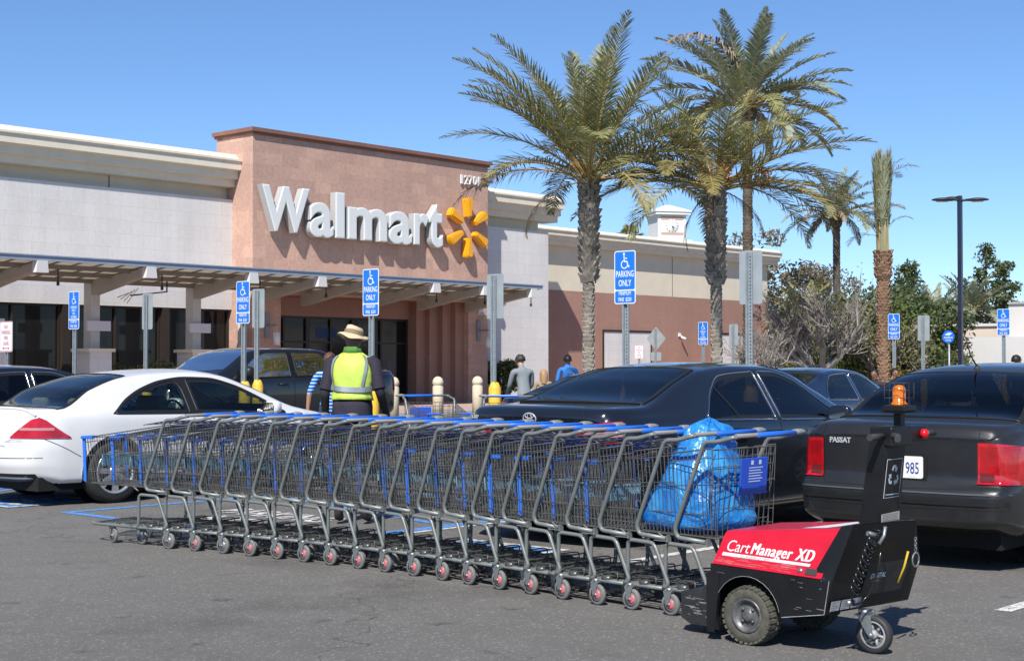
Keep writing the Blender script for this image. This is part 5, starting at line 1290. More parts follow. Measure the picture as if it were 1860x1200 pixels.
# ---- charcoal sedan with the chrome window frames
PCH = mat('charcoal_car_paint', (0.012, 0.015, 0.021), 0.22, metal=0.35, spec=0.6, coat=1.0, var=0.05, vscale=2)
S = dict(L=4.81, hw=0.91, z0=.20, wr=.325, taper=.09, roofw=.66, deck=[(0, 1.10), (1.0, 1.10), (3.6, 1.0), (4.8, .8)],
         zc=[(0, 1.03), (.05, 1.095), (.12, 1.115), (.55, 1.13), (.75, 1.17), (1.2, 1.33), (1.6, 1.435), (2.1, 1.47), (2.6, 1.46), (2.9, 1.42), (3.3, 1.24), (3.72, 1.05), (4.2, .97), (4.6, .86), (4.75, .76), (4.81, .6)],
         belt=[(0, .97), (.5, .99), (1.2, .985), (2.5, .95), (3.6, .92), (4.3, .82), (4.81, .58)], arches=[(1.07, .33, .375), (3.84, .33, .375)],
         rear=[(.2, .12), (.32, .02), (.62, .0), (.66, .05), (.85, .055), (1.06, .015), (1.12, .03)], bow=.13, endw=.90,
         rearglass=(.60, 1.50, .66, .53), windscreen=(3.70, 2.86, .68, .52), trim=CHROME,
         windows={'rear': ([(1.28, 1.00), (1.35, .985), (1.75, .98), (2.32, .965)], [(1.28, 1.03), (1.36, 1.10), (1.52, 1.24), (1.75, 1.35), (2.32, 1.385)], 1.28, 2.30),
                  'front': ([(2.38, .965), (3.42, .945)], [(2.38, 1.385), (2.6, 1.38), (2.85, 1.32), (3.15, 1.16), (3.42, .99)], 2.38, 3.42)},
         blackout=([(1.26, .995), (3.47, .935)], [(1.26, 1.01), (1.50, 1.25), (1.75, 1.365), (2.32, 1.40), (2.62, 1.395), (2.87, 1.335), (3.18, 1.17), (3.47, .96)], 1.26, 3.47),
         side_gaps=[[(1.30, .96), (1.44, .60), (1.60, .40), (1.70, .26)], [(2.35, .95), (2.36, .5), (2.36, .25)], [(3.42, .93), (3.44, .6), (3.40, .25)], [(1.55, .25), (3.42, .25)]],
         bars=[[(1.56, 1.27), (1.74, .985)]],
         handles=[(1.55, .87), (2.55, .855)], mirror=(3.22, .86, 1.0),
         rear_gaps=[rear_line([(-.50, 1.08), (-.58, .90)]), rear_line([(.50, 1.08), (.58, .90)])])
camry, bv = car('parked_sedan', 'charcoal sedan with chrome window frames right behind the cart row', 'car', (8.95, 7.84, 0), 0, S, PCH)
for s in (-1, 1):
    lamp, bd = rear_patch(camry, bv, lambda a, b: (s * lerp(.48, .90, a), lerp(lerp(.82, .74, a), lerp(.985, 1.0, a), b)), 'tail_lamp', LRED, off=.012, d=(1, -s * .55, 0), nu=18)
    q2, _ = patch(bv, lambda a, b: ((-2, s * lerp(.52, .80, a), lerp(.86, .965, b)), (1, 0, 0)), 12, 5, .016); q2.build('clear_lens', LCLR, lamp)
q2, _ = patch(bv, lambda a, b: ((-2, lerp(-.40, .40, a), lerp(.885, .96, b) + (0.02 * (1 - (2 * a - 1) ** 2))), (1, 0, 0)), 16, 4, .006); q2.build('boot_garnish', mat('dark_garnish', (0.02, .022, .026), .2, coat=1), camry)
q = MB(); M = on_rear(bv, 0.0, 1.015)
def oval(q, M, a, b, r, cx=0, cy=0): q.tube([M @ Vector((cx + a * math.cos(k), cy + b * math.sin(k), .003)) for k in [2 * math.pi * j / 28 for j in range(28)]], r, 5, closed=True)
oval(q, M, .066, .046, .0055); oval(q, M, .022, .042, .0045); oval(q, M, .045, .018, .0045, 0, .022); q.build('badge', BADGE, camry)
q = MB(); q.addbm(text_bm('Camry', .062, shear=.35, offset=.001, extrude=.002), 0, on_rear(bv, .66, 1.0)); q.build('model_lettering', BADGE, camry)

# ---- black sedan on the right
PBK = mat('dusty_black_paint', (0.010, 0.0105, 0.012), 0.34, spec=0.5, coat=0.5, var=0.8, vscale=2.2, detail=8, var_col=(0.022, 0.022, 0.022))
PBK2 = mat('satin_bumper_black', (0.016, 0.016, 0.017), 0.42, var=.3, vscale=4)
S = dict(L=4.68, hw=0.872, z0=.24, wr=.315, taper=.07, roofw=.70, deck=[(0, 1.02), (1.0, 1.03), (3.4, .97), (4.7, .8)],
         zc=[(0, .94), (.06, 1.01), (.14, 1.035), (.50, 1.06), (.64, 1.09), (.95, 1.25), (1.28, 1.38), (1.6, 1.44), (2.1, 1.462), (2.6, 1.44), (2.95, 1.34), (3.55, 1.03), (4.1, .95), (4.5, .83), (4.62, .74), (4.68, .6)],
         belt=[(0, .93), (.5, .965), (1.2, .96), (2.5, .94), (3.5, .90), (4.2, .80), (4.68, .56)], arches=[(1.02, .32, .365), (3.72, .32, .365)],
         rear=[(.2, .16), (.28, .06), (.36, -.01), (.58, -.02), (.60, .05), (.64, .07), (.92, .07), (1.04, .05)], bow=.10, endw=.92,
         rearglass=(.52, 1.30, .72, .58), windscreen=(3.50, 2.75, .66, .54),
         windows={'rear': ([(1.15, 1.0), (2.18, .96)], [(1.15, 1.03), (1.35, 1.20), (1.6, 1.34), (2.18, 1.38)], 1.15, 2.16), 'front': ([(2.22, .96), (3.3, .94)], [(2.22, 1.38), (2.5, 1.37), (2.8, 1.26), (3.3, .97)], 2.22, 3.3)},
         side_gaps=[[(1.2, .96), (1.4, .5), (1.5, .28)], [(2.2, .95), (2.2, .27)], [(3.3, .92), (3.3, .27)]], handles=[(1.5, .85), (2.5, .84)], mirror=(3.0, .82, 1.0),
         rear_gaps=[rear_line([(-.60, 1.0), (-.63, .64), (-.55, .585), (0, .575), (.55, .585), (.63, .64), (.60, 1.0)]), rear_line([(-.80, .45), (0, .44), (.80, .45)]), rear_line([(-.8, .60), (-.62, .60)]), rear_line([(.62, .60), (.8, .60)])])
vw, bv = car('parked_sedan', 'black sedan with big red tail lamps at the right edge, behind the tug', 'car', (9.70, 5.06, 0), 0, S, PBK)
for s in (-1, 1):
    fn = lambda a, b: (s * lerp(.60, .86 - .03 * b * b, a), lerp(.615, .905 - .035 * a ** 4, b))
    lamp, bd = rear_patch(vw, bv, fn, 'tail_lamp', LRED, off=.010, d=(1, 0, 0), nu=30, nv=14)
    qs = [patch(bv, lambda a, b, z=z: ((-2, s * lerp(.615, .81, a), z + .0035 * b), (1, 0, 0)), 12, 1, .0125)[0] for z in [.70 + .0135 * k for k in range(14)]]
    merge(qs).build('lamp_ribs', LRED_D, lamp)
    q2, _ = patch(bv, lambda a, b: ((-2, s * lerp(.615, .71, a), lerp(.64, .695, b)), (1, 0, 0)), 6, 4, .014); q2.build('reversing_lamp', LSMK, lamp)
M = on_rear(bv, -.06, .72)
q = MB(); q.prism(rrect(.36, .19, .015), 0, .004, M); np_ = q.build('plate_recess', BLKT, vw)
q = MB(); q.prism(rrect(.305, .155, .015), .004, .008, M); pl8 = q.build('number_plate', mat('plate_white', (.70, .70, .68), .4), vw)
q = MB(); q.addbm(text_bm('985', .115, sx=.62, offset=.001), 0, M @ Matrix.Translation((.072, -.045, .009))); q.addbm(text_bm('. . . .', .05, sx=.6), 0, M @ Matrix.Translation((.07, -.068, .009))); q.build('plate_number', mat('plate_blue', (.03, .05, .22), .5), pl8)
q = MB(); q.addbm(text_bm('PASSAT', .055, sx=1.0, offset=.0012, extrude=.002), 0, on_rear(bv, .455, .875)); q.build('model_lettering', BADGE, vw)
q = MB(); M = on_rear(bv, 0, .915); oval(q, M, .045, .045, .005); 
for a, b, c, d in ((-.022, .03, 0, .004), (0, .004, .022, .03), (-.036, .01, -.014, -.032), (-.014, -.032, 0, -.006), (0, -.006, .014, -.032), (.014, -.032, .036, .01)): q.tube([M @ Vector((a, b, .003)), M @ Vector((c, d, .003))], .004, 4)
q.build('badge', CHROME, vw)
q = MB(); q.lathe([(.03, 0), (.022, .02), (.008, .045), (0, .05)], (1.42, 0, 1.40), n=12); q.tube([(1.42, 0, 1.43), (1.30, 0, 1.52), (1.22, 0, 1.66)], .006, 6); q.build('aerial', TGREY, vw)
q2, _ = patch(bv, lambda a, b: ((-2, lerp(-.80, .80, a), lerp(.475, .50, b)), (1, 0, 0)), 30, 2, .009); q2.build('bumper_strip', BLKT, vw)
q2, _ = patch(bv, lambda a, b: ((-2, lerp(-.81, .81, a), lerp(.55, .556, b)), (1, 0, 0)), 30, 1, .006); q2.build('bumper_edge', mat('worn_edge', (.08, .08, .08), .6), vw)

# ---- white coupe on the left
PWH = mat('white_car_paint', (0.62, 0.62, 0.61), 0.25, spec=.5, coat=.8, var=.02, vscale=2)
S = dict(L=4.78, hw=0.905, z0=.21, wr=.325, taper=.13, roofw=.64, deck=[(0, 1.01), (1.0, 1.01), (3.5, .93), (4.8, .72)], glass=CGLASS2, seat=SEATB,
         zc=[(0, .93), (.05, .985), (.15, 1.0), (.40, 1.005), (.52, 1.03), (.9, 1.20), (1.3, 1.325), (1.75, 1.385), (2.2, 1.40), (2.6, 1.36), (3.0, 1.22), (3.6, .965), (4.15, .88), (4.55, .76), (4.7, .66), (4.78, .52)],
         belt=[(0, .89), (.5, .915), (1.2, .925), (2.5, .885), (3.5, .85), (4.2, .74), (4.78, .5)], arches=[(1.05, .335, .37), (3.77, .335, .37)],
         rear=[(.2, .12), (.3, .05), (.42, .0), (.60, .0), (.66, .03), (.80, .07), (.95, .11)], bow=.34,
         rearglass=(.42, 1.38, .70, .50), windscreen=(3.62, 2.72, .66, .5),
         windows={'quarter': ([(1.08, .93), (2.02, .915)], [(1.08, .945), (1.25, 1.06), (1.5, 1.17), (1.80, 1.255), (1.93, 1.275), (2.02, 1.13)], 1.08, 2.00),
                  'door': ([(2.10, .915), (3.28, .885)], [(2.10, 1.285), (2.4, 1.28), (2.7, 1.21), (3.0, 1.08), (3.28, .92)], 2.10, 3.28)},
         blackout=([(1.04, .925), (3.36, .88)], [(1.04, .935), (1.25, 1.085), (1.5, 1.20), (1.80, 1.28), (2.1, 1.31), (2.42, 1.30), (2.72, 1.23), (3.02, 1.10), (3.36, .91)], 1.04, 3.36),
         side_gaps=[[(2.04, .915), (2.03, .55), (2.0, .25)], [(3.26, .88), (3.22, .6), (3.18, .25)], [(2.0, .25), (3.18, .25)]],
         handles=[(2.15, .80)], mirror=(3.08, .82, .96), spokes=7,
         rear_gaps=[rear_line([(-.42, .60), (-.40, .62), (.40, .62), (.42, .60)]), rear_line([(-.76, .50), (0, .49), (.76, .50)]), [((x, -2, z), (0, 1, 0)) for x, z in ((.30, .69), (.52, .58), (.66, .50))]])
coupe, bv = car('parked_coupe', 'white two-door coupe with pointed red tail lamps, left of the cart row', 'car', (7.78, 14.35, 0), 0, S, PWH)
for s in (-1, 1):
    dd = Vector((1, -s * .9, 0))
    # triangle lamp wrapping the corner: outline in the plane facing the corner
    def fn(a, b):
        k = lerp(-.30, .30, a); hh = pl([(-.30, .02), (-.20, .10), (-.06, .195), (.02, .21), (.10, .17), (.22, .07), (.30, .008)], k); return (s * (.83 + k * .95), lerp(.70, .705 + hh, b))
    side = Vector((s * .9, 1, 0)).normalized()
    def P(a, b):
        k = lerp(-.27, .33, a); hh = pl([(-.27, .008), (-.18, .085), (-.05, .185), (.03, .205), (.10, .175), (.22, .085), (.33, .004)], k)
        c0 = Vector((.16, s * .78, 0)); t_ = Vector((.74, s * .67, 0)) ; o = c0 + t_ * k; o.z = lerp(.695, .70 + hh, b) - .03 * (k + .27) * 0
        d_ = Vector((.67, -s * .74, 0)); return o - d_ * 2, d_
    q2, bd = patch(bv, P, 26, 8, .010); lamp = q2.build('tail_lamp', LRED, coupe)
    def P2(a, b):
        o, d_ = P(lerp(.16, .74, a), .5); o.z = lerp(.775, .80, b); return o, d_
    q2, _ = patch(bv, P2, 14, 3, .013); q2.build('clear_lens', LCLR, lamp)
    def P3(z0_):
        def f(a, b):
            o, d_ = P(lerp(.04 + (z0_ - .70) * 1.2, .93 - (z0_ - .70) * 1.6, a), .5); o.z = z0_ + .004 * b; return o, d_
        return f
    merge([patch(bv, P3(z), 14, 1, .0125)[0] for z in (.712, .728, .744, .760)]).build('lamp_ribs', LRED_D, lamp)
q = MB(); q.addbm(text_bm('ACCORD', .045, sx=1.15, shear=.3, offset=.001, extrude=.001), 0, on_rear(bv, -.50, .655)); q.build('model_lettering', BADGE, coupe)
q = MB(); 
for i in range(13):  # small lip spoiler
    pass
SP = []
for k in range(15):
    y = lerp(-.66, .66, k / 14); h = cast(bv, (.16 + .10 * (y / .66) ** 2, y, 3), (0, 0, -1)); SP.append(h[0] + Vector((0, 0, .012)))
q.tube(SP, .016, 6); q.build('boot_lip', PWH, coupe)
q2, _ = patch(bv, lambda a, b: ((-2, lerp(-.70, .70, a), lerp(.24, .34, b)), (1, 0, 0)), 24, 3, .005); q2.build('lower_valance', BLKT, coupe)

# ---- generic far sedans
def simple_sedan(name, label, loc, rz, paint, H=1.45, L=4.7, hw=.9, glass=CGLASS, trim=BLKT, group=None, zd=1.05):
    k = H / 1.46
    S = dict(L=L, hw=hw, z0=.21, wr=.32, taper=.09, roofw=.67, deck=[(0, zd), (1.0, zd), (3.5, .96 * k), (L, .78)], glass=glass, trim=trim,
             zc=[(0, zd - .08), (.06, zd - .02), (.14, zd), (.55, zd + .03), (.9, zd + .13), (1.3, H - .13), (1.6, H - .04), (2.1, H), (2.6, H - .015), (2.9, H - .07), (3.3, H - .25), (3.68, zd - .01), (4.1, .94 * k), (L - .2, .80 * k), (L - .07, .72), (L, .58)],
             belt=[(0, .9 * k), (.5, .93 * k), (1.2, .935 * k), (2.5, .91 * k), (3.5, .88 * k), (4.2, .78 * k), (L, .55)], arches=[(1.04, .325, .37), (3.76, .325, .37)],
             rearglass=(.56, 1.42, .68, .54), windscreen=(3.64, 2.84, .66, .54),
             windows={'rear': ([(1.25, .97 * k), (2.26, .95 * k)], [(1.25, 1.0 * k), (1.45, H - .24), (1.7, H - .12), (2.26, H - .09)], 1.25, 2.24), 'front': ([(2.32, .95 * k), (3.38, .93 * k)], [(2.32, H - .09), (2.6, H - .10), (2.85, H - .17), (3.38, .97 * k)], 2.32, 3.38)},
             side_gaps=[[(1.3, .93), (1.45, .55), (1.6, .27)], [(2.29, .92), (2.29, .26)], [(3.38, .9), (3.36, .26)]], handles=[(1.5, .84), (2.5, .83)], mirror=(3.1, .85, .99))
    t, bv = car(name, label, 'car', loc, rz, S, paint, group)
    for s in (-1, 1): rear_patch(t, bv, lambda a, b: (s * lerp(.55, .88, a), lerp(.74, .90, b)), 'tail_lamp', LRED, off=.008, d=(1, -s * .5, 0))
    return t, bv
PNV = mat('dark_blue_car_paint', (0.009, 0.016, 0.036), 0.22, metal=.3, coat=1.0); PGR = mat('dark_grey_car_paint', (0.022, 0.027, 0.034), .25, metal=.4, coat=1.0); PBL2 = mat('black_car_paint', (0.009, .010, .013), .2, coat=1.0)
simple_sedan('parked_sedan', 'dark blue sedan far back between the charcoal sedan and the black sedan', (17.9, 11.75, 0), R(4), PNV, H=1.40, trim=CHROME, glass=CGLASS2)
aud, bv = simple_sedan('parked_sedan', 'dark grey sedan with four ring badge behind the charcoal sedan', (15.75, 13.75, 0), 0, PGR, H=1.36, zd=.98)
q = MB()
for k in range(4): oval(q, on_rear(bv, .06 - .075 * k + .05, .90), .045, .045, .006)
q.build('badge', BADGE, aud)
simple_sedan('parked_sedan', 'dark sedan cut off by the left edge, behind the white coupe', (7.95, 18.25, 0), 0, PBL2, H=1.44, trim=CHROME)

# ---- black crew-cab pickup, nose to the left
def pickup(loc, rz):
    t = thing('pickup_truck', 'black crew-cab pickup standing across the shop front, tail to the right', 'pickup truck', loc, rz)
    L, hw = 5.75, .98; PP = PBL2
    S = dict(L=L, hw=hw, z0=.42, wr=.38, taper=.05, roofw=.76, deck=[(0, 1.32), (1.7, 1.32), (L, 1.12)],
             zc=[(0, 1.28), (.04, 1.33), (1.50, 1.33), (1.60, 1.34), (1.68, 1.50), (1.80, 1.72), (2.1, 1.765), (2.8, 1.775), (3.4, 1.76), (3.75, 1.68), (4.2, 1.42), (4.5, 1.27), (5.0, 1.22), (5.5, 1.15), (5.7, 1.0), (L, .8)],
             belt=[(0, 1.20), (1.6, 1.20), (4.3, 1.15), (5.4, 1.05), (L, .78)], arches=[(1.15, .42, .45), (4.75, .42, .45)],
             rear=[(.4, 0), (.6, 0), (1.3, .01)], bow=.05, front=[(.4, .06), (.8, 0), (1.1, .08)], rearglass=(1.66, 1.80, .5, .46), windscreen=(4.38, 3.70, .76, .66),
             windows={'rear': ([(1.92, 1.24), (2.72, 1.22)], [(1.92, 1.55), (2.02, 1.66), (2.72, 1.67)], 1.92, 2.70), 'front': ([(2.84, 1.22), (4.02, 1.19)], [(2.84, 1.67), (3.3, 1.66), (3.62, 1.56), (4.02, 1.24)], 2.84, 4.0)},
             side_gaps=[[(1.70, 1.3), (1.70, .5)], [(2.78, 1.2), (2.78, .5)], [(4.05, 1.15), (4.0, .5)]], handles=[(1.98, 1.08), (2.95, 1.07)], mirror=(3.75, .98, 1.28), spokes=5)
    q, bvh = car_body(S); q.build('body', PP, t)
    q = MB(); q.box((.2, -.8, .36), (L - .2, .8, .6))
    for (ax, az, ar) in S['arches']:
        for s in (-1, 1): q.prism([(ax + ar * math.cos(R(a)), az + ar * math.sin(R(a))) for a in range(0, 360, 18)], 0, .3, frame((0, s * .9 - (.02 if s < 0 else -.02) , 0), (1, 0, 0), (0, 0, 1)))
    q.build('underbody', WELL, t)
    for s in (-1, 1):
        for wn, (bot, top, x0, x1) in S['windows'].items():
            q, bd = patch(bvh, side_P(bot, top, x0, x1, s), 24, 6, .004); g_ = q.build('window', CGLASS, t); q = MB(); q.tube(bd, .012, 5, closed=True); q.build('window_trim', BLKT, g_)
        merge([seam(bvh, [((x, s * 2, z), (0, -s, 0)) for x, z in l], .012) for l in S['side_gaps']]).build('door_gap', GAP, t)
        for (x, z) in S['handles']:
            h = cast(bvh, (x, s * 2, z), (0, -s, 0)); q = MB(); q.tube([h[0] + Vector((0, s * .02, 0)), h[0] + Vector((.2, s * .02, 0))], .02, 6); q.build('door_handle', BLKT, t)
        mirror(t, 3.95, s * .93, 1.30, s, BLKT, 1.4)
        for (ax, az, ar) in S['arches']: car_wheel(t, ax, s * (hw - .14), .39, s, 5, w=.25)
        q, _ = patch(bvh, side_P([(.02, .92), (.16, .92)], [(.02, 1.22), (.16, 1.22)], .03, .15, s), 4, 8, .012); q.build('tail_lamp', LRED, t)
    for key, nm in (('windscreen', 'windscreen'),):
        x0, x1, w0, w1 = S[key]; q, bd = patch(bvh, lambda a, b: ((lerp(x0, x1, a) - .1 * (2 * b - 1) ** 2, (2 * b - 1) * lerp(w0, w1, a), 3), (0, 0, -1)), 20, 20, .005); q.build(nm, CGLASS, t)
    q, _ = patch(bvh, side_P([(.62, .95), (.76, .95)], [(.62, 1.0), (.76, 1.0)], .62, .76, 1), 3, 2, .006); q.build('side_badge', CHROME, t)
    return t
pickup((21.0, 22.8, 0), R(180))
# ---------------------------------------------------------------- people
SKIN = mat('skin', (0.42, 0.22, 0.14), .55, var=.06, vscale=8); SKIN_D = mat('darker_skin', (0.22, 0.11, 0.07), .55)
def person(label, loc, rz, H=1.72, cloth=None, trousers=None, skin=None, hair=None, lean=0.0, head_pitch=0.0, arm_l=None, arm_r=None, sleeve='long', shoulder=1.0, gloves=None, hair_long=0.0, step=0.0, fuller=1.0, extra=None):
    """faces +y in its own frame. arms: (elbow, wrist) offsets from the shoulder in metres for H=1.72"""
    t = thing('person', label, 'person', loc, rz)
    k = H / 1.72; V = Vector
    hipz = .92
    def tl(p): # lean the upper body forward about the hips
        p = V(p); d = p - V((0, 0, hipz)); c, s = math.cos(lean), math.sin(lean); return V((p.x, d.y * c + d.z * s, hipz + d.z * c - d.y * s))
    nodes = []; edges = []; tags = []
    def nd(p, rx, ry=None, tg=0):
        nodes.append((V(p) * k, rx * k, (ry or rx) * k)); return len(nodes) - 1
    def ed(a, b, tg): edges.append((a, b)); tags.append(tg)
    pel = nd((0, 0, .92), .150 * fuller, .115 * fuller); w = nd(tl((0, .0, 1.06)), .140 * fuller, .105 * fuller); ch = nd(tl((0, .0, 1.24)), .165 * fuller, .115 * fuller); up = nd(tl((0, -.01, 1.385)), .135 * fuller, .095 * fuller); nk = nd(tl((0, -.005, 1.46)), .062, .060)
    hd0 = tl((0, .01, 1.52)); rot = Matrix.Rotation(-head_pitch - lean * .4, 3, 'X')
    def hp(p): return V(hd0) + rot @ V(p)
    hb = nd(hp((0, .015, .02)), .062, .068); hm = nd(hp((0, .018, .085)), .078, .092); ht = nd(hp((0, .005, .145)), .070, .085); hh_ = nd(hp((0, .0, .185)), .030, .035)
    ns = nd(hp((0, .105, .075)), .013, .013)
    ed(pel, w, 1); ed(w, ch, 1); ed(ch, up, 1); ed(up, nk, 3); ed(nk, hb, 3); ed(hb, hm, 3); ed(hm, ht, 3); ed(ht, hh_, 3); ed(hm, ns, 3)
    for s in (-1, 1):
        er = nd(hp((s * .084, .005, .075)), .010, .016); ed(hm, er, 3)
        st = step * s
        hipj = nd((s * .09, 0, .86), .098 * fuller, .105 * fuller); kn = nd((s * .105, .02 + st * .5, .48), .062, .066); an = nd((s * .11, -.02 + st, .09), .042, .046); toe = nd((s * .125, .13 + st, .035), .040, .032); heel = nd((s * .11, -.05 + st, .04), .036, .036)
        ed(pel, hipj, 2); ed(hipj, kn, 2); ed(kn, an, 2); ed(an, toe, 4); ed(an, heel, 4)
        sh = tl((s * .185 * shoulder, -.01, 1.375)); e_off, w_off = (arm_l if s < 0 else arm_r) or ((s * .06, -.03, -.28), (s * .07, .04, -.52))
        shn = nd(sh, .068, .066); el = nd(sh + V(e_off), .044, .044); wr = nd(sh + V(w_off), .027, .030)
        fd = (V(w_off) - V(e_off)).normalized(); pm = nd(sh + V(w_off) + fd * .07, .036, .022)
        ed(up, shn, 1); ed(shn, el, 1); ed(el, wr, 1 if sleeve == 'long' else 5); ed(wr, pm, 6)
        side = V((0, 1, 0)) if abs(fd.y) < .8 else V((0, 0, 1)); side = (side - fd * side.dot(fd)).normalized(); inn = fd.cross(side) * (1 if fd.cross(side).x * s < 0 else -1)
        for fi, fl in enumerate((.058, .068, .063, .050)):
            b0 = sh + V(w_off) + fd * .095 + side * (.027 - .018 * fi); f1 = nd(b0, .0095); f2 = nd(b0 + fd * fl * .55 + inn * .008, .0088); f3 = nd(b0 + fd * fl + inn * .03, .0075); ed(pm, f1, 6); ed(f1, f2, 6); ed(f2, f3, 6)
        th0 = sh + V(w_off) + fd * .045 + side * .035; f1 = nd(th0, .011); f2 = nd(th0 + fd * .04 + side * .018 + inn * .012, .009); ed(pm, f1, 6); ed(f1, f2, 6)
    me = bpy.data.meshes.new('body'); me.from_pydata([n[0] for n in nodes], edges, []); ob = bpy.data.objects.new('body', me); COL.objects.link(ob)
    sk = ob.modifiers.new('skin', 'SKIN'); sk.use_smooth_shade = True; sk.branch_smoothing = .5
    if not me.skin_vertices:
        bm_ = bmesh.new(); bm_.from_mesh(me); bm_.verts.layers.skin.verify(); bm_.to_mesh(me); bm_.free()
    for i, n in enumerate(nodes): me.skin_vertices[0].data[i].radius = (n[1], n[2]); me.skin_vertices[0].data[i].use_root = (i == 0)
    sb = ob.modifiers.new('sub', 'SUBSURF'); sb.levels = 2; sb.render_levels = 2
    dg = bpy.context.evaluated_depsgraph_get(); dg.update(); m2 = bpy.data.meshes.new_from_object(ob.evaluated_get(dg)); bpy.data.objects.remove(ob)
    shoe = mat('dark_shoe', (.02, .018, .016), .5); sk_m = skin or SKIN; und = extra or sk_m
    m2.materials.clear()
    for m in (sk_m, cloth, trousers, sk_m, shoe, und, gloves or sk_m): m2.materials.append(m)
    P0 = [n[0] for n in nodes]
    from mathutils.geometry import intersect_point_line
    for p in m2.polygons:
        c = p.center; best = None
        for (a, b), tg in zip(edges, tags):
            q_, f = intersect_point_line(c, P0[a], P0[b]); f = max(0, min(1, f)); d = (P0[a].lerp(P0[b], f) - c).length - lerp(nodes[a][1], nodes[b][1], f)
            if best is None or d < best[0]: best = (d, tg)
        p.material_index = best[1]; p.use_smooth = True
    b = bpy.data.objects.new('body', m2); COL.objects.link(b); b.parent = t
    # eyes and mouth, sunk in the head
    q = MB()
    for s in (-1, 1):
        c = hp((s * .032, .088, .095)) * k; bm = bmesh.new(); bmesh.ops.create_uvsphere(bm, u_segments=8, v_segments=6, radius=.013 * k); q.addbm(bm, 0, Matrix.Translation(c), True)
    c = hp((0, .090, .030)) * k; q.box(c - V((.022, .006, .004)), c + V((.022, .004, .004)), 1); q.build('face_features', [mat('eye_dark', (.03, .02, .02), .3), mat('lips', (.3, .1, .09), .5)], t)
    if hair:
        q = MB(); vs = []; n, m_ = 20, 12; random.seed(int(abs(loc[0]) * 100))
        for i in range(m_ + 1):
            ph = i / m_ * R(112)
            for j in range(n):
                a = 2 * math.pi * j / n; back = (1 - math.sin(a)) / 2      # sin(a)=1 is the face
                ph2 = ph * lerp(.52, 1.0, min(1, back * 1.6)); rr = 1.04 + .13 * mnoise.noise(V((math.cos(a) * 3, math.sin(a) * 3, i * .7)))
                p = V((.092 * math.sin(ph2) * math.cos(a) * rr, .108 * math.sin(ph2) * math.sin(a) * rr, .108 * math.cos(ph2) * rr)) + V((0, -.018, .086))
                if hair_long and back > .45 and ph2 > R(80): p.z -= hair_long * (ph2 - R(80)) / R(32); p.y -= .01
                vs.append(hp(p) * k)
        q.add(vs, [(i * n + j, (i + 1) * n + j, (i + 1) * n + (j + 1) % n, i * n + (j + 1) % n) for i in range(m_) for j in range(n)], 0, True); q.build('hair', hair, t)
    return t, k, tl, hp
def vest_mat():
    return mat('hi_vis_yellow', (0.46, 0.60, 0.09), .6, var=.05, vscale=9, bump=.5, bscale=18)
NAVY = mat('navy_cotton', (0.022, 0.018, 0.030), .85, var=.2, vscale=12, bump=.5, bscale=14); BLK = mat('black_sleeve', (.006, .006, .006), .8)
HB = mat('brown_hair', (.10, .045, .025), .6, var=.3, vscale=60); HK = mat('black_hair', (.012, .010, .009), .5, var=.3, vscale=60); HBL = mat('blonde_hair', (.36, .22, .11), .6, var=.3, vscale=60); HG = mat('greying_hair', (.035, .030, .028), .6)
# the worker behind the carts, seen from the back, walking away
wz = YAW + R(90) - R(90) + R(2)
worker, k, tl, hp = person('worker in a yellow high visibility vest and sun hat, back turned, behind the cart row', (9.12, 10.12, 0), YAW - R(90) + R(-4), H=1.83, cloth=NAVY, trousers=NAVY, skin=SKIN_D, hair=None, head_pitch=.30,
    sleeve='short', extra=BLK, gloves=BLK, fuller=1.0, shoulder=.98, arm_l=((-.045, -.06, -.26), (-.055, .02, -.50)), arm_r=((.065, -.05, -.25), (.10, .10, -.46)), lean=.06)
def torso_shell(t, k, tl, rows, mat_, name, n=36, off=0.0, cut=None):
    """rows: (z, half width x, half depth y)"""
    q = MB(); vs = []
    for i, (z, a, b) in enumerate(rows):
        for j in range(n):
            an = 2 * math.pi * j / n; p = Vector(((a + off) * math.copysign(abs(math.cos(an)) ** .8, math.cos(an)), (b + off) * math.copysign(abs(math.sin(an)) ** .85, math.sin(an)), z))
            p += Vector((math.cos(an), math.sin(an), 0)) * .006 * math.sin(an * 7 + z * 19)
            vs.append(tl(p) * k)
    fs = []
    for i in range(len(rows) - 1):
        for j in range(n):
            if cut and cut(i, j, n): continue
            fs.append((i * n + j, i * n + (j + 1) % n, (i + 1) * n + (j + 1) % n, (i + 1) * n + j))
    q.add(vs, fs, 0, True); o = q.build(name, mat_, t); s_ = o.modifiers.new('s', 'SOLIDIFY'); s_.thickness = .004; return o
rows = [(1.055, .218, .178), (1.08, .210, .172), (1.11, .203, .167), (1.16, .205, .165), (1.22, .218, .17), (1.28, .222, .17), (1.34, .21, .16), (1.39, .195, .14), (1.425, .165, .115), (1.45, .12, .09), (1.47, .085, .075)]
rows = [(z, a * .83, b * .86) for z, a, b in rows]
VR = rows
vest = torso_shell(worker, k, tl, VR, vest_mat(), 'vest')
SIL = mat('reflective_tape', (.30, .33, .36), .35, metal=.3)
def tape(zs, j0, j1, w_, slant=0):
    pass
q = MB()
def vpt(an, z, off=.010):
    a = pl([(r[0], r[1]) for r in VR], z); b = pl([(r[0], r[2]) for r in VR], z)
    p = Vector(((a + off) * math.copysign(abs(math.cos(an)) ** .8, math.cos(an)), (b + off) * math.copysign(abs(math.sin(an)) ** .85, math.sin(an)), z)); p += Vector((math.cos(an), math.sin(an), 0)) * .006 * math.sin(an * 7 + z * 19)
    return tl(p) * k
N = 72
vs = []
for j in range(N):
    an = 2 * math.pi * j / N; zz = 1.125 + .012 * math.sin(an * 2 + 1); vs += [vpt(an, zz, .013), vpt(an, zz + .045, .013)]
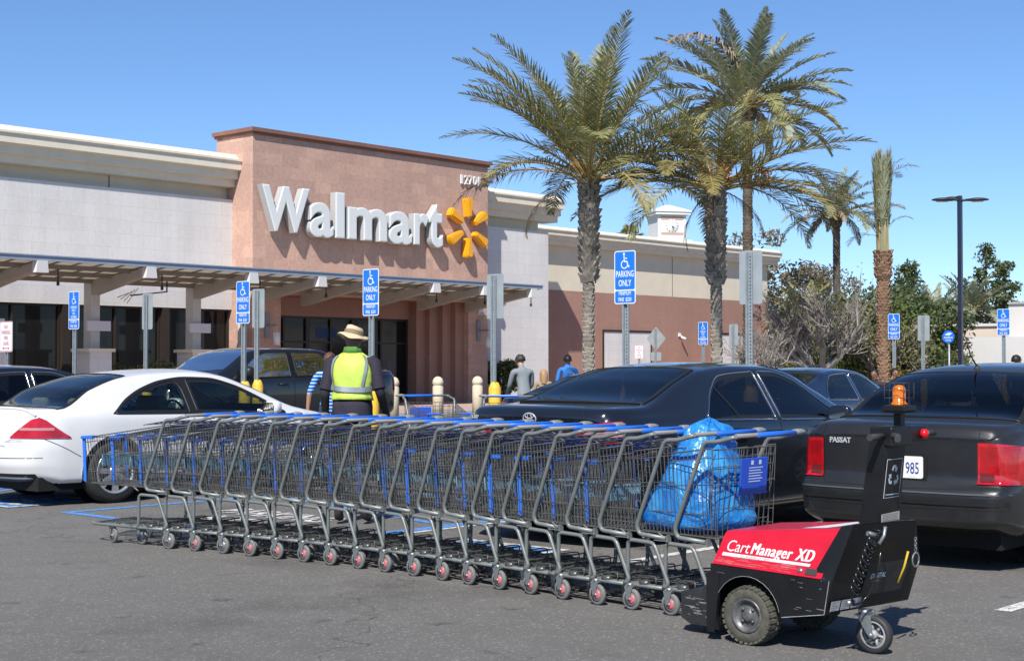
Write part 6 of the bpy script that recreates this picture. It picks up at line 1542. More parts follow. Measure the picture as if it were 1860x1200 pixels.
q.add(vs, [(2 * j, 2 * ((j + 1) % N), 2 * ((j + 1) % N) + 1, 2 * j + 1) for j in range(N)], 0, True)
for an0, an1 in ((R(226), R(214)), (R(300), R(318)), (R(46), R(40)), (R(134), R(140))):
    vs = []
    for i in range(15):
        z = lerp(1.165, 1.435, i / 14); an = lerp(an0, an1, i / 14) ; w_ = .085 if z < 1.38 else .12; vs += [vpt(an - w_, z, .013), vpt(an + w_, z, .013)]
    q.add(vs, [(2 * i, 2 * i + 2, 2 * i + 3, 2 * i + 1) for i in range(14)], 0, True)
q.build('reflective_band', SIL, vest)
torso_shell(worker, k, tl, [(.86, .170, .145), (.93, .174, .15), (1.0, .170, .142), (1.07, .162, .13)], NAVY, 'shirt_hem')
torso_shell(worker, k, tl, [(1.455, .085, .078), (1.485, .074, .07), (1.51, .068, .066)], mat('green_collar', (.07, .19, .03), .8), 'collar')
for s_, e_, f_ in ((-1, (-.045, -.06, -.26), .9), (1, (.065, -.05, -.25), .9)):
    sh_ = tl((s_ * .185 * .98, -.01, 1.375)); q = MB(); q.tube([(sh_ + Vector((-s_ * .03, 0, .045))) * k, sh_ * k, (sh_ + Vector(e_) * .5) * k, (sh_ + Vector(e_) * f_) * k], .08, 14, radii=[.04, .064, .058, .060], cap=False); q.build('sleeve', NAVY, worker)
q = MB(); HT = mat('khaki_hat', (.52, .42, .27), .85, var=.08, vscale=12, bump=.3, bscale=50)
Mh = Matrix.Translation(hp((0, -.01, .10)) * k) @ Matrix.Scale(.76, 4) @ Matrix.Rotation(R(-6), 4, 'X') @ Matrix.Rotation(R(10), 4, 'Y')
prof = [(.205, -.055), (.185, -.035), (.15, -.012), (.118, .0), (.112, .03), (.108, .07), (.098, .098), (.06, .108), (0, .104)]
n = 32; vs = []
for (r, h_) in prof:
    for j in range(n):
        a = 2 * math.pi * j / n; wv = (.014 * math.sin(2 * a + .6) + .006 * math.sin(5 * a)) * (1 if r > .13 else .3); dent = -.018 * max(0, math.cos(a)) ** 2 if h_ > .09 else 0
        vs.append(Mh @ Vector((r * math.cos(a) * .96, r * math.sin(a) * 1.08, h_ + wv - (.02 * abs(math.cos(a)) * (-1) if r > .18 else 0) + dent)))
q.add(vs, [(i * n + j, i * n + (j + 1) % n, (i + 1) * n + (j + 1) % n, (i + 1) * n + j) for i in range(len(prof) - 1) for j in range(n)], 0, True)
hat = q.build('sun_hat', HT, worker); sm = hat.modifiers.new('s', 'SOLIDIFY'); sm.thickness = .003
q = MB(); 
for h_, r in ((.012, .1175), (.028, .1155), (.045, .1135)): q.tube([Mh @ Vector((r * math.cos(a) * .96, r * math.sin(a) * 1.08, h_ + .004 * math.sin(3 * a))) for a in [2 * math.pi * j / 28 for j in range(28)]], .007, 5, closed=True)
q.build('hat_band', mat('hat_band', (.30, .24, .15), .85), hat)

def stripes():
    if 'striped_blue' in MATS: return MATS['striped_blue']
    m = bpy.data.materials.new('striped_blue'); m.use_nodes = True; nt = m.node_tree; b = nt.nodes['Principled BSDF']
    tc = nt.nodes.new('ShaderNodeTexCoord'); w = nt.nodes.new('ShaderNodeTexWave'); w.bands_direction = 'Z'; w.inputs['Scale'].default_value = 6.5; w.inputs['Distortion'].default_value = .6
    nt.links.new(tc.outputs['Object'], w.inputs['Vector']); r = nt.nodes.new('ShaderNodeValToRGB'); r.color_ramp.interpolation = 'CONSTANT'
    r.color_ramp.elements[0].color = (.01, .07, .35, 1); r.color_ramp.elements[1].position = .45; r.color_ramp.elements[1].color = (.03, .28, .62, 1); e = r.color_ramp.elements.new(.8); e.color = (.45, .6, .7, 1)
    nt.links.new(w.outputs['Fac'], r.inputs['Fac']); nt.links.new(r.outputs[0], b.inputs['Base Color']); b.inputs['Roughness'].default_value = .8; MATS['striped_blue'] = m; return m
JEAN = mat('denim', (.03, .045, .09), .85, var=.2, vscale=20); GREYC = mat('grey_marl', (.20, .225, .235), .85, var=.08, vscale=30); BLUEC = mat('bright_blue_cotton', (.03, .17, .50), .8); DARKC = mat('dark_cotton', (.02, .02, .03), .85); TANC = mat('tan_cotton', (.3, .22, .15), .85)
person('person in a blue striped top with short brown hair, partly behind the worker', (13.95, 15.95, 0), YAW - R(90), H=1.62, cloth=stripes(), trousers=JEAN, hair=HB, sleeve='short', arm_l=((-.11, -.04, -.26), (-.14, .0, -.50)))
person('child with wavy brown hair beyond the pickup bed, only the head showing', (22.6, 24.0, 0), YAW - R(60), H=1.33, cloth=TANC, trousers=JEAN, hair=HB)
person('man in a grey sweater with bowed head behind the dark grey sedan', (19.95, 17.55, 0), YAW - R(90) + R(25), H=1.66, cloth=GREYC, trousers=JEAN, hair=HG, lean=.28, head_pitch=.45, arm_l=((-.03, .10, -.26), (.02, .30, -.40)), arm_r=((.05, .08, -.26), (.0, .30, -.42)))
person('fair-haired child beside the man in the grey sweater', (20.7, 17.75, 0), YAW - R(90), H=1.36, cloth=TANC, trousers=JEAN, hair=HBL, hair_long=.18)
person('dark-haired man in a bright blue shirt beside the first palm trunk', (25.3, 21.0, 0), YAW - R(90), H=1.66, cloth=BLUEC, trousers=DARKC, hair=HK)
person('dark-haired person at the far right before the beige wall, only the head showing', (29.2, 12.45, 0), YAW - R(90) + R(-70), H=1.64, cloth=DARKC, trousers=DARKC, hair=HK)
person('dark-haired child left of the pair beyond the black sedan', (24.4, 13.05, 0), YAW + R(60), H=1.36, cloth=DARKC, trousers=DARKC, skin=SKIN_D, hair=HK)
person('dark-haired child right of the pair beyond the black sedan', (24.6, 12.75, 0), YAW + R(100), H=1.38, cloth=mat('mauve_cotton', (.12, .10, .16), .85), trousers=DARKC, skin=SKIN_D, hair=HK)
# ---------------------------------------------------------------- plants
def leaf_mat(name, c, c2, trans=.25, rough=.5):
    if name in MATS: return MATS[name]
    m = bpy.data.materials.new(name); m.use_nodes = True; nt = m.node_tree; b = nt.nodes['Principled BSDF']
    geo = nt.nodes.new('ShaderNodeNewGeometry'); r = nt.nodes.new('ShaderNodeValToRGB'); r.color_ramp.elements[0].color = (*c, 1); r.color_ramp.elements[1].color = (*c2, 1)
    nt.links.new(geo.outputs['Random Per Island'], r.inputs['Fac']); nt.links.new(r.outputs[0], b.inputs['Base Color']); b.inputs['Roughness'].default_value = rough; b.inputs['Specular IOR Level'].default_value = .35
    if trans:
        tr = nt.nodes.new('ShaderNodeBsdfTranslucent'); nt.links.new(r.outputs[0], tr.inputs['Color']); mx = nt.nodes.new('ShaderNodeMixShader'); mx.inputs[0].default_value = trans
        out = nt.nodes['Material Output']; nt.links.new(b.outputs[0], mx.inputs[1]); nt.links.new(tr.outputs[0], mx.inputs[2]); nt.links.new(mx.outputs[0], out.inputs['Surface'])
    MATS[name] = m; return m
FG = leaf_mat('palm_green', (.17, .18, .06), (.36, .35, .17)); FGR = leaf_mat('palm_grey_green', (.19, .22, .14), (.36, .39, .27)); FDEAD = leaf_mat('palm_dead', (.16, .125, .085), (.33, .27, .20), .1, .8); FYEL = leaf_mat('palm_olive', (.15, .14, .04), (.34, .28, .11))
RACH = mat('palm_rachis', (.36, .25, .09), .6, var=.2, vscale=3); BARK = mat('palm_boot', (.26, .23, .19), .95, var=.45, vscale=3.5, bump=.5, bscale=20); BARKD = mat('palm_boot_dark', (.12, .095, .07), .95, var=.4, vscale=3, bump=.5); BARKR = mat('palm_boot_red', (.25, .155, .095), .9, var=.3, vscale=4)
ORG = mat('date_cluster', (.50, .17, .02), .7, var=.3, vscale=20)
def frond_mesh(L, e0, droop, rnd, nl=70, lw=.028, leaf=.55, m=FG, az_bend=0.0, lift=.35, bare=.16, hang=0.0):
    """frond leaving the origin along +x at elevation e0, bending down by droop (radians) over its length"""
    q = MB(); N = 22; P = [Vector((0, 0, 0))]; T = []
    for i in range(N):
        t = (i + .5) / N; el = e0 - droop * t ** 1.35; az = az_bend * t; d = Vector((math.cos(el) * math.cos(az), math.cos(el) * math.sin(az), math.sin(el))); T.append(d); P.append(P[-1] + d * (L / N))
    q.tube(P, .02, 4, mi=0, radii=[lerp(.032, .004, (i / N) ** .6) * (L / 3) for i in range(N + 1)], smooth=False)
    for k in range(nl):
        for s in (-1, 1):
            t = bare + (1 - bare) * (k + rnd.random() * .8) / nl; f = t * N; i = min(N - 1, int(f)); p = P[i].lerp(P[i + 1], f - i); d = T[i]
            sd = d.cross(Vector((0, 0, 1)));
            if sd.length < .05: sd = Vector((0, 1, 0))
            sd.normalize(); un = sd.cross(d).normalized()
            l = leaf * (math.sin(math.pi * min(1, (t - bare) / (1 - bare) * .80 + .20)) ** .6) * rnd.uniform(.8, 1.1) * (L / 3)
            fw = lerp(.55, 1.15, t) * rnd.uniform(.8, 1.2); v = (d * fw + sd * s * .85 + un * rnd.uniform(lift - .25, lift + .25)).normalized()
            g = Vector((0, 0, -1)); w = d.cross(v).normalized(); w = v.cross(w).normalized() * lw * (L / 3) * .5
            a, b, c = p, p + v * l * .55 + g * l * (.04 + hang * .2), p + v * l * (1 - hang * .3) + g * l * (.20 + hang * .6) * rnd.uniform(.5, 1.4)
            q.add([a - w * .7, a + w * .7, b + w, c, b - w], [(0, 1, 2, 4), (4, 2, 3)], 1)
    return q.mesh('frond', [RACH, m])
def boots(q, z0, z1, r0, r1, pitch, n, size, rnd, out=.6, lean=(0, 0), shape=1.0):
    rows = int((z1 - z0) / pitch)
    for i in range(rows):
        z = z0 + i * pitch; t = i / max(1, rows - 1); r = lerp(r0, r1, t); c = Vector((lean[0] * z, lean[1] * z, 0))
        for j in range(n):
            a = 2 * math.pi * (j + .5 * (i % 2)) / n + rnd.uniform(-.06, .06); d = Vector((math.cos(a), math.sin(a), 0)); s = Vector((-d.y, d.x, 0)); w = size * rnd.uniform(.85, 1.1); o = out * size * rnd.uniform(.7, 1.3)
            zz = z + rnd.uniform(-.3, .3) * pitch
            A = c + d * r * .93; V_ = [A + s * w * .62 + Vector((0, 0, zz - pitch * .4)), A - s * w * .62 + Vector((0, 0, zz - pitch * .4)), A - s * w * .40 + d * o + Vector((0, 0, zz + pitch * .75 * shape)), A + s * w * .40 + d * o + Vector((0, 0, zz + pitch * .75 * shape)), A + Vector((0, 0, zz + pitch * 1.0)) + s * w * .3, A + Vector((0, 0, zz + pitch * 1.0)) - s * w * .3]
            q.add(V_, [(0, 1, 2, 3), (3, 2, 5, 4), (0, 3, 4), (1, 5, 2)])
def palm(label, loc, H, rt, nf, L, seed, mats, kind='date', e_hi=86, e_lo=-20, fruit=(), lean=(0, 0), dead=3, crown_r=1.0, nl=70, group='tall date palms', lw=.028, bark=None, head_h=1.1, droop=(0.9, 1.7), extra=(), clear=None):
    rnd = random.Random(seed); t = thing('palm_tree', label, 'palm tree', loc, 0, group)
    q = MB(); P = [(lean[0] * z, lean[1] * z, z) for z in [H * i / 8 for i in range(9)]]
    q.tube(P, rt, 16, radii=[rt * (1.12 if i == 0 else 1.0) for i in range(9)])
    bk = bark or BARK
    if kind == 'date': boots(q, .1, H - head_h, rt, rt, .085, 8, .09, rnd, .36, lean); boots(q, H - head_h, H + .12, rt * 1.45, rt * 1.75, .12, 8, .15, rnd, .6, lean, 1.3)
    elif kind == 'slim': boots(q, .1, H - .3, rt, rt, .10, 8, .13, rnd, .3, lean); boots(q, H - .6, H + .1, rt * 1.3, rt * 1.9, .14, 9, .2, rnd, .5, lean)
    q.build('trunk', bk, t)
    top = Vector((lean[0] * H, lean[1] * H, H))
    vari = []
    for i in range(nf):
        u = (i + .5) / nf; az = i * 2.39996 + rnd.uniform(-.25, .25)
        e0 = R(lerp(e_hi, e_lo, u ** .85)) + rnd.uniform(-.1, .1)
        dr = lerp(droop[0], droop[1], u) * rnd.uniform(.75, 1.2)
        if clear is not None and abs((az - clear + math.pi) % (2 * math.pi) - math.pi) < .75 and e0 < R(48): e0 = R(rnd.uniform(50, 66)); dr = .8
        ll = L * lerp(.82, 1.05, math.sin(u * math.pi * .8)) * rnd.uniform(.88, 1.08)
        m = mats[0] if u < .6 else (mats[1] if rnd.random() < .5 else mats[0]); hang = 0.0
        if i >= nf - dead: m = FDEAD; hang = .7; dr = 1.5; e0 = R(rnd.uniform(-5, 25)); ll *= .8
        me = frond_mesh(ll, e0, dr, rnd, nl, lw, m=m, az_bend=rnd.uniform(-.35, .35), lift=.32, hang=hang)
        o = bpy.data.objects.new('frond', me); COL.objects.link(o); o.parent = t; o.location = top + Vector((math.cos(az), math.sin(az), 0)) * rt * .7 + Vector((0, 0, rnd.uniform(-.15, .12) + .12 * (1 - u))); o.rotation_euler = (0, 0, az)
    for (az, e0, dr, ll, mm, hang) in extra:
        me = frond_mesh(ll, R(e0), dr, rnd, nl, lw, m=mm, lift=.2, hang=hang); o = bpy.data.objects.new('frond', me); COL.objects.link(o); o.parent = t; o.location = top; o.rotation_euler = (0, 0, az)
    for (az, dz, rr) in fruit:
        q = MB(); c = top + Vector((math.cos(az) * rr, math.sin(az) * rr, dz)); q.tube([top, top.lerp(c, .6) + Vector((0, 0, .25)), c + Vector((0, 0, .2))], .015, 5)
        for k_ in range(260):
            d = Vector((rnd.gauss(0, 1), rnd.gauss(0, 1), rnd.gauss(0, 1.1))).normalized() * (.22 * rnd.random() ** .4); s_ = .018
            p = c + d; q.add([p + Vector((s_, 0, 0)), p + Vector((-s_, 0, 0)), p + Vector((0, s_, 0)), p + Vector((0, -s_, 0)), p + Vector((0, 0, s_)), p + Vector((0, 0, -s_))], [(0, 2, 4), (2, 1, 4), (1, 3, 4), (3, 0, 4), (2, 0, 5), (1, 2, 5), (3, 1, 5), (0, 3, 5)])
        q.build('date_cluster', ORG, t)
    return t
cr = YAW - R(90)      # azimuth of picture-right
palm('nearest date palm with a thick grey trunk, left of the others, above the charcoal sedan', (23.35, 18.85, 0), 5.15, .10, 42, 3.4, 11, (FG, FYEL), e_hi=88, e_lo=12, dead=0, lean=(.004, -.004), head_h=2.0, droop=(.30, 1.15), nl=66, lw=.024, clear=cr + math.pi,
     extra=[(cr + math.pi, 20, 1.25, 3.0, FDEAD, .5), (cr + math.pi - .2, -5, 1.5, 1.9, FDEAD, .8), (cr, 42, 1.0, 3.3, FYEL, .1), (cr + .3, 30, 1.0, 3.2, FYEL, .1), (cr + math.pi, 62, .9, 3.3, FG, 0), (cr + math.pi, 40, 1.0, 3.3, FG, 0)])
palm('date palm with orange fruit clusters, middle of the three tall palms', (25.15, 16.95, 0), 5.0, .095, 40, 3.1, 23, (FG, FYEL), e_hi=66, e_lo=8, dead=0, lean=(-.003, .004), head_h=1.9, droop=(.40, 1.2), nl=64, lw=.024,
     fruit=((cr - 1.2, .35, .25), (cr + .1, .25, 1.0)), extra=[(cr + math.pi - .15, -35, 1.3, 1.5, FDEAD, .8), (cr + .15, -15, 1.2, 1.5, FDEAD, .8), (cr + math.pi + 1.2, -30, 1.0, 1.2, FDEAD, .8), (cr, 25, 1.0, 3.1, FG, 0), (cr + .1, 8, .8, 3.0, FYEL, 0), (cr + math.pi, 15, 1.0, 2.9, FG, .1)])
palm('tallest palm with a thin dark trunk behind the other two', (42.5, 27.4, 0), 10.1, .14, 44, 3.7, 37, (FGR, FG), kind='slim', e_hi=86, e_lo=-8, dead=2, droop=(.3, 1.4), nl=54, bark=BARKD, lw=.05,
     extra=[(cr + math.pi + .5, 80, 2.1, 4.6, FDEAD, .6)])
palm('distant palm with drooping brown fronds, right of the tall ones', (66.8, 37.8, 0), 9.0, .16, 38, 3.1, 41, (FGR, FG), kind='slim', e_hi=84, e_lo=-15, dead=9, droop=(.5, 1.5), nl=40, bark=BARKD, lw=.05, group='palms in the background')
def small_palm(label, loc, H, L, seed, m): palm(label, loc, H, .35, 40, L, seed, (m, m), kind='slim', e_hi=85, e_lo=-5, dead=2, droop=(.5, 1.4), nl=34, bark=BARKD, lw=.08, group='palms in the background')
# newly planted palm with its crown tied up
t = thing('palm_tree', 'newly planted palm with its crown tied up in a bundle', 'palm tree', (38.3, 20.2, 0), 0, 'palms in the background')
rnd = random.Random(5); q = MB(); q.tube([(0, 0, z * .5) for z in range(10)], .15, 14); boots(q, .05, 3.9, .155, .155, .085, 9, .11, rnd, .42); boots(q, 3.9, 4.75, .20, .235, .11, 10, .14, rnd, .5); q.build('trunk', BARKR, t)
for i in range(46):
    az = i * 2.4; ln = rnd.uniform(2.2, 2.75); me = MB(); P = []
    r1 = rnd.uniform(.05, .22)
    for j in range(13): u = j / 12; r_ = lerp(.16, r1, min(1, u * 1.5)) if u < .45 else lerp(lerp(.16, r1, .675), .25 * rnd.uniform(.9, 1.15) * (r1 / .22) ** .3, (u - .45) / .55) ; P.append(Vector((r_ * math.cos(az + u * .8), r_ * math.sin(az + u * .8), 4.6 + u * ln)))
    me.tube(P, .018, 4, smooth=False)
    for k_ in range(110):
        u = .30 + .70 * k_ / 110; f = u * 12; a_ = P[min(11, int(f))].lerp(P[min(12, int(f) + 1)], f - int(f)); out_ = Vector((a_.x, a_.y, 0)).normalized() if a_.xy.length > .01 else Vector((1, 0, 0)); side = Vector((-out_.y, out_.x, 0))
        v = (Vector((0, 0, 1)) + out_ * rnd.uniform(-.1, .28) + side * rnd.uniform(-.5, .5)).normalized() * rnd.uniform(.2, .4); w = side * .024; me.add([a_ - w, a_ + w, a_ + v], [(0, 1, 2)], 1)
    me.build('frond', [FGR if i % 3 else RACH, FGR if i % 5 else FYEL], t)
for i in range(12):
    az = i * 2.4; me = frond_mesh(rnd.uniform(.7, 1.1), R(rnd.uniform(20, 75)), rnd.uniform(.6, 1.8), rnd, 22, .05, leaf=1.2, m=FYEL, lift=.3, hang=.3); o = bpy.data.objects.new('frond', me); COL.objects.link(o); o.parent = t; o.location = (.15 * math.cos(az), .15 * math.sin(az), rnd.uniform(4.9, 6.9)); o.rotation_euler = (0, 0, az)
q = MB()
for z, r_ in ((5.55, .19), (6.35, .22)): q.tube([(r_ * math.cos(a), r_ * math.sin(a), z) for a in [2 * math.pi * j / 20 for j in range(20)]], .02, 5, closed=True)
q.build('tie', mat('twine', (.4, .32, .12), .8), t)

# ---- broadleaf and bare trees
TBK = mat('tree_bark', (.13, .11, .09), .95, var=.3, vscale=8); TWIG = mat('bare_twig', (.27, .24, .21), .9, var=.3, vscale=2)
def branches(q, p, d, l, r, depth, rnd, tips, spread=.55, up=.12, kmax=3, mi=0):
    n = 3; P = [p]; dd = d.copy()
    for i in range(n): dd = (dd + Vector((rnd.gauss(0, .14), rnd.gauss(0, .14), rnd.gauss(0, .1) + up * .3))).normalized(); P.append(P[-1] + dd * (l / n))
    q.tube(P, r, 5 if depth > 2 else 3, radii=[lerp(r, r * .62, i / n) for i in range(n + 1)], smooth=False, cap=False, mi=mi)
    if depth == 0: tips.append(P[-1]); return
    if depth <= 2: tips.append(P[-1])
    for k_ in range(rnd.randint(2, kmax)):
        a = P[rnd.randint(1, n)]; nd_ = (dd + Vector((rnd.gauss(0, spread), rnd.gauss(0, spread), rnd.gauss(0, spread * .7) + up))).normalized(); branches(q, a, nd_, l * rnd.uniform(.62, .85), r * .62, depth - 1, rnd, tips, spread, up, kmax, mi)
def leaf_cloud(q, centers, R_, n, size, rnd, flat=.75, mi=0):
    for c in centers:
        rr = R_ * rnd.uniform(.7, 1.25)
        for k_ in range(n):
            d = Vector((rnd.gauss(0, 1), rnd.gauss(0, 1), rnd.gauss(0, 1))).normalized() * rr * (rnd.random() ** .35); d.z *= flat; p = c + d; s_ = size * rnd.uniform(.6, 1.3)
            a = Vector((rnd.gauss(0, 1), rnd.gauss(0, 1), rnd.gauss(0, 1))).normalized(); b = a.orthogonal().normalized(); cc = a.cross(b); th = rnd.random() * 6.28; e = b * math.cos(th) + cc * math.sin(th); f = a
            q.add([p - e * s_, p + f * s_ * .45, p + e * s_, p - f * s_ * .45], [(0, 1, 2, 3)], mi)
def tree(name, label, loc, H, W, seed, leaf, n_leaf=60, size=.16, clump=.9, depth=4, group=None, trunk_r=.22, bare=False, shape='round', trunk_h=.3, spread=.55, cat='tree'):
    rnd = random.Random(seed); t = thing(name, label, cat, loc, 0, group); q = MB(); tips = []
    if bare:
        p = Vector((0, 0, 0)); q.tube([p, (0.05, 0, H * .12), (0, .05, H * trunk_h)], trunk_r, 9, radii=[trunk_r * 1.15, trunk_r, trunk_r * .85])
        for k_ in range(10):
            a = 6.283 * k_ / 10 + rnd.uniform(-.3, .3); d = Vector((math.cos(a) * .85 * W / H, math.sin(a) * .85 * W / H, .75)).normalized(); branches(q, Vector((0, .05, H * trunk_h * rnd.uniform(.85, 1))), d, H * .27, trunk_r * .6, depth, rnd, tips, spread, .18, 3)
        q.build('trunk', TWIG, t)
        if leaf:
            q = MB(); leaf_cloud(q, [p for i, p in enumerate(tips) if i % 3 == 0], clump, n_leaf, size, rnd); q.build('crown', leaf, t)
        return t
    if shape == 'pine':
        q.tube([(0, 0, 0), (.03, 0, H * .5), (0, 0, H)], trunk_r, 7, radii=[trunk_r, trunk_r * .6, .03]); C = []
        z = H * .18
        while z < H * .97:
            f = (z / H); rad = W * .5 * (1 - f) ** .65 * rnd.uniform(.55, 1.25)
            for k_ in range(max(2, int(7 * (1 - f)) + 1)):
                a = rnd.random() * 6.283; rr = rad * rnd.uniform(.35, 1); e = Vector((math.cos(a) * rr, math.sin(a) * rr, z + rr * .15)); C.append(e); q.tube([(0, 0, z - .1), e], .03, 3, cap=False)
            z += H * .055
        q.build('trunk', TBK, t); q = MB(); leaf_cloud(q, C, clump, n_leaf, size, rnd, .7); q.build('crown', leaf, t); return t
    q.tube([(0, 0, 0), (.05, .03, H * trunk_h * .6), (0, 0, H * trunk_h * 1.2)], trunk_r, 8, radii=[trunk_r * 1.2, trunk_r, trunk_r * .8]); C = []
    for k_ in range(int(26 * max(1, W / 4))):
        a = rnd.random() * 6.283; u = rnd.random() ** .5; f = rnd.random(); rad = W * .5 * math.sin(math.pi * (.12 + .80 * f)) ** .6 * u; e = Vector((math.cos(a) * rad, math.sin(a) * rad, H * lerp(trunk_h * .8, .93, f))); C.append(e)
        if k_ % 3 == 0: q.tube([(0, 0, H * trunk_h * .8), (e.x * .5, e.y * .5, e.z * .6 + H * trunk_h * .3), e], trunk_r * .3, 4, radii=[trunk_r * .4, trunk_r * .25, .02], cap=False)
    q.build('trunk', TBK, t); q = MB(); leaf_cloud(q, C, clump, n_leaf, size, rnd, .8); q.build('crown', leaf, t); return t
LG = leaf_mat('leaf_mid_green', (.055, .085, .02), (.17, .20, .065)); LD = leaf_mat('leaf_dark_green', (.03, .05, .016), (.11, .14, .05)); LB = leaf_mat('leaf_brownish', (.10, .09, .05), (.25, .20, .13)); LY = leaf_mat('leaf_yellow_green', (.12, .11, .012), (.36, .28, .04)); LO = leaf_mat('leaf_olive', (.06, .065, .022), (.18, .17, .075)); LP = leaf_mat('leaf_pine', (.035, .055, .018), (.12, .145, .045))
# ---------------------------------------------------------------- planting and background
small_palm('short palm with a green crown just past the end of the shop', (64.0, 38.0, 0), 3.6, 2.5, 51, FG)
small_palm('low grey-green palm half hidden behind the tied-up palm', (69.2, 35.1, 0), 3.3, 2.6, 52, FGR)
small_palm('spiky palm right of the lamp post over the beige roof', (84.5, 38.9, 0), 4.6, 2.9, 53, FGR)
small_palm('spiky palm left of the lamp post over the beige roof', (80.5, 39.2, 0), 4.0, 2.6, 54, FGR)
t = thing('palm_tree', 'fan palm crown showing over the roof left of the clock tower', 'palm tree', (79.8, 60.8, 0), 0, 'palms in the background')
rnd = random.Random(8); q = MB(); q.tube([(0, 0, 0), (0, 0, 5), (0, 0, 9.9)], .2, 8); q.build('trunk', BARKD, t)
for i in range(26):
    az = i * 2.4; el = R(rnd.uniform(-25, 80)); d = Vector((math.cos(az) * math.cos(el), math.sin(az) * math.cos(el), math.sin(el))); s = d.cross(Vector((0, 0, 1))).normalized(); u_ = s.cross(d); q = MB(); c = Vector((0, 0, 9.9)) + d * .55; q.tube([(0, 0, 9.9), c], .02, 3)
    for k_ in range(15):
        a = lerp(-1.5, 1.5, k_ / 14); v = (d * math.cos(a) + s * math.sin(a)).normalized() * .62 ; w = (s * math.cos(a) - d * math.sin(a)) * .05; q.add([c, c + v * .6 + w, c + v - Vector((0, 0, .12)), c + v * .6 - w], [(0, 1, 2, 3)], 1)
    q.build('frond', [RACH, FG], t)
tree('bare_tree', 'big bare grey-brown tree left of the tied-up palm', (48.4, 28.0, 0), 5.6, 6.6, 61, LO, n_leaf=3, size=.06, clump=.35, depth=5, trunk_r=.17, bare=True, trunk_h=.2, spread=.5, group='bare trees')
tree('bare_tree', 'bare twiggy tree in front of the end of the red wall', (42.6, 27.0, 0), 3.4, 3.2, 62, None, depth=5, trunk_r=.1, bare=True, trunk_h=.2, group='bare trees')
tree('bare_tree', 'sparse half-bare tree right of the tied-up palm', (52.8, 27.7, 0), 3.9, 3.4, 63, LO, n_leaf=14, size=.10, clump=.5, depth=4, trunk_r=.15, bare=True, trunk_h=.2, group='bare trees')
for i, (px, lb, H, W, leaf, sd) in enumerate((((69.5, 44.0), 'tall brownish tree rising behind the end of the shop', 9.0, 6.5, LB, 71), ((75.5, 44.6), 'brown-leaved tree left of the distant palm trunk', 7.6, 5.5, LB, 72), ((80.5, 46.0), 'brown-leaved tree right of the distant palm trunk', 8.0, 5.5, LB, 73),
        ((62.0, 33.6), 'olive green tree behind the big bare tree', 4.4, 6.0, LO, 74), ((66.0, 34.5), 'dark green rounded tree behind the tied-up palm', 5.4, 6.0, LD, 75), ((54.4, 28.6), 'dense green tree left of the grey sign back', 4.1, 4.5, LG, 76), ((57.0, 28.6), 'dark bushy tree right of the grey sign back', 4.2, 4.6, LD, 77), ((58.6, 28.4), 'light olive tree before the left end of the beige building', 2.9, 3.0, LO, 78),
        ((74.0, 41.5), 'dark green tree low behind the bare tree', 4.6, 8.0, LD, 79), ((82.0, 44.0), 'green tree low behind the tied-up palm', 4.4, 8.0, LG, 80))):
    tree('broadleaf_tree', lb, (*px, 0), H, W, sd, leaf, n_leaf=95, size=.13, clump=.75, trunk_r=.2, group='leafy trees behind the car park')
tree('pine_tree', 'broad dark green pine right of the tied-up palm', (78.5, 39.9, 0), 7.3, 5.2, 81, LP, n_leaf=80, size=.15, clump=.7, shape='pine', trunk_r=.2, group='pines behind the beige building')
tree('pine_tree', 'tallest pointed pine with a bare brown tip, right of the lamp post', (91.5, 41.0, 0), 9.3, 4.4, 82, LP, n_leaf=80, size=.13, clump=.55, shape='pine', trunk_r=.2, group='pines behind the beige building')
tree('pine_tree', 'pine at the far right above the beige building', (88.0, 38.2, 0), 7.8, 4.4, 83, LP, n_leaf=85, size=.13, clump=.6, shape='pine', trunk_r=.2, group='pines behind the beige building')
tree('pine_tree', 'small dark pine close left of the lamp post', (86.5, 42.6, 0), 5.6, 2.6, 84, LP, n_leaf=60, size=.13, clump=.5, shape='pine', trunk_r=.15, group='pines behind the beige building')
tree('pine_tree', 'low spreading pine between lamp post and tallest pine', (92.0, 43.5, 0), 5.4, 5.5, 85, LP, n_leaf=60, size=.14, clump=.6, shape='pine', trunk_r=.15, group='pines behind the beige building')
tree('pine_tree', 'pine cut off by the right edge over the beige building', (88.5, 36.3, 0), 6.4, 4.4, 86, LP, n_leaf=60, size=.14, clump=.6, shape='pine', trunk_r=.15, group='pines behind the beige building')
def shrub(label, loc, W, H, seed, leaf, n=260, size=.07):
    rnd = random.Random(seed); t = thing('shrub', label, 'shrub', loc, 0, 'shrubs at the edge of the car park'); q = MB()
    for k_ in range(6): q.tube([(0, 0, 0), (rnd.uniform(-W, W) * .3, rnd.uniform(-W, W) * .3, H * .7)], .02, 3, cap=False)
    q.build('stem', TBK, t); C = [Vector((rnd.uniform(-W, W) * .42, rnd.uniform(-W, W) * .42, H * rnd.uniform(.25, .85))) for k_ in range(9)]; q = MB(); leaf_cloud(q, C, min(W, H) * .33, n, size, rnd); q.build('foliage', leaf, t); return t
shrub('yellow-green shrub by the end of the red wall', (52.5, 32.2, 0), 2.6, 1.75, 91, LY); shrub('yellow flowering shrub behind the charcoal sedan roof', (55.0, 33.2, 0), 2.2, 1.6, 92, LY)
shrub('green shrub under the big bare tree', (53.5, 30.4, 0), 3.0, 1.9, 93, LG); shrub('green shrub behind the dark blue sedan', (56.0, 30.0, 0), 3.0, 1.8, 94, LO)
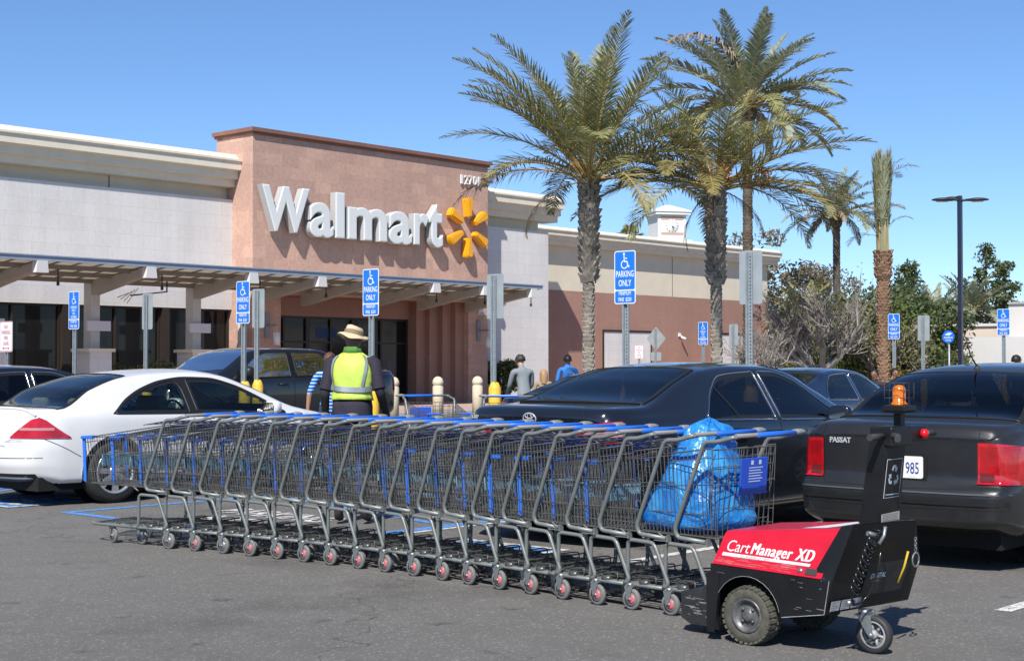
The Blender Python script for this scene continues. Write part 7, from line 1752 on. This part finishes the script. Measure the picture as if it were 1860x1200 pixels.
shrub('yellowing shrub left of the tied-up palm trunk', (52.5, 27.5, 0), 1.8, 1.5, 95, LY); shrub('green shrub right of the tied-up palm trunk', (53.4, 27.2, 0), 2.6, 1.9, 96, LG); shrub('green shrub below the grey sign back', (55.2, 27.3, 0), 2.6, 2.0, 97, LD); shrub('pale shrub before the beige building', (57.0, 27.4, 0), 2.2, 1.9, 98, LO)
shrub('dark clipped shrub at the foot of the white wall right of the tower', (39.6, 35.9, .12), 1.4, 1.5, 99, LD); shrub('low green bush at the dark windows left of the tower', (23.9, 35.9, .12), 2.0, 1.35, 100, LG)
# distant wood
rnd = random.Random(4); q = MB(); C = []
for k_ in range(420):
    a = rnd.uniform(-.45, .55); d = rnd.uniform(170, 240); x = math.cos(YAW + a) * d; y = math.sin(YAW + a) * d; C.append(Vector((x, y, rnd.uniform(.5, 3.4))))
leaf_cloud(q, C, 3.0, 46, .75, rnd, .75); tag(q.build('distant_wood', LD), 'far line of trees along the horizon', 'wood', kind='stuff')

# beige building on the right
BEI = mat('beige_render', (.55, .475, .39), .9, var=.05, vscale=.6, bump=.1); BEI2 = mat('pale_render', (.55, .525, .50), .9, var=.05, vscale=.6); ROOFG = mat('grey_parapet', (.35, .34, .33), .8)
b = thing('shop_building', 'low beige building at the right edge behind the lamp post', 'building', (64, 20, 0)); BO = Vector((64, 20, 0))
def bp_(q, n_, m): o = q.build(n_, m, b); o.location = -BO; return o
q = MB(); q.box((64, 27.0, 0), (90, 33.5, 3.15)); bp_(q, 'wall', BEI); q = MB(); q.box((63.9, 27.01, 3.15), (90, 33.6, 3.27)); bp_(q, 'parapet', BEI2)
q = MB(); q.box((62.5, -10, 0), (90, 26.99, 4.05)); bp_(q, 'wall', BEI2); q = MB(); q.box((62.4, -10, 4.05), (90, 26.995, 4.13)); bp_(q, 'parapet', ROOFG)
q = MB(); q.box((60.8, 24.0, 0), (62.49, 29.4, 2.6)); q.box((60.8, -10, 0), (62.49, 24.0, 2.6)); bp_(q, 'porch_wall', mat('white_render', (.56, .55, .53), .9, var=.04, vscale=1))
q = MB(); q.box((63.95, 30.3, 0.02), (63.99, 33.2, 1.75)); bp_(q, 'dark_base', mat('brown_base', (.13, .08, .07), .8))
for y in (21.5, 15, 8): q = MB(); q.box((62.3, y - .05, 2.61), (62.49, y + .6, 3.9)); bp_(q, 'pilaster', BEI2)
# clock tower over the roof
ct = thing('clock_tower', 'small white clock tower with pink bands above the shop roof', 'clock tower', (89.6, 64.8, 0), R(0))
WH = mat('tower_white', (.66, .66, .64), .8); PK = mat('tower_pink', (.50, .30, .24), .85); GRN = mat('pale_green_trim', (.42, .52, .46), .8)
ct.rotation_euler = (0, 0, YAW - R(90) + R(14))
q = MB(); q.box((-1.1, -1.1, 0), (1.1, 1.1, 12.4)); q.box((-1.35, -1.35, 12.4), (1.35, 1.35, 12.6)); q.box((-1.42, -1.42, 12.6), (1.42, 1.42, 12.72)); ct_b = q.build('shaft', WH, ct)
q = MB(); q.add([(-1.35, -1.35, 12.72), (1.35, -1.35, 12.72), (1.35, 1.35, 12.72), (-1.35, 1.35, 12.72), (-.2, -.2, 13.2), (.2, -.2, 13.2), (.2, .2, 13.2), (-.2, .2, 13.2)], [(0, 1, 5, 4), (1, 2, 6, 5), (2, 3, 7, 6), (3, 0, 4, 7), (4, 5, 6, 7)]); q.build('roof', WH, ct)
q = MB()
for i, (w, z0, z1) in enumerate(((1.45, 10.3, 10.55), (1.75, 10.0, 10.3), (2.1, 9.7, 10.0), (2.5, 9.2, 9.7))): q.box((-w, -w, z0), (w, w, z1), 1 if i == 1 else 0)
q.build('stepped_base', [WH, GRN], ct)
q = MB(); q.box((-.85, -1.13, 10.95), (.85, -1.104, 11.1)); q.box((-.85, -1.13, 12.05), (.85, -1.104, 12.25)); q.build('pink_band', PK, ct)
q = MB(); q.lathe([(0.0, .02), (.5, .02), (.52, 0)], (0, 0, 0), n=28, M=frame((0, -1.105, 11.57), (1, 0, 0), (0, 0, 1))); fc = q.build('clock_face', WH, ct)
q = MB(); Mc = frame((0, -1.13, 11.57), (1, 0, 0), (0, 0, 1))
for k_ in range(12):
    a = R(30 * k_); ribbon(q, [(.38 * math.sin(a), .38 * math.cos(a)), (.46 * math.sin(a), .46 * math.cos(a))], .045, .002, Mc)
for a, l, w in ((R(135), .24, .07), (R(165), .36, .05)): ribbon(q, [(0, 0), (l * math.sin(a), l * math.cos(a))], w, .004, Mc)
q.build('clock_hands', BLKT, fc)
# lamp post
t = thing('lamp_post', 'tall dark lamp post with three flat lamp heads, on the right', 'lamp post', (42.6, 19.9, 0)); LPB = mat('lamp_post_navy', (.012, .016, .035), .35, coat=.4); LHD = mat('lamp_head_bronze', (.035, .03, .028), .5)
q = MB(); q.box((-.06, -.06, .35), (.06, .06, 6.55)); q.build('pole', LPB, t); q = MB(); q.lathe([(.3, 0), (.3, .35)], n=18); q.build('base', CONC, t)
for az, z in ((cr + math.pi, 6.42), (cr - .35, 6.40), (cr + math.pi - 1.3, 6.5)):
    q = MB(); M = Matrix.Translation((0, 0, z)) @ Matrix.Rotation(az, 4, 'Z'); q.tube([M @ Vector((0, 0, 0)), M @ Vector((.25, 0, .02))], .04, 6)
    bm = bmesh.new(); bmesh.ops.create_uvsphere(bm, u_segments=16, v_segments=8, radius=1)
    for v in bm.verts: v.co = Vector((.50 + v.co.x * .36, v.co.y * .24, v.co.z * (.075 if v.co.z > 0 else .03)))
    q.addbm(bm, 0, M, True); h_ = q.build('lamp_head', LHD, t); q = MB(); q.box((.35, -.13, -.045), (.68, .13, -.026)); q.v = [M @ Vector(v) for v in q.v]; q.build('lens', mat('lamp_lens', (.25, .24, .2), .3), h_)
# round blue sign
t = thing('round_sign', 'round blue sign with white writing on the lamp post side, before the beige building', 'sign', (43.6, 20.75, 0)); q = MB(); q.tube([(0, 0, 0), (0, 0, 2.2)], .03, 8); q.build('post', GALV, t)
M = frame((-.04, 0, 2.3), (.745 * 0 + 0, -1, 0), (0, 0, 1)); q = MB(); q.prism([(.20 * math.cos(R(a)), .20 * math.sin(R(a))) for a in range(0, 360, 12)], 0, .01, M); q.build('plate', SBLUE, t)
q = MB(); q.addbm(text_bm('SHOPPING', .075, sx=.8, offset=.001), 0, M @ Matrix.Translation((0, -.05, .012))); q.addbm(text_bm('PLAZA', .075, sx=.8, offset=.001), 0, M @ Matrix.Translation((0, -.13, .012)))
q.add([M @ Vector(p) for p in ((-.13, .06, .012), (.03, .04, .012), (.13, .11, .012), (.01, .13, .012))], [(0, 1, 2, 3)]); q.build('lettering', SWHITE, t)
# far signs
fire_sign((12.7, 22.5, 0), 'white no parking fire lane sign at the left edge, red letters', top=2.15)
fire_sign((44.7, 33.6, 0), 'white no parking fire lane sign standing before the red wall', top=2.15)
t = thing('diamond_sign', 'grey back of a diamond shaped sign before the red wall', 'sign', (42.6, 31.3, 0), 0); signpost_parts(t, 2.7)
M = frame((.004, 0, 2.35), (0, 1, 0), (0, 0, 1)) @ Matrix.Rotation(R(45), 4, 'Z'); q = MB(); q.prism(rrect(.6, .6, .04), 0, .004, M); q.build('plate', SBACK, t)
M = frame((.004, 0, 1.72), (0, 1, 0), (0, 0, 1)); q = MB(); q.prism(rrect(.45, .3, .03), 0, .004, M); q.build('small_plate', SBACK, t)
